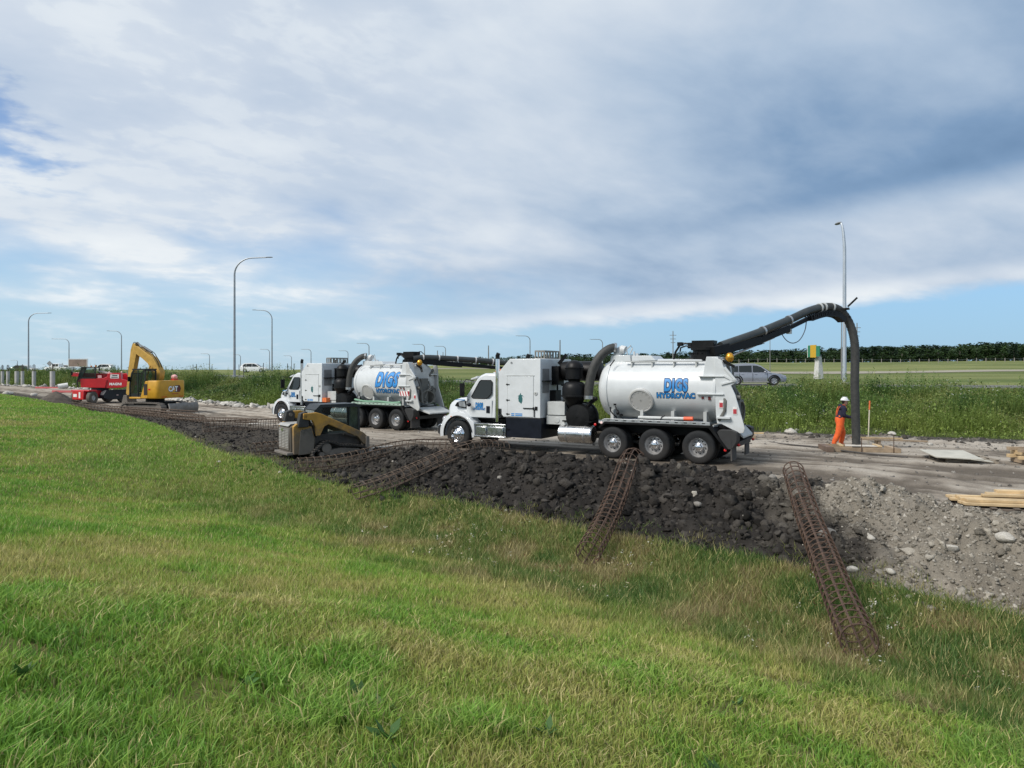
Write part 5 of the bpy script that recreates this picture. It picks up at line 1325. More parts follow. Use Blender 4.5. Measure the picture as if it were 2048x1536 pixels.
# ------------------------------------------------------------------ street lamps, poles, signs
GALV = lambda: mat('galvanised_steel', (.30, .32, .34), .5, .6, var=.12, scale=1.5)
def street_lamp(label, px, top, base, y, arm, r=.11, group=None):
    """davit lamp: tapered pole that curves into an arm of the given length, measured towards +X of the road"""
    x = (px - 1024) / F * y; zt = H - (top - HY) / F * y
    gz = ground(x, y); g0 = max(gz, H - (base - HY) / F * y) if y > 100 else gz
    T = thing('street_lamp', label, 'street lamp', (x, y, g0), 0, group)
    h = zt - g0; s = 1 if arm > 0 else -1; L = abs(arm); c = min(1.9, h * .16)
    pts = [(0, 0, 0), (0, 0, h - c)]
    for k in range(1, 9):
        a = rad(90 * k / 8); pts.append((s * (1 - math.cos(a)) * min(c, L * .55), 0, h - c + c * .92 * math.sin(a)))
    pts.append((s * (L - .5), 0, h - .02 - .02 * L))
    n = len(pts); rr = [r] + [r * .72] + [r * (.66 - .03 * i) for i in range(n - 2)]
    m = MB(); m.tube(pts, rr, 8); m.obj('pole', GALV(), T)
    m = MB(); q = Vector(pts[-1]); m.rings([[(q.x + s * dx, q.y + w * math.cos(t), q.z + .02 + hh * math.sin(t)) for t in (2 * PI * i / 8 for i in range(8))] for dx, w, hh in ((-.1, .05, .04), (.1, .13, .06), (.45, .14, .06), (.62, .08, .04))])
    m.obj('lamp_head', mat('lamp_grey', (.22, .23, .24), .5), T)
    if y < 160: MB().cyl((0, 0, 0), (0, 0, .25), r * 1.5, 10).obj('base_collar', GALV(), T)
    return T
street_lamp('tall grey street lamp left of the farther hydrovac truck, arm pointing right', 469, 513, 746, 75, 3.9, .14)
street_lamp('grey street lamp just right of the tallest one, arm pointing left', 544, 619, 742, 138, -3.7, .15)
street_lamp('tall street lamp at the far left edge, arm pointing right', 57, 625, 744, 146, 4.6, .16)
street_lamp('street lamp beside the brown sign board, arm pointing left', 138, 677, 742, 250, -6.0, .20)
street_lamp('street lamp between the telehandler and the excavator boom, arm pointing left', 243, 661, 740, 200, -4.0, .17)
# lamp at the right behind the boom: its arm points towards the viewer
T = thing('street_lamp', 'tall pale street lamp behind the curved dig hose at the right', 'street lamp', (0, 0, 0))
y = 48.0; x = (1689 - 1024) / F * y; gz = ground(x, y); T.location = (x, y, gz); h = H - (443 - HY) / F * y - gz
pts = [(0, 0, 0), (0, 0, h - 1.8)] + [(-.022 * k, +.16 * k * k * .03, h - 1.8 + 1.75 * math.sin(rad(90 * k / 7))) for k in range(1, 8)]
m = MB(); m.tube(pts, [.135, .105] + [.095 - .004 * k for k in range(7)], 10); m.obj('pole', mat('pale_galvanised', (.42, .46, .50), .5, .4, var=.08, scale=1.5), T)
m = MB(); m.ball((pts[-1][0] - .02, pts[-1][1] + .3, pts[-1][2] + .03), .17, .42, .09); m.obj('lamp_head', mat('lamp_grey', (.22, .23, .24), .5), T)
MB().cyl((0, 0, 0), (0, 0, .5), .3, 12).obj('base_collar', mat('pale_concrete', (.5, .49, .47), .8), T)
ORD = ['first', 'second', 'third', 'fourth', 'fifth', 'sixth', 'seventh', 'eighth', 'ninth', 'tenth', 'eleventh', 'twelfth']
for k_, (px, top, y, arm) in enumerate(((35, 720, 420, -4), (419, 707, 330, -4), (481, 709, 340, -3.5), (539, 698, 300, -4), (583, 711, 360, -4), (622, 698, 300, -4.2), (696, 701, 310, -4), (738, 686, 235, -4), (849, 688, 240, -4), (891, 692, 260, -4), (1060, 671, 215, -4.2), (1205, 678, 225, -4))):
    street_lamp('small distant street lamp on the horizon, %s of its kind from the left' % ORD[k_], px, top, 741, y, arm, .15 + y * .0002, 'distant street lamps')
# utility poles
def utility_pole(px, top, y, label, arms=True, r=.16, group=None):
    x = (px - 1024) / F * y; g = ground(x, y); h = H - (top - HY) / F * y - g
    T = thing('utility_pole', label, 'utility pole', (x, y, g), 0, group)
    m = MB(); m.cyl((0, 0, 0), (0, 0, h), r, 8, r * .7); m.obj('pole', mat('weathered_pole', (.20, .20, .20), .8, var=.2, scale=2), T)
    if arms:
        for k in range(3):
            MB().bx(-.9 + .15 * k, .9 - .15 * k, -.06, .06, h - 1.2 - k * 1.0, h - 1.06 - k * 1.0).obj('crossarm', mat('weathered_pole', (.20, .20, .20), .8, var=.2, scale=2), T)
    return T
FU = 'thin distant utility pole without arms on the horizon'
utility_pole(1346, 662, 190, 'utility pole rising behind the tank and turret of the nearer truck')
utility_pole(1714, 646, 170, 'utility pole just right of the vertical dig hose')
utility_pole(1540, 671, 100, 'slim pale mast above the bonnet of the silver vehicle', False, .06)
utility_pole(1683, 640, 75, 'slim pale mast close to the left of the tall lamp at right', False, .07)
for px, top, y, FU in ((875, 701, 240, 'thin distant pole left of the white pickup truck on the horizon'), (977, 691, 200, 'thin distant pole above the cab of the nearer truck'), (1120, 680, 190, 'thin distant pole above the roof intake of the nearer truck'), (886, 704, 300, 'short thin distant pole just right of another, above the farther truck boom')): utility_pole(px, top, y, FU, False, .2, 'distant utility poles')
# rebar stubs and stakes that stand in the weeds along the left verge
for k_, (px, top, y) in enumerate(((193, 730, 105), (236, 731, 95), (258, 732, 92), (386, 729, 84), (393, 728, 83), (424, 731, 82), (478, 729, 80), (487, 730, 80), (527, 726, 74), (575, 727, 78), (588, 727, 78))):
    STK = 'thin dark stake in the weeds along the far verge, %s from the left' % ORD[k_]
    x = (px - 1024) / F * y; g = ground(x, y); h = H - (top - HY) / F * y - g
    m = MB(); m.cyl((0, 0, 0), (0, 0, max(h, 1)), .035, 6); o = m.obj('stake', mat('dark_stake', (.06, .055, .05), .8), None, loc=(x, y, g)); tag(o, STK, 'stake', 'stakes along the far verge')

# brown message board, diamond sign, green and yellow highway sign
y = 120.0; x = (156 - 1024) / F * y; g = ground(x, y); T = thing('sign_board', 'large brown sign board with pale frame beyond the red telehandler', 'sign', (x, y, g)); zb = H - (733 - HY) / F * y - g; zt = H - (719 - HY) / F * y - g; hw = 18 / F * y
MB().bx(-hw, hw, -.06, .06, zb, zt).obj('board', mat('brown_board', (.23, .17, .13), .8, var=.2, scale=.8), T)
m = MB(); m.bx(-hw - .12, hw + .12, -.08, .08, zt, zt + .14); m.bx(-hw - .12, -hw, -.08, .08, zb, zt); m.bx(hw, hw + .12, -.08, .08, zb, zt); m.bx(-hw - .12, hw + .12, -.08, .08, zb - .1, zb); m.obj('frame', mat('pale_frame', (.62, .62, .60), .6), T)
for s in (-.55, .55): MB().cyl((s * hw, .1, 0), (s * hw, .1, zb), .09, 8).obj('post', GALV(), T)
y = 118.0; x = (99 - 1024) / F * y; g = ground(x, y); T = thing('diamond_sign', 'grey back of a diamond road sign among the concrete piles', 'sign', (x, y, g)); zc = H - (727 - HY) / F * y - g
MB().prism([(0, zc - .46), (.46, zc), (0, zc + .46), (-.46, zc)], -.02, .02).obj('panel', mat('sign_back', (.30, .30, .30), .5, .4), T); MB().cyl((0, .04, 0), (0, .04, zc), .04, 6).obj('post', GALV(), T)
y = 74.0; x = (1637 - 1024) / F * y; g = ground(x, y) ; T = thing('highway_sign', 'green and yellow highway sign on a thick pale concrete pillar', 'sign', (x, y, g), rad(-70))
ptop = H - (713 - HY) / F * y - g
m = MB(); m.rings([[(sx * w, sy * w, z) for sx, sy in ((-1, -1), (1, -1), (1, 1), (-1, 1))] for z, w in ((0, .36), (ptop * .5, .30), (ptop, .22))]); m.obj('pillar', mat('pale_concrete', (.5, .49, .47), .8), T, bev=.05)
Z0, Z1 = H - (715 - HY) / F * y - g, H - (690 - HY) / F * y - g
m = MB(); m.bx(-.5, .3, -.62, -.54, Z0, Z1); m.obj('sign_face', mat('sign_yellow', (.50, .30, .02), .5, var=.05), T)
m = MB(); m.bx(-.85, -.502, -.622, -.542, Z0 + .05, Z1 - .04); m.bx(.302, .8, -.622, -.542, Z0 + .1, Z1 - .12); m.bx(-.2, .1, -.53, -.48, Z0, Z1); m.obj('green_panel', mat('sign_green', (.02, .17, .10), .5, var=.1), T)
for k in range(3): z = Z0 + (k + .5) * (Z1 - Z0) / 3; MB().bx(-.9, .8, -.48, -.40, z - .05, z + .05).obj('wind_beam', GALV(), T)
MB().bx(-.90, -.852, -.63, -.53, Z0, Z1).obj('white_edge', mat('decal_white', (.7, .68, .66), .5), T)
MB().bar((0, -.4, Z0 + .3), (0, 0, ptop - .1), .4, .4).obj('bracket', GALV(), T)

# ------------------------------------------------------------------ concrete piles with starter bars at the left
PLC = lambda: mat('pile_concrete', (.42, .41, .39), .85, var=.12, scale=2, bump=.2)
pile_info = [(105, 773, 9, 'rightmost grey concrete pile with starter bars, beside the white pipe'), (68, 770, 7, 'second grey concrete pile counted from the white pipe'), (45, 768, 6, 'third grey concrete pile counted from the white pipe'), (34, 767, 8, 'fourth and wider grey concrete pile counted from the white pipe'), (16, 766.5, 6, 'fifth grey concrete pile counted from the white pipe'), (5, 766, 6, 'leftmost grey concrete pile, at the very edge')]
for px, by, wpx, lab in pile_info:
    y = F * (H - .3) / (by - HY) * (.90 if px > 60 else .86); x = (px - 1024) / F * y; g = ground(x, y); h = H - (742.5 - HY) / F * y - g; r = wpx / F * y / 2
    T = thing('concrete_pile', lab, 'concrete pile', (x, y, g), 0, 'concrete piles at the left')
    MB().cyl((0, 0, -.1), (0, 0, h), r, 18).obj('shaft', PLC(), T)
    for k in range(4):
        a = 2 * PI * k / 4 + .4; MB().cyl((r * .6 * math.cos(a), r * .6 * math.sin(a), h - .1), (r * .6 * math.cos(a), r * .6 * math.sin(a), h + .9 + .1 * (k % 2)), .03, 5).obj('starter_bar', mat('dark_rebar', (.06, .045, .035), .8), T)

# ------------------------------------------------------------------ rebar cages
RUST = lambda: mat('rusty_rebar', (.080, .047, .031), .8, .1, var=.45, scale=14, bump=.2)
DARKR = lambda: mat('dark_rusty_rebar', (.105, .072, .050), .8, var=.4, scale=9)
def cage(label, pts, r, nbar, hoops, mt, bar=.013, hoop=.009):
    """rebar cage along a path: bars as tubes, one object for each bar and each hoop"""
    pts = smooth_path(pts, 4) if len(pts) > 2 else [Vector(pts[0]).lerp(Vector(pts[1]), k / 8) for k in range(9)]
    pts = [Vector((p.x, p.y, max(p.z, ground(p.x, p.y) + r * 1.3))) for p in pts]
    for _ in range(2): pts = [pts[0]] + [Vector((p.x, p.y, max(p.z, .5 * (a.z + b.z)))) if False else Vector((p.x, p.y, .5 * p.z + .25 * (a.z + b.z))) for a, p, b in zip(pts, pts[1:], pts[2:])] + [pts[-1]]
    o0 = pts[0].copy()
    T = thing('rebar_cage', label, 'rebar cage', o0, 0, 'rebar cages lying beside the road')
    pa = smooth_path([p - o0 for p in pts], 6) if len(pts) > 2 else [pts[0] - o0, pts[1] - o0]
    def frame(i):
        d = (pa[min(i + 1, len(pa) - 1)] - pa[max(i - 1, 0)]).normalized(); a = d.cross(Vector((0, 0, 1))).normalized(); return d, a, a.cross(d).normalized()
    for k in range(nbar):
        t = 2 * PI * (k + .5) / nbar; path = []
        for i, p in enumerate(pa):
            d, a, b = frame(i); path.append(p + (a * math.cos(t) + b * math.sin(t)) * r)
        m = MB(); m.tube(path, bar, 5); m.obj('bar', mt, T)
    L = [0]
    for a, b in zip(pa, pa[1:]): L.append(L[-1] + (b - a).length)
    ringm = MB(); ringm.tube([(r * 1.03 * math.cos(t), r * 1.03 * math.sin(t), 0) for t in (2 * PI * i / 20 for i in range(21))], hoop, 4, cap=False); rme = ringm.mesh('hoop'); rme.materials.append(mt)
    for h in hoops:
        s = h * L[-1]
        for i in range(len(pa) - 1):
            if L[i + 1] >= s - 1e-6: break
        p = pa[i].lerp(pa[i + 1], (s - L[i]) / max(1e-6, L[i + 1] - L[i])); d, a, b = frame(i)
        o = link('hoop', rme, None, T); Mx = Matrix((a, b, -d)).transposed().to_4x4()
        Mx = Mx @ Matrix.Rotation(rad(R.uniform(-4, 4)), 4, 'X'); Mx.translation = p; o.matrix_local = Mx
    return T
lin = lambda n, a=0.0, b=1.0: [a + (b - a) * i / (n - 1) for i in range(n)]
cage('rusty brown rebar cage lying down the bank at the right, its end in the grass', [at(1587, 968, 16.0), at(1640, 1092, 11.8) , at(1718, 1297, 8.85)], .215, 8, lin(12, 0, .5) + lin(18, .53, 1), RUST(), .016, .012)
cage('dark rebar cage sloping down the bank below the rear wheels of the nearer truck', [at(1272, 930, 19.2), at(1236, 1012, 16.2), at(1176, 1112, 13.4)], .225, 8, lin(7, 0, .5) + lin(14, .55, 1), RUST(), .015, .011)
cage('long dark rebar cage lying across the bank in front of the nearer truck cab', [at(1010, 896, 22.0), at(712, 984, 18.3)], .20, 7, lin(24), DARKR(), .014, .010)
cage('dark rebar cage lying right in front of the track loader', [at(596, 934, 21.2), at(910, 892, 24.0)], .20, 7, lin(24), DARKR(), .013, .010)
cage('short visible rebar cage end sticking out behind the rear of the track loader', [at(507, 909, 23.5), at(700, 893, 26.6)], .19, 7, lin(20), DARKR(), .013, .010)
cage('dark rebar cage on churned soil left of the track loader', [at(408, 868, 31.2), at(640, 858, 34.2)], .24, 7, lin(24), DARKR(), .015, .012)
cage('rebar cage lying at the grass edge in front of the red telehandler', [at(150, 815, 46.5), at(392, 838, 40.2)], .2, 7, lin(34), DARKR(), .02, .015)
cage('rebar cage at the grass edge in front of the excavator tracks', [at(252, 828, 42.2), at(405, 850, 37.0)], .18, 7, lin(26), DARKR(), .02, .015)
cage('low rebar cage on the soil between the excavator blade and the grass', [at(330, 838, 39.0), at(515, 846, 38.0)], .11, 6, lin(18), DARKR(), .018, .013)

# ------------------------------------------------------------------ timber, pallets, forms round the dig hole
WOOD = lambda: mat('fresh_lumber', (.52, .38, .21), .7, var=.18, scale=3)
WOOD2 = lambda: mat('old_lumber', (.30, .225, .15), .8, var=.22, scale=3)
GREYW = lambda: mat('grey_plywood', (.44, .42, .36), .8, var=.14, scale=2.5)
def board(T, name, a, b, w, h, mt): return MB().bar(a, b, w, h).obj(name, mt, T, bev=.004)
hole = at(1712, 896, 24.9); hx, hy, hz_ = hole.x, hole.y, 0.0
MB_h = MB(); MB_h.lathe([(.42, .012), (.36, .014), (.34, -.02), (.01, -.03)], (hx, hy, .0), 'z', 24); o = MB_h.obj('excavation_hole', mat('hole_soil', (.03, .026, .022), .95)); tag(o, None, None, None, 'structure')
T = thing('timber_form', 'square timber form around the foot of the dig hose', 'timber form', (hx, hy, .0), rad(-9))
board(T, 'plank', (-1.05, -.60, .08), (1.22, -.60, .08), .06, .15, WOOD2()); board(T, 'plank', (-1.0, .62, .08), (1.05, .62, .08), .06, .14, WOOD2())
board(T, 'block', (-1.05, -.75, .09), (-1.05, .4, .09), .22, .17, mat('brown_block', (.16, .11, .08), .85, var=.2)); board(T, 'block', (1.12, -.72, .08), (1.12, .3, .08), .2, .15, WOOD2())
board(T, 'plank', (-.62, -.52, .2), (-.5, .3, .2), .12, .04, WOOD()); board(T, 'plank', (.62, -.55, .2), (.66, .25, .2), .12, .04, WOOD())
m = MB(); m.add([(-.5, -.5, .19), (.6, -.52, .19), (.5, -.15, .215), (-.4, -.1, .215)], [(0, 1, 2, 3)]); m.obj('plywood_lid', mat('pale_sheet', (.50, .46, .40), .7, var=.15), T)
for x, y in ((-.02, -.66), (1.0, -.68)): MB().cyl((x, y, 0), (x, y, .5 if x < .5 else .62), .014, 6).obj('steel_pin', RUST(), T)
T = thing('plank_pair', 'two pale planks lying on the ground right of the dig hose', 'planks', (hx + .5, hy + 1.4, 0), rad(-10))
board(T, 'plank', (0, 0, .32), (1.75, .0, .30), .16, .05, WOOD()); board(T, 'plank', (.3, -.2, .27), (2.5, -.25, .24), .14, .05, WOOD2()); board(T, 'block', (.9, -.25, .12), (.9, .2, .12), .1, .24, WOOD2())
# dark rod that runs along the road edge past the hole
m = MB(); pp = [at(1478, 874, 29.3), at(1560, 889, 26.6), at(1640, 896, 25.4)]; m.tube([(p.x, p.y, .05) for p in pp], .03, 6); tag(m.obj('steel_rod', mat('dark_stake', (.06, .055, .05), .8)), 'dark rod on the ground between the truck tail and the timber form', 'rod')
pp = [at(1660, 901, 24.8), at(1740, 911, 23.4), at(1815, 918, 22.5)]; m = MB(); m.tube([(p.x, p.y, .05) for p in pp], .03, 6); tag(m.obj('steel_rod', mat('dark_stake', (.06, .055, .05), .8)), 'dark rod on the ground in front of the timber form', 'rod')
# survey stake
c = at(1735, 850, 26.6); T = thing('survey_stake', 'white survey stake with orange top right of the dig hose', 'stake', (c.x + .02, c.y, 0))
st = board(T, 'shaft', (0, 0, 0), (.06, 0, 1.62), .05, .025, mat('pale_stake', (.68, .62, .48), .7)); board(T, 'painted_top', (.05, 0, 1.32), (.062, 0, 1.66), .056, .031, mat('orange_paint', (.75, .16, .05), .6))
# plywood on a pallet
def pallet(T, L, W, mt):
    for k in range(3): board(T, 'stringer', (-L / 2, -W / 2 + .06 + k * (W - .12) / 2, .065), (L / 2, -W / 2 + .06 + k * (W - .12) / 2, .065), .05, .09, mt)
    for k in range(6): x = -L / 2 + .06 + k * (L - .12) / 5; board(T, 'deck_slat', (x, -W / 2, .122), (x, W / 2, .122), .10, .02, mt)
    for k in range(3): x = -L / 2 + .06 + k * (L - .12) / 2; board(T, 'bottom_slat', (x, -W / 2, .012), (x, W / 2, .012), .10, .02, mt)
a, b, c, d = at(1838, 903, 23.2), at(1926, 903, 23.4), at(1968, 921, 21.0), at(1872, 914, 21.4)
cen = (a + b + c + d) / 4; ang = math.atan2((b - a).y, (b - a).x)
T = thing('pallet', 'weathered pallet under grey plywood at the far side of the road', 'pallet', (cen.x + .25, cen.y - .25, 0), ang - rad(14)); pallet(T, 1.5, 1.2, mat('weathered_pallet', (.26, .22, .17), .85, var=.2))
T = thing('plywood_sheet', 'grey plywood sheets lying on the weathered pallet', 'plywood', (0, 0, 0))
for k in range(2):
    m = MB(); dz_ = .148 + k * .016; m.add([(p.x, p.y, z) for p, z in zip((a, b, c, d), (dz_ + .05, dz_, dz_, dz_ + .03))] + [(p.x, p.y, z + .012) for p, z in zip((a, b, c, d), (dz_ + .05, dz_, dz_, dz_ + .03))], [(0, 1, 2, 3), (4, 5, 6, 7), (0, 1, 5, 4), (1, 2, 6, 5), (2, 3, 7, 6), (3, 0, 4, 7)])
    m.obj('sheet', GREYW(), T)
for k in range(3):
    e = c + (b - c) * (.12 * k + .05); board(T, 'loose_slat', (e.x - .35, e.y, .16 - .03 * k), (e.x + .22, e.y - .12, .10), .10, .02, GREYW())
# lumber on a pallet at the right edge of the road
c = at(1995, 1018, 14.1); T = thing('pallet', 'dark pallet carrying fresh lumber at the right edge', 'pallet', (c.x + .35, c.y - .05, ground(c.x + .35, c.y) + .02), rad(-14)); pallet(T, 2.1, 1.15, mat('dark_pallet', (.12, .095, .075), .85, var=.25)); pz = T.location.z + .14
T = thing('lumber_pile', 'pile of fresh yellow lumber on the dark pallet at right', 'lumber', (c.x + .3, c.y - .02, pz), rad(-14))
for i, (x0, x1, yy, zz, w, hh, ro) in enumerate([(-1.02, .9, -.42, .03, .14, .05, 0), (-1.05, .85, -.26, .03, .14, .05, .01), (-.9, 1.2, -.1, .03, .14, .05, -.02), (-1.1, 1.0, .08, .03, .14, .05, .0), (-1.0, 1.0, .26, .03, .14, .05, .02), (-1.05, .95, .42, .03, .14, .05, 0), (-.95, 1.1, -.34, .085, .14, .05, .03), (-1.0, 1.1, -.15, .085, .14, .05, -.02), (-.98, 1.2, .1, .085, .14, .05, .01), (-.4, 1.3, .22, .14, .18, .05, -.03), (-.55, 1.2, .0, .14, .10, .05, .04), (-.2, 1.25, .28, .19, .18, .05, .02)]):
    o = board(T, 'board', (x0, yy, zz), (x1, yy + ro * 4, zz), w, hh, WOOD())
# stacked timber cribbing at the right edge on the far side
c = at(2046, 926, 21.4); T = thing('timber_cribbing', 'stacked timber cribbing at the right edge beyond the road', 'timber', (c.x + .3, c.y, 0), rad(-8))
for k, (z, mt) in enumerate(((.07, WOOD2()), (.20, WOOD()), (.31, WOOD()), (.42, WOOD2()))):
    for s in (-.3, .3):
        if k % 2 == 0: board(T, 'beam', (s, -.5, z), (s, .5, z), .14, .12, mt)
        else: board(T, 'beam', (-.55, s, z), (.7, s, z), .14, .10, mt)
MB().cyl((-.1, -.52, 0), (-.1, -.52, .62), .014, 6).obj('steel_pin', RUST(), T)
# timber bits behind the truck tail
c = at(1492, 876, 29.5); T = thing('timber_form', 'small timber form just behind the tail of the nearer truck', 'timber form', (c.x, c.y, 0), rad(-15))
board(T, 'plank', (-.5, 0, .16), (.7, .05, .20), .14, .05, WOOD()); board(T, 'block', (-.3, -.5, .08), (.35, -.5, .08), .2, .15, WOOD2()); MB().cyl((-.1, -.2, 0), (-.1, -.2, .4), .014, 6).obj('steel_pin', RUST(), T); MB().cyl((.2, -.3, 0), (.2, -.3, .36), .014, 6).obj('steel_pin', RUST(), T)
# pale plank near the loader, plywood scrap
c = at(753, 899, 25.2); o = MB().bar((c.x - .45, c.y - .2, ground(c.x, c.y) + .06), (c.x + .5, c.y + .5, ground(c.x, c.y) + .10), .12, .04).obj('plank', mat('pale_plank', (.48, .45, .40), .7)); tag(o, 'short pale plank on the soil in front of the track loader', 'plank')
c = at(520, 851, 36.0); o = MB().bar((c.x - .6, c.y, ground(c.x, c.y) + .06), (c.x + .75, c.y + .1, ground(c.x, c.y) + .08), .5, .03).obj('plywood_scrap', mat('pale_plank', (.48, .45, .40), .7)); tag(o, 'pale scrap board on the soil behind the track loader', 'board')
# white culvert pipe, red barrier strips, soil heap at the left
c = at(126, 767, 91); d = Vector((.75, .66, 0)); m = MB(); p0 = Vector((c.x, c.y, ground(c.x, c.y) + .36))
m.lathe([(.30, -.55), (.34, -.55), (.34, .55), (.30, .55), (.30, -.55)], (0, 0, 0), 'x', 20); o = m.obj('culvert_pipe', mat('white_pipe', (.62, .61, .58), .6)); o.location = p0; o.rotation_euler = (0, rad(-10), rad(35)); tag(o, 'short white pipe lying by the weeds left of the telehandler', 'pipe')
for px, py, L, lab in ((95, 777, 3.8, 'red barrier strip on the road farther from the telehandler'), (128, 784.5, 3.2, 'red barrier strip on the road beside the telehandler')):
    y = F * (H - .3) / (py - HY); x = (px - 1024) / F * y; g = ground(x, y); o = MB().bar((x - L / 2, y + .6, g + .12), (x + L / 2, y - .6, g + .12), .25, .22).obj('barrier_strip', mat('faded_red', (.42, .10, .10), .7)); tag(o, lab, 'barrier')
y = 55.5; x = (112 - 1024) / F * y; g = .25; n = 26; m = MB(); rs = []
for k in range(9):
    q = 1 - k / 8; ring = []
    for i in range(n):
        a = 2 * PI * i / n; rr_ = q * (1 + .25 * float(fbm(math.cos(a) * 2 + 5, math.sin(a) * 2 + k * .3))) + .02
        ring.append((x + 1.35 * rr_ * math.cos(a), y + 1.2 * rr_ * math.sin(a), g - .1 + .98 * (1 - q ** 1.25) * (1 - .06 * float(fbm(a * 3, k)))))
    rs.append(ring)
m.rings(rs); o = m.obj('soil_heap', mat('brown_heap', (.075, .062, .05), .95, var=.4, scale=3, bump=.8)); tag(o, 'brown soil heap in front of the red telehandler, at its left', 'soil heap')

# ------------------------------------------------------------------ loose rocks one can point at
def rock_mesh(seed, sub=2):
    bm = bmesh.new(); bmesh.ops.create_icosphere(bm, subdivisions=sub, radius=1); q = random.Random(seed)
    ax = [Vector((q.uniform(-1, 1), q.uniform(-1, 1), q.uniform(-1, 1))).normalized() for _ in range(7)]; cut = [q.uniform(.55, .9) for _ in ax]
    for v in bm.verts:
        for a, c_ in zip(ax, cut):
            t = v.co.dot(a)
            if t > c_: v.co -= a * (t - c_) * .85
        v.co *= 1 + q.uniform(-.05, .05)
    me = bpy.data.meshes.new('rock'); bm.to_mesh(me); bm.free(); me.polygons.foreach_set('use_smooth', [True] * len(me.polygons)); me.set_sharp_from_angle(angle=rad(40)); return me
ROCKM = lambda: mat('pale_stone', (.40, .375, .33), .85, var=.2, scale=5, bump=.4)
GREYM = lambda: mat('grey_stone', (.20, .185, .165), .85, var=.25, scale=5, bump=.4)
rocks = [(1582, 866, .33, 1, 'large pale boulder on the far verge left of the worker'), (1592, 862, .16, 1, 'smaller pale stone touching the large boulder left of the worker'), (1785, 870, .24, 1, 'pale boulder on the far verge right of the survey stake'), (1861, 891, .14, 1, 'pale stone on the road edge left of the plywood pallet'),
         (1653, 1070, .20, 0, 'round grey stone beside the rusty cage on the gravel'), (2010, 1078, .17, 1, 'large white stone high on the gravel bank at the right edge'), (1902, 1098, .14, 1, 'pale stone in the middle of the gravel bank'), (1743, 1077, .10, 1, 'small white stone on the gravel bank right of the rusty cage'),
         (1705, 1141, .11, 1, 'pale stone at the foot of the gravel bank by the rusty cage'), (1782, 1144, .10, 1, 'white flat stone at the foot of the gravel bank'), (1545, 957, .14, 0, 'grey stone at the top of the bank left of the rusty cage'), (1618, 869, .18, 0, 'grey block on the far verge close left of the worker'),
         (16, 789, .60, 1, 'pale boulder on the grass at the far left'), (68, 792, .42, 1, 'pale boulder on the grass left of the brown soil heap'), (101, 798, .36, 1, 'flat pale stone on the grass below the brown soil heap'), (150, 771, .5, 1, 'pale rubble boulder behind the left wheel of the telehandler'),
         (1000, 957, .12, 0, 'grey stone on the dark bank below the nearer truck cab'), (1395, 1010, .12, 0, 'grey stone halfway down the dark bank under the truck tail'), (560, 946, .09, 1, 'small white stone on the soil below the track loader'), (438, 925, .10, 1, 'small white stone at the grass edge left of the track loader')]
for i, (px, py, r, k, lab) in enumerate(rocks):
    d0 = Vector(((px - 1024) / F, 1, (HY - py) / F)).normalized(); best = None
    for b in TREES:
        hh = b.ray_cast(Vector((0, 0, H)), d0)
        if hh[0] is not None and (best is None or hh[3] < best[3]): best = hh
    r *= .78
    p = best[0]; o = link('rock', rock_mesh(i + 5), ROCKM() if k else GREYM()); o.location = (p.x, p.y, p.z + r * .2); o.scale = (r * 1.2, r * .95, r * .75); o.rotation_euler = (0, 0, R.uniform(0, 6)); tag(o, lab, 'rock', 'loose stones')

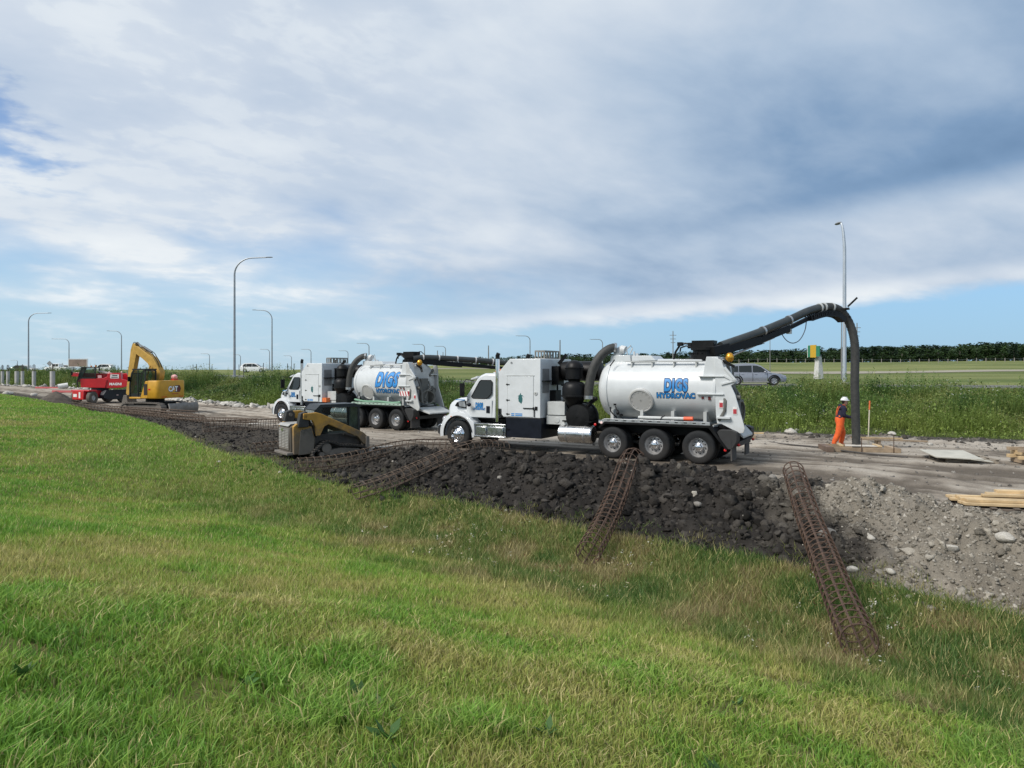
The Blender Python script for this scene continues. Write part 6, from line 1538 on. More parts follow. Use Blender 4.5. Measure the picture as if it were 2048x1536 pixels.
# ------------------------------------------------------------------ worker
def make_worker():
    g = at(1688, 893, 26.1); gx0, gy0 = g.x - .20, g.y
    T = thing('person', 'worker in white hard hat, navy hoodie and orange bib overalls beside the dig hose', 'person', (gx0, gy0, ground(gx0, gy0)), rad(4))
    # +X is the way the worker faces (to the right), +Y the left hand
    def skin(name, verts, edges, radii, m, parent, sub=2, root=0):
        me = bpy.data.meshes.new(name); me.from_pydata(verts, edges, [])
        o = bpy.data.objects.new(name, me); C.objects.link(o)
        o.modifiers.new('skin', 'SKIN'); ss = o.modifiers.new('sub', 'SUBSURF'); ss.levels = sub; ss.render_levels = sub
        for i, r_ in enumerate(radii): me.skin_vertices[0].data[i].radius = r_ if isinstance(r_, tuple) else (r_, r_)
        for i in range(len(verts)): me.skin_vertices[0].data[i].use_root = (i == root)
        bpy.context.view_layer.update()
        out = bpy.data.meshes.new_from_object(o.evaluated_get(bpy.context.evaluated_depsgraph_get()))
        bpy.data.objects.remove(o); bpy.data.meshes.remove(me)
        out.polygons.foreach_set('use_smooth', [True] * len(out.polygons)); out.name = name
        q = link(name, out, None, parent); out.materials.clear()
        for x in (m if isinstance(m, list) else [m]): out.materials.append(x)
        return q
    OR = mat('orange_overall', (.74, .115, .018), .75, var=.16, scale=9, dirt=.22, top=.5, dcol=(.22, .14, .09)); NV = mat('navy_hoodie', (.012, .013, .035), .85, var=.3, scale=9)
    SK = mat('skin', (.42, .25, .18), .6, var=.06); GLV = mat('grey_glove', (.035, .038, .042), .8, var=.2)
    # one body: pelvis, spine, neck, arms, legs
    V = [(0, 0, .98), (.01, 0, 1.16), (.04, 0, 1.34), (.06, 0, 1.48), (.08, 0, 1.545),
         (.03, .18, 1.42), (.06, .25, 1.18), (.30, .20, 1.12), (.37, .18, 1.13),
         (.03, -.18, 1.42), (.02, -.27, 1.17), (.25, -.22, 1.10), (.33, -.19, 1.12),
         (-.02, .10, .92), (.16, .13, .52), (.12, .13, .10), (.26, .13, .05),
         (-.02, -.10, .92), (-.08, -.14, .50), (-.24, -.15, .10), (-.10, -.15, .05)]
    Ed = [(0, 1), (1, 2), (2, 3), (3, 4), (3, 5), (5, 6), (6, 7), (7, 8), (3, 9), (9, 10), (10, 11), (11, 12), (0, 13), (13, 14), (14, 15), (15, 16), (0, 17), (17, 18), (18, 19), (19, 20)]
    Ra = [(.19, .17), (.19, .17), (.20, .165), (.14, .12), .06, .10, .075, .058, .036, .10, .078, .06, .036, .15, .118, .092, .05, .15, .118, .092, .05]
    body = skin('body', V, Ed, Ra, [NV, OR, GLV, mat('work_boot', (.09, .065, .045), .85)], T)
    for p in body.data.polygons:
        c = p.center
        if c.z < .10: p.material_index = 3
        elif c.z < 1.07 or (c.z < 1.16 and -.1 < c.x and abs(c.y) < .17) or (c.z < 1.36 and c.x > .14 and abs(c.y) < .10 and c.x < .27): p.material_index = 1
        elif c.x > .27 and c.z < 1.22: p.material_index = 2
    # hands: palm and five fingers curled round the controller
    for s, w in ((1, Vector((.37, .18, 1.13))), (-1, Vector((.33, -.19, 1.12)))):
        vs = [w, w + Vector((.05, -.03 * s, .01)), w + Vector((.085, -.05 * s, .01))]; es = [(0, 1), (1, 2)]; rs = [.030, (.034, .022), (.034, .02)]
        for k in range(4):
            b = len(vs); off = Vector((0, 0, .028 - .018 * k)); L = (.040, .046, .043, .034)[k]
            vs += [w + Vector((.10, -.06 * s, .012)) + off, w + Vector((.10 + L * .7, -.075 * s, .008)) + off, w + Vector((.10 + L, -.105 * s, .002)) + off]; es += [(2, b), (b, b + 1), (b + 1, b + 2)]; rs += [.010, .009, .008]
        b = len(vs); vs += [w + Vector((.05, -.055 * s, .035)), w + Vector((.085, -.085 * s, .045))]; es += [(1, b), (b, b + 1)]; rs += [.012, .010]
        skin('hand', [tuple(v) for v in vs], es, rs, GLV, T, 1)
    # head with jaw, nose and ears
    m = MB(); c = Vector((.115, 0, 1.655)); rs = []
    for z, rx, ry, ox in ((-.125, .035, .035, .03), (-.105, .06, .05, .025), (-.07, .078, .064, .015), (-.03, .088, .072, .006), (.0, .093, .075, 0), (.04, .095, .077, -.004), (.08, .088, .070, -.006), (.11, .06, .05, -.008), (.122, .02, .02, -.008)):
        rs.append([(c.x + ox + rx * math.cos(t) * (1.04 if math.cos(t) > .9 else 1), c.y + ry * math.sin(t), c.z + z) for t in (2 * PI * i / 18 for i in range(18))])
    m.rings(rs); hd = m.obj('head', SK, T, smooth=80)
    m = MB(); m.prism([(.20, 1.675), (.232, 1.635), (.205, 1.625)], -.012, .012); m.obj('nose', SK, hd)
    m = MB(); m.ball((.105, .078, 1.65), .022, .01, .032); m.ball((.105, -.078, 1.65), .022, .01, .032); m.obj('ear', SK, hd)
    m = MB(); m.ball((.192, .03, 1.67), .012, .012, .008); m.ball((.192, -.03, 1.67), .012, .012, .008); m.obj('eye', mat('eye_dark', (.03, .025, .02), .3), hd)
    m = MB(); m.bar((.196, -.022, 1.598), (.196, .022, 1.598), .01, .008); m.obj('mouth', mat('lips', (.30, .13, .11), .6), hd)
    m = MB(); m.ball((.085, 0, 1.665), .088, .082, .09); m.obj('hair', mat('dark_hair', (.02, .016, .012), .8), hd)
    # hood of the hoodie, shoulder straps, hard hat with brim
    m = MB(); m.ball((.01, 0, 1.50), .11, .13, .075); m.obj('hood', NV, T)
    for s in (1, -1):
        m = MB(); m.tube(smooth_path([(.185, s * .08, 1.30), (.165, s * .09, 1.42), (.06, s * .10, 1.545), (-.075, s * .08, 1.46), (-.135, s * .06, 1.25), (-.14, s * .04, 1.08)], 4), .012, 6, sx=1.4); m.obj('brace_strap', OR, T)
    m = MB(); m.ball((.105, 0, 1.715), .135, .115, .115, 18, 7, z0=.0); WH = mat('hard_hat_white', (.78, .78, .77), .3, var=.03); hh = m.obj('hard_hat', WH, T)
    m = MB(); m.rings([[(.105 + (.175 if math.cos(t) > 0 else .15) * k * math.cos(t), .13 * k * math.sin(t), z) for t in (2 * PI * i / 20 for i in range(20))] for k, z in ((.7, 1.722), (1.0, 1.705), (1.0, 1.715), (.7, 1.735))]); m.obj('brim', WH, hh)
    m = MB(); m.bx(.02, .20, -.012, .012, 1.825, 1.838); m.obj('ridge', WH, hh)
    # wireless controller held at the waist
    m = MB(); m.bx(.40, .52, -.13, .13, 1.09, 1.16); cb = m.obj('controller', BLACK(), T, bev=.01)
    for yv in (-.08, 0, .08): MB().cyl((.46, yv, 1.16), (.46, yv, 1.20), .012, 6).obj('lever', BLACK(), cb)
make_worker()
bpy.data.objects['person'].rotation_euler = (0, rad(3.5), rad(-6))

# ------------------------------------------------------------------ vegetation helpers
def sample(P, dens, seed):
    """random points on a terrain strip; dens(x, y, col, row) gives points per square metre for each cell"""
    rg = np.random.default_rng(seed)
    a, b, c, d = P[:-1, :-1], P[1:, :-1], P[1:, 1:], P[:-1, 1:]
    ar = .5 * np.linalg.norm(np.cross(c - a, d - b), axis=-1); ce = (a + b + c + d) / 4
    ii, jj = np.meshgrid(np.arange(ar.shape[0]), np.arange(ar.shape[1]), indexing='ij')
    n = rg.poisson(np.clip(dens(ce[..., 0], ce[..., 1], UIDX[np.minimum(ii, len(UIDX) - 1)], jj / ar.shape[1]) * ar, 0, 5000))
    idx = np.repeat(np.arange(ar.size), n.ravel()); i, j = idx // ar.shape[1], idx % ar.shape[1]
    s, t = rg.random(len(idx))[:, None], rg.random(len(idx))[:, None]
    pts = (a[i, j] * (1 - s) + b[i, j] * s) * (1 - t) + (d[i, j] * (1 - s) + c[i, j] * s) * t
    return pts, UIDX[np.minimum(i, len(UIDX) - 1)], (j + t[:, 0]) / ar.shape[1], rg
def blades(pts, h, w, col, rg, fine=True, lean=.45, curl=.5, dirn=None):
    n = len(pts); an = rg.random(n) * 2 * PI; la = rg.random(n) * 2 * PI if dirn is None else dirn
    sd = np.stack([np.cos(an), np.sin(an), np.zeros(n)], 1) * (w / 2)[:, None]
    ln = (np.stack([np.cos(la), np.sin(la), np.zeros(n)], 1)) * (lean * rg.random(n) ** 1.0 * h)[:, None]
    up = np.zeros((n, 3)); up[:, 2] = h
    tip = pts + ln * (1 + curl) + up * (1 - .25 * rg.random(n))[:, None]
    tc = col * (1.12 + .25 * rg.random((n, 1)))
    if fine:
        mid = pts + ln * .42 + up * .58
        v = np.stack([pts - sd, pts + sd, mid - sd * .8, mid + sd * .8, tip], 1).reshape(-1, 3)
        k = (np.arange(n) * 5)[:, None]
        f = np.concatenate([k + [0, 1, 3], k + [0, 3, 2], k + [2, 3, 4]], 0)
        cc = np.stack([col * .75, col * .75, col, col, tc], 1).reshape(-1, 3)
    else:
        v = np.stack([pts - sd, pts + sd, tip], 1).reshape(-1, 3); k = (np.arange(n) * 3)[:, None]; f = k + [0, 1, 2]
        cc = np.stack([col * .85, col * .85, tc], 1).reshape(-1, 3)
    return v, f, cc
def join(parts):
    vs, fs, cs = [], [], []; o = 0
    for v, f, c in parts: vs.append(v); fs.append(f + o); cs.append(c); o += len(v)
    return np.concatenate(vs), np.concatenate(fs), np.concatenate(cs)
def pick(t, stops):
    """colour ramp"""
    t = np.asarray(t); out = np.zeros((len(t), 3)); xs = [s for s, _ in stops]
    for k in range(3): out[:, k] = np.interp(t, xs, [c[k] for _, c in stops])
    return out
grass_m = attr_mat('grass_blades', .55, .40, 0, 1, 0, 1, .35)
leaf_m = attr_mat('leaves', .6, .28, 0, 1, 0, 1, .3)

DROW = np.concatenate([np.linspace(DS[i], DS[i + 1], k + 1)[: k + 1 if i == len(DS) - 2 else k] for i, k in enumerate([10, 10, 12, 16, 18, 12, 8, 6])])
def view_ok(x, y, m=1.0): return (y > -1.0) & (np.abs(x) < y * .86 + 2.2)
GREEN, OLIVE, STRAW, LUSH, DOCK = (.215, .335, .050), (.275, .320, .074), (.48, .42, .19), (.135, .270, .038), (.24, .15, .07)
def turf():
    parts = []
    def dens(x, y, u, v):
        r = np.hypot(x, y); d = np.interp(v * len(DROW), np.arange(len(DROW)), DROW)
        q = np.interp(r, [0, 2, 4, 6, 9, 13, 18, 26, 40, 70, 100], [5200, 5200, 4400, 3000, 1800, 1050, 620, 320, 125, 45, 20])
        return q * view_ok(x, y)
    pts, u, v, rg = sample(Pg, dens, 21)
    x, y = pts[:, 0], pts[:, 1]; r = np.hypot(x, y); d = np.interp(v * len(DROW), np.arange(len(DROW)), DROW); n = len(pts)
    wet = WC_at(u)                                          # 1 where the ditch is
    patch1 = fbm(x * .42 + 3, y * .42, 4); patch2 = fbm(x * 1.7, y * 1.7 + 8, 4); patch3 = fbm(x * .9 + 40, y * .9, 3)
    dry = np.clip((patch1 - .48) * 1.9 + (patch2 - .5) * 1.5 + .40 + rg.normal(0, .22, n), 0, 1)
    edge = sst(6.5, 2.0, d) * (1 - wet) ; dry = dry * (1 - .75 * edge)
    lush = sst(.56, .70, patch3) * sst(9, 4, r) * (1 - wet * 0) + sst(-1.2, -2.6, x) * sst(6.5, 3.0, r) * sst(.40, .56, patch2)
    lush = np.clip(lush, 0, 1)
    col = pick(dry, [(0, LUSH), (.26, GREEN), (.62, OLIVE), (.9, (.315, .320, .085)), (1, (.37, .345, .12))])
    lc = np.array(LUSH)[None] * (.9 + .5 * rg.random((n, 1))); col = col * (1 - lush[:, None] * .8) + lc * lush[:, None] * .8
    weed = wet * sst(5.6, 3.2, d + (patch2 - .5) * 3.6) 
    wcol = pick(np.clip(fbm(x * 1.3 + 9, y * 1.3, 4) * 2.2 - .6 + rg.normal(0, .18, n), 0, 1), [(0, (.065, .125, .028)), (.42, (.135, .185, .046)), (.66, (.20, .21, .07)), (.84, (.20, .145, .065)), (1, (.28, .24, .12))])
    col = col * (1 - weed[:, None]) + wcol * weed[:, None]
    dead = rg.random(n) < .07 + .10 * dry; col[dead] = np.array(STRAW) * (.7 + .5 * rg.random((dead.sum(), 1)))
    col *= (.84 + .54 * rg.random((n, 1)))
    h = (.058 + .050 * rg.random(n)) * (1 + .35 * (patch2 - .5)) * (1 + .75 * lush) * (1 - .15 * dry) + weed * (.02 + .13 * rg.random(n) ** 2)
    tall = rg.random(n) < .02; h[tall] *= 1.6
    wd = (.0042 + .0030 * rg.random(n)) * (1 + .5 * lush) * np.interp(r, [0, 3, 6, 10, 20, 40, 80], [1.0, 1.1, 1.6, 2.3, 4.0, 7.5, 14])
    h *= np.interp(r, [0, 8, 20, 60], [1, 1.05, 1.15, 1.3])
    bare = (fbm(x * 1.1 + 70, y * 1.1 + 3, 3) > .70) & (r < 9); keep = ~bare | (rg.random(n) < .25)
    near = (r < 8.0) & keep; farb = (r >= 8.0) & keep
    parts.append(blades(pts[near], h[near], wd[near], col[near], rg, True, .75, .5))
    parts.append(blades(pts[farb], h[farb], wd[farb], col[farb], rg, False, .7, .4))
    return parts
def WC_at(u): return np.interp(u, COL, WC)
def bank_tufts():
    def dens(x, y, u, v): return np.where((u > 240) & vis_b(x, y), np.interp(y, [8, 16, 30, 50], [420, 260, 120, 50]) * sst(.16, .02, v + (fbm(x * 1.4, y * 1.4, 3) - .5) * .22), 0.0)
    def vis_b(x, y): return (y > 3) & (np.abs(x) < y * .8 + 3)
    p, u, v, rg = sample(Pb, dens, 23); n = len(p); h = .05 + .13 * rg.random(n) ** 1.6
    c = pick(np.clip(fbm(p[:, 0] * 1.3, p[:, 1] * 1.3, 3) * 2 - .5 + rg.normal(0, .2, n), 0, 1), [(0, (.09, .17, .034)), (.5, (.19, .24, .055)), (1, (.33, .29, .12))]) * (.7 + .5 * rg.random((n, 1)))
    return [blades(p, h, np.interp(p[:, 1], [8, 20, 45], [.009, .016, .035]), c, rg, False, .8, .4)]
gv, gf, gcol = join(turf() + bank_tufts())
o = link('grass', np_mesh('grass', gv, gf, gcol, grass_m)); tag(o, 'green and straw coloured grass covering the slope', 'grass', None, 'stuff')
NT = len(gf)

# --- broad-leaved weeds: rosettes in the near grass and seed heads in the ditch
def leaf_quads(c, L, W, az_, pitch, col, rg):
    """diamond leaves: base, two sides, tip"""
    n = len(c); d = np.stack([np.cos(az_) * np.cos(pitch), np.sin(az_) * np.cos(pitch), np.sin(pitch)], 1); s = np.stack([-np.sin(az_), np.cos(az_), rg.normal(0, .35, n)], 1)
    s /= np.linalg.norm(s, axis=1)[:, None]
    v = np.stack([c, c + d * (L * .5)[:, None] - s * (W / 2)[:, None], c + d * L[:, None], c + d * (L * .5)[:, None] + s * (W / 2)[:, None]], 1).reshape(-1, 3)
    k = (np.arange(n) * 4)[:, None]; f = np.concatenate([k + [0, 1, 2], k + [0, 2, 3]], 0); cc = np.repeat(col, 4, 0); return v, f, cc
def rosettes():
    def dens(x, y, u, v):
        r = np.hypot(x, y); return np.where((r < 7) & view_ok(x, y), .9 * sst(.42, .62, fbm(x * .8 + 2, y * .8, 3)), 0)
    pts, u, v, rg = sample(Pg, dens, 33); ps = []
    for p in pts:
        k = rg.integers(5, 10); az_ = rg.random(k) * 2 * PI; L = .06 + .10 * rg.random(k); ps.append(leaf_quads(np.repeat(p[None] + [0, 0, .03], k, 0), L, L * .42, az_, rad(20) + rg.random(k) * rad(45), np.array([.055, .125, .03])[None] * (.7 + .6 * rg.random((k, 1))), rg))
    def dens2(x, y, u, v):
        d = np.interp(v * len(DROW), np.arange(len(DROW)), DROW); return 26 * WC_at(u) * sst(4.8, 2.0, d) * sst(.40, .62, fbm(x * .9 + 31, y * .9, 3)) * view_ok(x, y) * (u > 950)
    p2, u, v, rg = sample(Pg, dens2, 34); n = len(p2); h = .08 + .16 * rg.random(n)
    sc = np.array([[.48, .42, .28], [.62, .60, .52], [.17, .085, .045], [.10, .15, .04]])[rg.choice(4, n, p=[.32, .20, .2, .28])]
    for k in range(5):
        q = p2 + np.stack([rg.normal(0, .025, n), rg.normal(0, .025, n), h * (.55 + .45 * rg.random(n))], 1); L = .018 + .03 * rg.random(n); ps.append(leaf_quads(q, L, L * .6, rg.random(n) * 6.28, rg.normal(.4, .5, n), sc * (.7 + .5 * rg.random((n, 1))), rg))
    ps.append(blades(p2, h, np.full(n, .008), np.repeat(np.array([[.14, .14, .05]]), n, 0), rg, False, .3, .2))
    return ps
rv, rf, rcol = join(rosettes())
o = link('low_weeds', np_mesh('low_weeds', rv, rf, rcol, leaf_m)); tag(o, 'broad leaved weeds and dry seed heads scattered through the slope', 'weeds', None, 'stuff')

# --- tall weeds on the bank below the highway
def tall_weeds():
    ps = []
    def vis(x, y): return (y > 5) & (np.abs(x) < y * .80 + 4)
    def dens(x, y, u, v):
        return np.interp(y, [20, 32, 45, 70, 120, 170], [42, 36, 24, 11, 4.5, 3]) * vis(x, y) * np.where(v > .10, 1, .18) * np.where(u > 1460, 1.15, 1) * np.where((u > 640) & (u < 1400), .62, 1)
    pts, u, v, rg = sample(Pw, dens, 51); n = len(pts); x, y = pts[:, 0], pts[:, 1]
    big = np.clip((fbm(x * .33 + 7, y * .33, 3) - .5) * 2.0 + .5, 0, 1); med = fbm(x * 1.0, y * 1.0 + 5, 3)
    hgt_ = (.26 + 1.30 * sst(.35, .80, big) + .70 * (med - .5)) * (.55 + .6 * rg.random(n)) * np.interp(v, [0, .12, .3, .7, .88, 1], [.4, .65, 1.0, .85, .42, .22]) * np.where(u < 640, 1.25, .92)
    hgt_ = np.where((u > 1400) & (u < 1590) & (v > .6), hgt_ * .55, hgt_); hgt_ = np.clip(hgt_, .15, 2.0); sc = np.interp(y, [25, 50, 100, 160], [1, 1.35, 2.1, 3.0])
    hue = np.clip(fbm(x * .45 + 20, y * .45, 4) * 2.4 - .7 + rg.normal(0, .14, n), 0, 1)
    base = pick(hue, [(0, (.042, .090, .020)), (.35, (.072, .135, .026)), (.65, (.115, .17, .036)), (1, (.19, .215, .06))])
    low = sst(.34, .10, v)[:, None]; base = base * (1 - low) + np.array([.19, .25, .05]) * low * .8 + base * low * .2
    # stems and grass-like blades
    for k in range(6):
        q = pts + np.stack([rg.normal(0, .12, n), rg.normal(0, .12, n), np.zeros(n)], 1); ps.append(blades(q, hgt_ * (.75 + .55 * rg.random(n)), .018 * sc * (.6 + .8 * rg.random(n)), base * (.8 + .45 * rg.random((n, 1))), rg, False, .35, .5))
    # leaves up the stems, thicker towards the top
    for k in range(4):
        z = hgt_ * (.15 + .85 * rg.random(n) ** .8); q = pts + np.stack([rg.normal(0, .10, n) * sc ** .3, rg.normal(0, .10, n), z], 1); L = (.07 + .10 * rg.random(n)) * sc ** .8
        ps.append(leaf_quads(q, L, L * (.32 + .3 * rg.random(n)), rg.random(n) * 6.28, rg.normal(.25, .5, n), base * (.65 + .6 * rg.random((n, 1))), rg))
    # tall emergent plants that break the outline
    def dens3(x, y, u, v): return np.where(u > 1440, 2.0, .7) * vis(x, y) * (y < 110) * (v > .22) * (v < np.where((u > 1400) & (u < 1600), .5, .92)) * sst(.48, .66, fbm(x * .28 + 3, y * .28 + 1, 2))
    p3, u3, v3, r3 = sample(Pw, dens3, 52); n3 = len(p3); H3 = (.9 + 1.2 * r3.random(n3) ** 1.4) * np.interp(v3, [.2, .9], [1.05, .80]); b3 = pick(r3.random(n3), [(0, (.075, .145, .028)), (.6, (.14, .20, .045)), (1, (.23, .25, .085))])
    ps.append(blades(p3, H3, np.full(n3, .022), b3 * .8, r3, False, .22, .3))
    for k in range(80):
        t = (k + r3.random(n3)) / 80; q = p3 + np.stack([r3.normal(0, .13, n3) * (1.15 - t), r3.normal(0, .13, n3) * (1.15 - t), H3 * (.12 + .86 * t)], 1); L = (.06 + .10 * r3.random(n3)) * (1.2 - .6 * t)
        ps.append(leaf_quads(q, L, L * .42, r3.random(n3) * 6.28, r3.normal(.35, .45, n3), b3 * (.6 + .9 * r3.random((n3, 1))) * (1 + .25 * t[:, None]), r3))
    # pale seed plumes
    sel = rg.random(n) < .16; q = pts[sel] + np.stack([rg.normal(0, .04, sel.sum()), rg.normal(0, .04, sel.sum()), hgt_[sel] * (.9 + .2 * rg.random(sel.sum()))], 1)
    for k in range(3): ps.append(leaf_quads(q + rg.normal(0, .03, q.shape), (.05 + .06 * rg.random(len(q))) * sc[sel], .03 * sc[sel], rg.random(len(q)) * 6.28, rg.normal(.8, .4, len(q)), np.array([[.22, .22, .085]]) * (.7 + .6 * rg.random((len(q), 1))), rg))
    # white flowers in loose colonies
    fl = (rg.random(n) < .10 * sst(.52, .68, fbm(x * .5 + 90, y * .5, 3)) + .004) & (y < 70); q = pts[fl] + np.stack([np.zeros(fl.sum()), np.zeros(fl.sum()), hgt_[fl] * (.85 + .25 * rg.random(fl.sum()))], 1)
    for k in range(4): ps.append(leaf_quads(q + rg.normal(0, .02, q.shape), np.full(len(q), .055), np.full(len(q), .05), rg.random(len(q)) * 6.28, rg.normal(.1, .3, len(q)), np.array([[.72, .72, .68]]) * np.ones((len(q), 1)), rg))
    return ps
tv, tf, tcol = join(tall_weeds())
o = link('tall_weeds', np_mesh('tall_weeds', tv, tf, tcol, leaf_m)); tag(o, 'tall green weeds with white flowers on the bank below the highway', 'weeds', None, 'stuff')

# ------------------------------------------------------------------ clods and stones
def ico(sub, seed):
    bm = bmesh.new(); bmesh.ops.create_icosphere(bm, subdivisions=sub, radius=1); q = random.Random(seed)
    ax = [Vector((q.uniform(-1, 1), q.uniform(-1, 1), q.uniform(-1, 1))).normalized() for _ in range(6)]; cut = [q.uniform(.5, .85) for _ in ax]
    for v in bm.verts:
        for a, c_ in zip(ax, cut):
            t = v.co.dot(a)
            if t > c_: v.co -= a * (t - c_) * .9
        dn = v.co.normalized()
        v.co *= 1 + .30 * math.sin(3.1 * dn.dot(ax[0]) * 2 + cut[0] * 9) + .20 * math.sin(5.3 * dn.dot(ax[1]) * 2 + cut[1] * 9) + q.uniform(-.14, .14)
    bm.verts.ensure_lookup_table(); V_ = np.array([v.co[:] for v in bm.verts]); F_ = np.array([[v.index for v in f.verts] for f in bm.faces]); bm.free(); return V_, F_
def scatter(P, dens, seed, size, colf, subs, flatten=.7):
    pts, u, v, rg = sample(P, dens, seed); n = len(pts); sz = size(rg, n, u, v, pts); col = colf(rg, n, u, v, pts); parts = []
    var_ = [ico(subs, 100 + k) for k in range(16)]; which = rg.integers(0, 16, n)
    for k in range(16):
        m_ = which == k; q = pts[m_]; s = sz[m_]; N = len(q)
        if N == 0: continue
        V_, F_ = var_[k]; a = rg.random(N) * 6.28; b_ = rg.normal(0, .5, N); ca_, sa_ = np.cos(a), np.sin(a); st = np.stack([.65 + .9 * rg.random(N), .6 + .6 * rg.random(N), flatten * (.6 + .8 * rg.random(N))], 1)
        w = V_[None] * st[:, None, :]; tz = w[..., 2] * np.cos(b_)[:, None] + w[..., 0] * np.sin(b_)[:, None]; tx = w[..., 0] * np.cos(b_)[:, None] - w[..., 2] * np.sin(b_)[:, None]
        w = np.stack([tx * ca_[:, None] - w[..., 1] * sa_[:, None], tx * sa_[:, None] + w[..., 1] * ca_[:, None], tz], -1) * s[:, None, None] + q[:, None, :] + np.array([0, 0, .0])[None, None] * s[:, None, None]
        f = (F_[None] + (np.arange(N) * len(V_))[:, None, None]).reshape(-1, 3); parts.append((w.reshape(-1, 3), f, np.repeat(col[m_], len(V_), 0)))
    return parts
def vis2(x, y): return (y > 3) & (np.abs(x) < y * .80 + 3)
def grey_at(u, x, y): return sst(1440, 1800, u + (fbm(x * .7, y * .7, 4) - .5) * 700)
def clod_col(rg, n, u, v, p):
    g = grey_at(u, p[:, 0], p[:, 1])[:, None]; t = rg.random((n, 1)); d = np.array([.011, .0100, .0092]) * (1 - t) + np.array([.068, .061, .054]) * t; gy_ = np.array([.11, .098, .08]) * (1 - t) + np.array([.42, .385, .325]) * t
    c = d * (1 - g) + gy_ * g; st = rg.random(n) < .004 + .03 * g[:, 0]; c[st] = np.array([.42, .39, .34]) * (.7 + .5 * rg.random((st.sum(), 1))); return c
big = scatter(Pb, lambda x, y, u, v: np.where((u > 560) & vis2(x, y), 26.0 * sst(560, 760, u) * np.where(u > 1620, .45, 1) * np.where(v < .8, 1, .25), 1.6 * (u > 270) * vis2(x, y) * (v > .15)), 61, lambda rg, n, u, v, p: (.035 + .115 * rg.random(n) ** 2.4) * np.where(u > 1600, .68, 1), clod_col, 2, .72)
small = scatter(Pb, lambda x, y, u, v: np.where((u > 560) & vis2(x, y), np.interp(y, [8, 14, 20, 28], [150, 115, 75, 40]) * np.where(v < .86, 1, .4) * np.where(u > 1580, 2.2, 1), 26.0 * (u > 270) * vis2(x, y) * (v > .1)), 62, lambda rg, n, u, v, p: (.012 + .034 * rg.random(n) ** 2.2) * np.interp(p[:, 1], [8, 20, 35], [.8, 1.3, 1.9]), clod_col, 1, .75)
spill = scatter(Pg, lambda x, y, u, v: np.where((u > 400) & vis2(x, y) & (v < .085), 16 * sst(.085, .0, v) * sst(.42, .60, fbm(x * 1.2 + 5, y * 1.2, 3)), 0.0), 66, lambda rg, n, u, v, p: .02 + .07 * rg.random(n) ** 2.2, clod_col, 1, .75)
clod_m = attr_mat('clods', .93, 0, .8, 22, .22, 14, .12, .2, 60)
cv_, cf_, cc_ = join(big + small + spill)
o = link('soil_clods', np_mesh('soil_clods', cv_, cf_, cc_, clod_m)); tag(o, 'dark soil clods and gravel heaped along the near side of the road', 'clods', None, 'stuff')
# pale rubble along the far verge on the left and pebbles on the road
rub = scatter(Pr, lambda x, y, u, v: np.where((u < 600) & (u > -20) & (v > .915), 4.0 + 8.0 * (u > 330), 0.0) * vis2(x, y), 63, lambda rg, n, u, v, p: .10 + .28 * rg.random(n) ** 1.6, lambda rg, n, u, v, p: np.array([[.46, .44, .40]]) * (.6 + .6 * rg.random((n, 1))), 2, .6)
peb = scatter(Pr, lambda x, y, u, v: np.where(vis2(x, y) & (y < 40), 3.5 + 10 * (v > .72) + 9 * (v < .08), 0.0), 64, lambda rg, n, u, v, p: .018 + .05 * rg.random(n) ** 2.5, lambda rg, n, u, v, p: np.array([[.20, .185, .165]]) * (.45 + 1.1 * rg.random((n, 1)) ** 1.5), 1, .7)
lump = scatter(Pr, lambda x, y, u, v: np.where(vis2(x, y) & (y < 60) & (v > .84), 3.2, 0.0), 65, lambda rg, n, u, v, p: .05 + .13 * rg.random(n) ** 2, lambda rg, n, u, v, p: np.array([[.10, .090, .078]]) * (.5 + .9 * rg.random((n, 1))), 1, .6)
cv_, cf_, cc_ = join(rub + peb + lump)
o = link('rubble', np_mesh('rubble', cv_, cf_, cc_, clod_m)); tag(o, 'pale rubble and pebbles along the far edge of the haul road', 'rubble', None, 'stuff')

# ------------------------------------------------------------------ far wood and field fence
def tree_parts(seed, h, conifer):
    rg = np.random.default_rng(seed); N = 520
    if conifer:
        t = rg.random(N) ** .8; z = h * (.02 + .98 * t); rr_ = (1 - t) * h * .17 + .12; a = rg.random(N) * 6.28; rad_ = rr_ * np.sqrt(rg.random(N)) ; c = np.stack([rad_ * np.cos(a), rad_ * np.sin(a), z], 1); base = np.array([.020, .042, .018])
    else:
        cl = rg.normal(0, 1, (14, 3)); cl /= np.linalg.norm(cl, axis=1)[:, None]; cl *= np.array([.22, .22, .40]) * h * (.5 + .5 * rg.random((14, 1))); cl[:, 2] += h * .52; cl[:, :2] *= (1.1 - .5 * np.abs(cl[:, 2:] / h - .45))
        w = rg.integers(0, 14, N); q = rg.normal(0, 1, (N, 3)); q /= np.linalg.norm(q, axis=1)[:, None]; c = cl[w] + q * (h * .13 * rg.random((N, 1)) ** .4); base = np.array([.040, .075, .022])
    sh = (.65 + .75 * rg.random((N, 1)))
    L = h * (.055 + .06 * rg.random(N)); v, f, cc = leaf_quads(c, L, L * .75, rg.random(N) * 6.28, rg.normal(.1, .6, N), base * sh, rg)
    return v, f, cc
VAR = [(tree_parts(900 + k, 1.0, k >= 5), k >= 5) for k in range(7)]
TRK = lambda: mat('tree_trunk', (.16, .14, .12), .9, var=.2)
crown_me = []
for (v, f, c), cn in VAR: crown_me.append(np_mesh('crown', v, f, c, leaf_m))
trunk_mb = MB(); trunk_mb.tube([(0, 0, 0), (.01, 0, .3), (0, .01, .7)], [.022, .017, .008], 6)
for k in range(4): trunk_mb.tube([(0, 0, .35 + .08 * k), (.12 * math.cos(k * 1.7), .12 * math.sin(k * 1.7), .55 + .08 * k)], [.009, .004], 5)
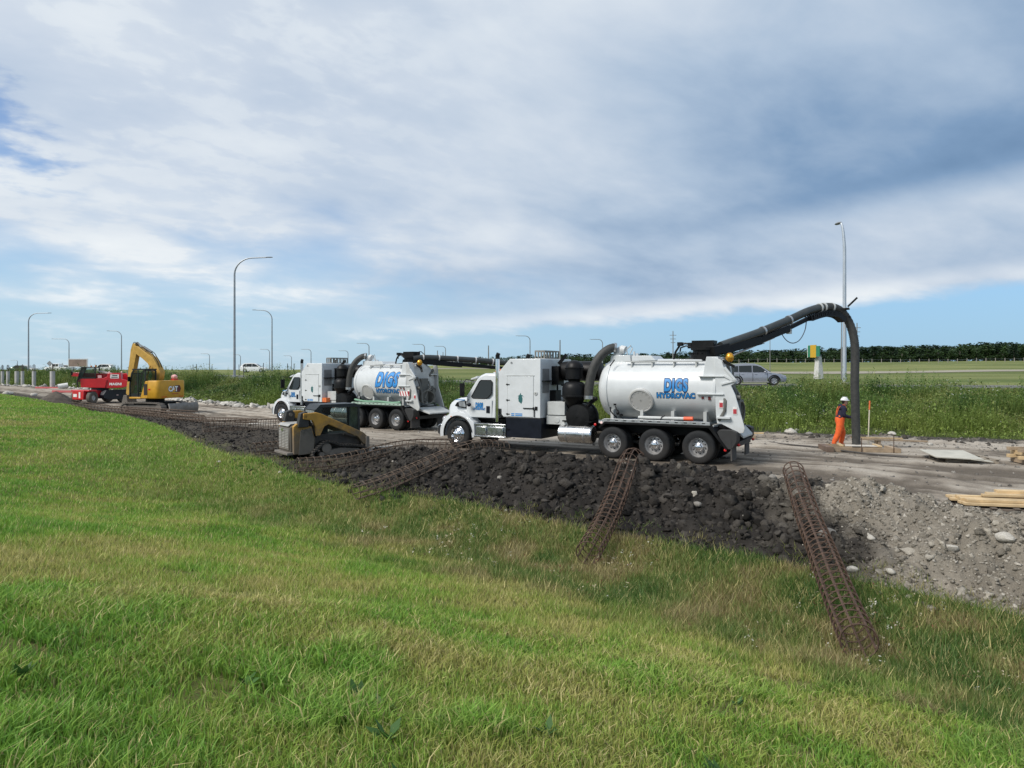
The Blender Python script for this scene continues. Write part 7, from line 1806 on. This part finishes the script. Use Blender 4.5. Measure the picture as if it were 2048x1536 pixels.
trunk_me = trunk_mb.mesh('trunk'); trunk_me.materials.append(TRK())
qr = random.Random(77)
def wood_top(px): return float(np.interp(px, [960, 1020, 1130, 1220, 1330, 1450, 1600, 1700, 1800, 1900, 1960, 2100, 2300], [714, 712, 709, 708, 705, 702, 698, 695, 692, 689, 685, 685, 684]))
TL = ['dark conifer in the front row of the wood across the field', 'leafy tree in the front row of the wood across the field']
for k in range(96):
    px = 975 + k * 13.5 + qr.uniform(-9, 9); y = 385 + qr.uniform(-8, 12); x = (px - 1024) / F * y; g = ground(x, y)
    h = max(4.5, (H - (wood_top(px) + qr.uniform(-1, 12) - HY) / F * y) - g); vi = qr.choice([0, 1, 2, 3, 4, 0, 1, 2, 5, 6])
    T = thing('tree', TL[0] if vi >= 5 else TL[1], 'tree', (x, y, g), qr.uniform(0, 6), 'front row of the wood')
    o = link('crown', crown_me[vi], None, T); o.scale = (h * 1.25, h * 1.25, h); o = link('trunk', trunk_me, None, T); o.scale = (h, h, h)
ps = []; rgw = np.random.default_rng(5)
for k in range(640):
    px = 960 + 1390 * rgw.random() ** .8; y = rgw.uniform(392, 440); x = (px - 1024) / F * y; g = ground(x, y); h = max(5, (H - (wood_top(px) + rgw.uniform(-2, 4) - HY) / F * y) - g); (v, f, c), cn = VAR[rgw.integers(0, 7)]
    a = rgw.random() * 6.28; w = v.copy(); w[:, 0], w[:, 1] = v[:, 0] * math.cos(a) - v[:, 1] * math.sin(a), v[:, 0] * math.sin(a) + v[:, 1] * math.cos(a)
    ps.append((w[: 4 * 210] * [h * 2.1, h * 2.1, h * 1.02] + [x, y, g - .04 * h], np.concatenate([f[:210], f[520:730]]), c[: 4 * 210] * rgw.uniform(.7, 1.15)))
for k in range(420):
    px = rgw.uniform(965, 2350); y = rgw.uniform(380, 392); x = (px - 1024) / F * y; g = ground(x, y); h = rgw.uniform(3.5, 6.0); (v, f, c), cn = VAR[rgw.integers(0, 5)]
    ps.append((v[: 4 * 90] * [h * 2.4, h * 2.4, h] + [x, y, g - .15 * h], np.concatenate([f[:90], f[520:610]]), c[: 4 * 90] * rgw.uniform(.7, 1.05)))
wv_, wf_, wc_ = join(ps)
o = link('wood', np_mesh('wood', wv_, wf_, wc_, leaf_m)); tag(o, 'dark green wood along the horizon behind the field', 'wood', None, 'stuff')
T = thing('field_fence', 'low post and wire fence along the far edge of the field', 'fence', (0, 0, 0)); prev = None
for k in range(34):
    px = 1440 + k * 19.0; y = 330.0; x = (px - 1024) / F * y; g = ground(x, y)
    MB().cyl((x, y, g - .2), (x, y, g + 1.9), .16, 5).obj('post', mat('fence_wood', (.24, .22, .19), .85), T)
    if prev: MB().cyl((prev[0], prev[1], prev[2] + 1.4), (x, y, g + 1.4), .03, 4).obj('wire', GALV(), T)
    prev = (x, y, g)
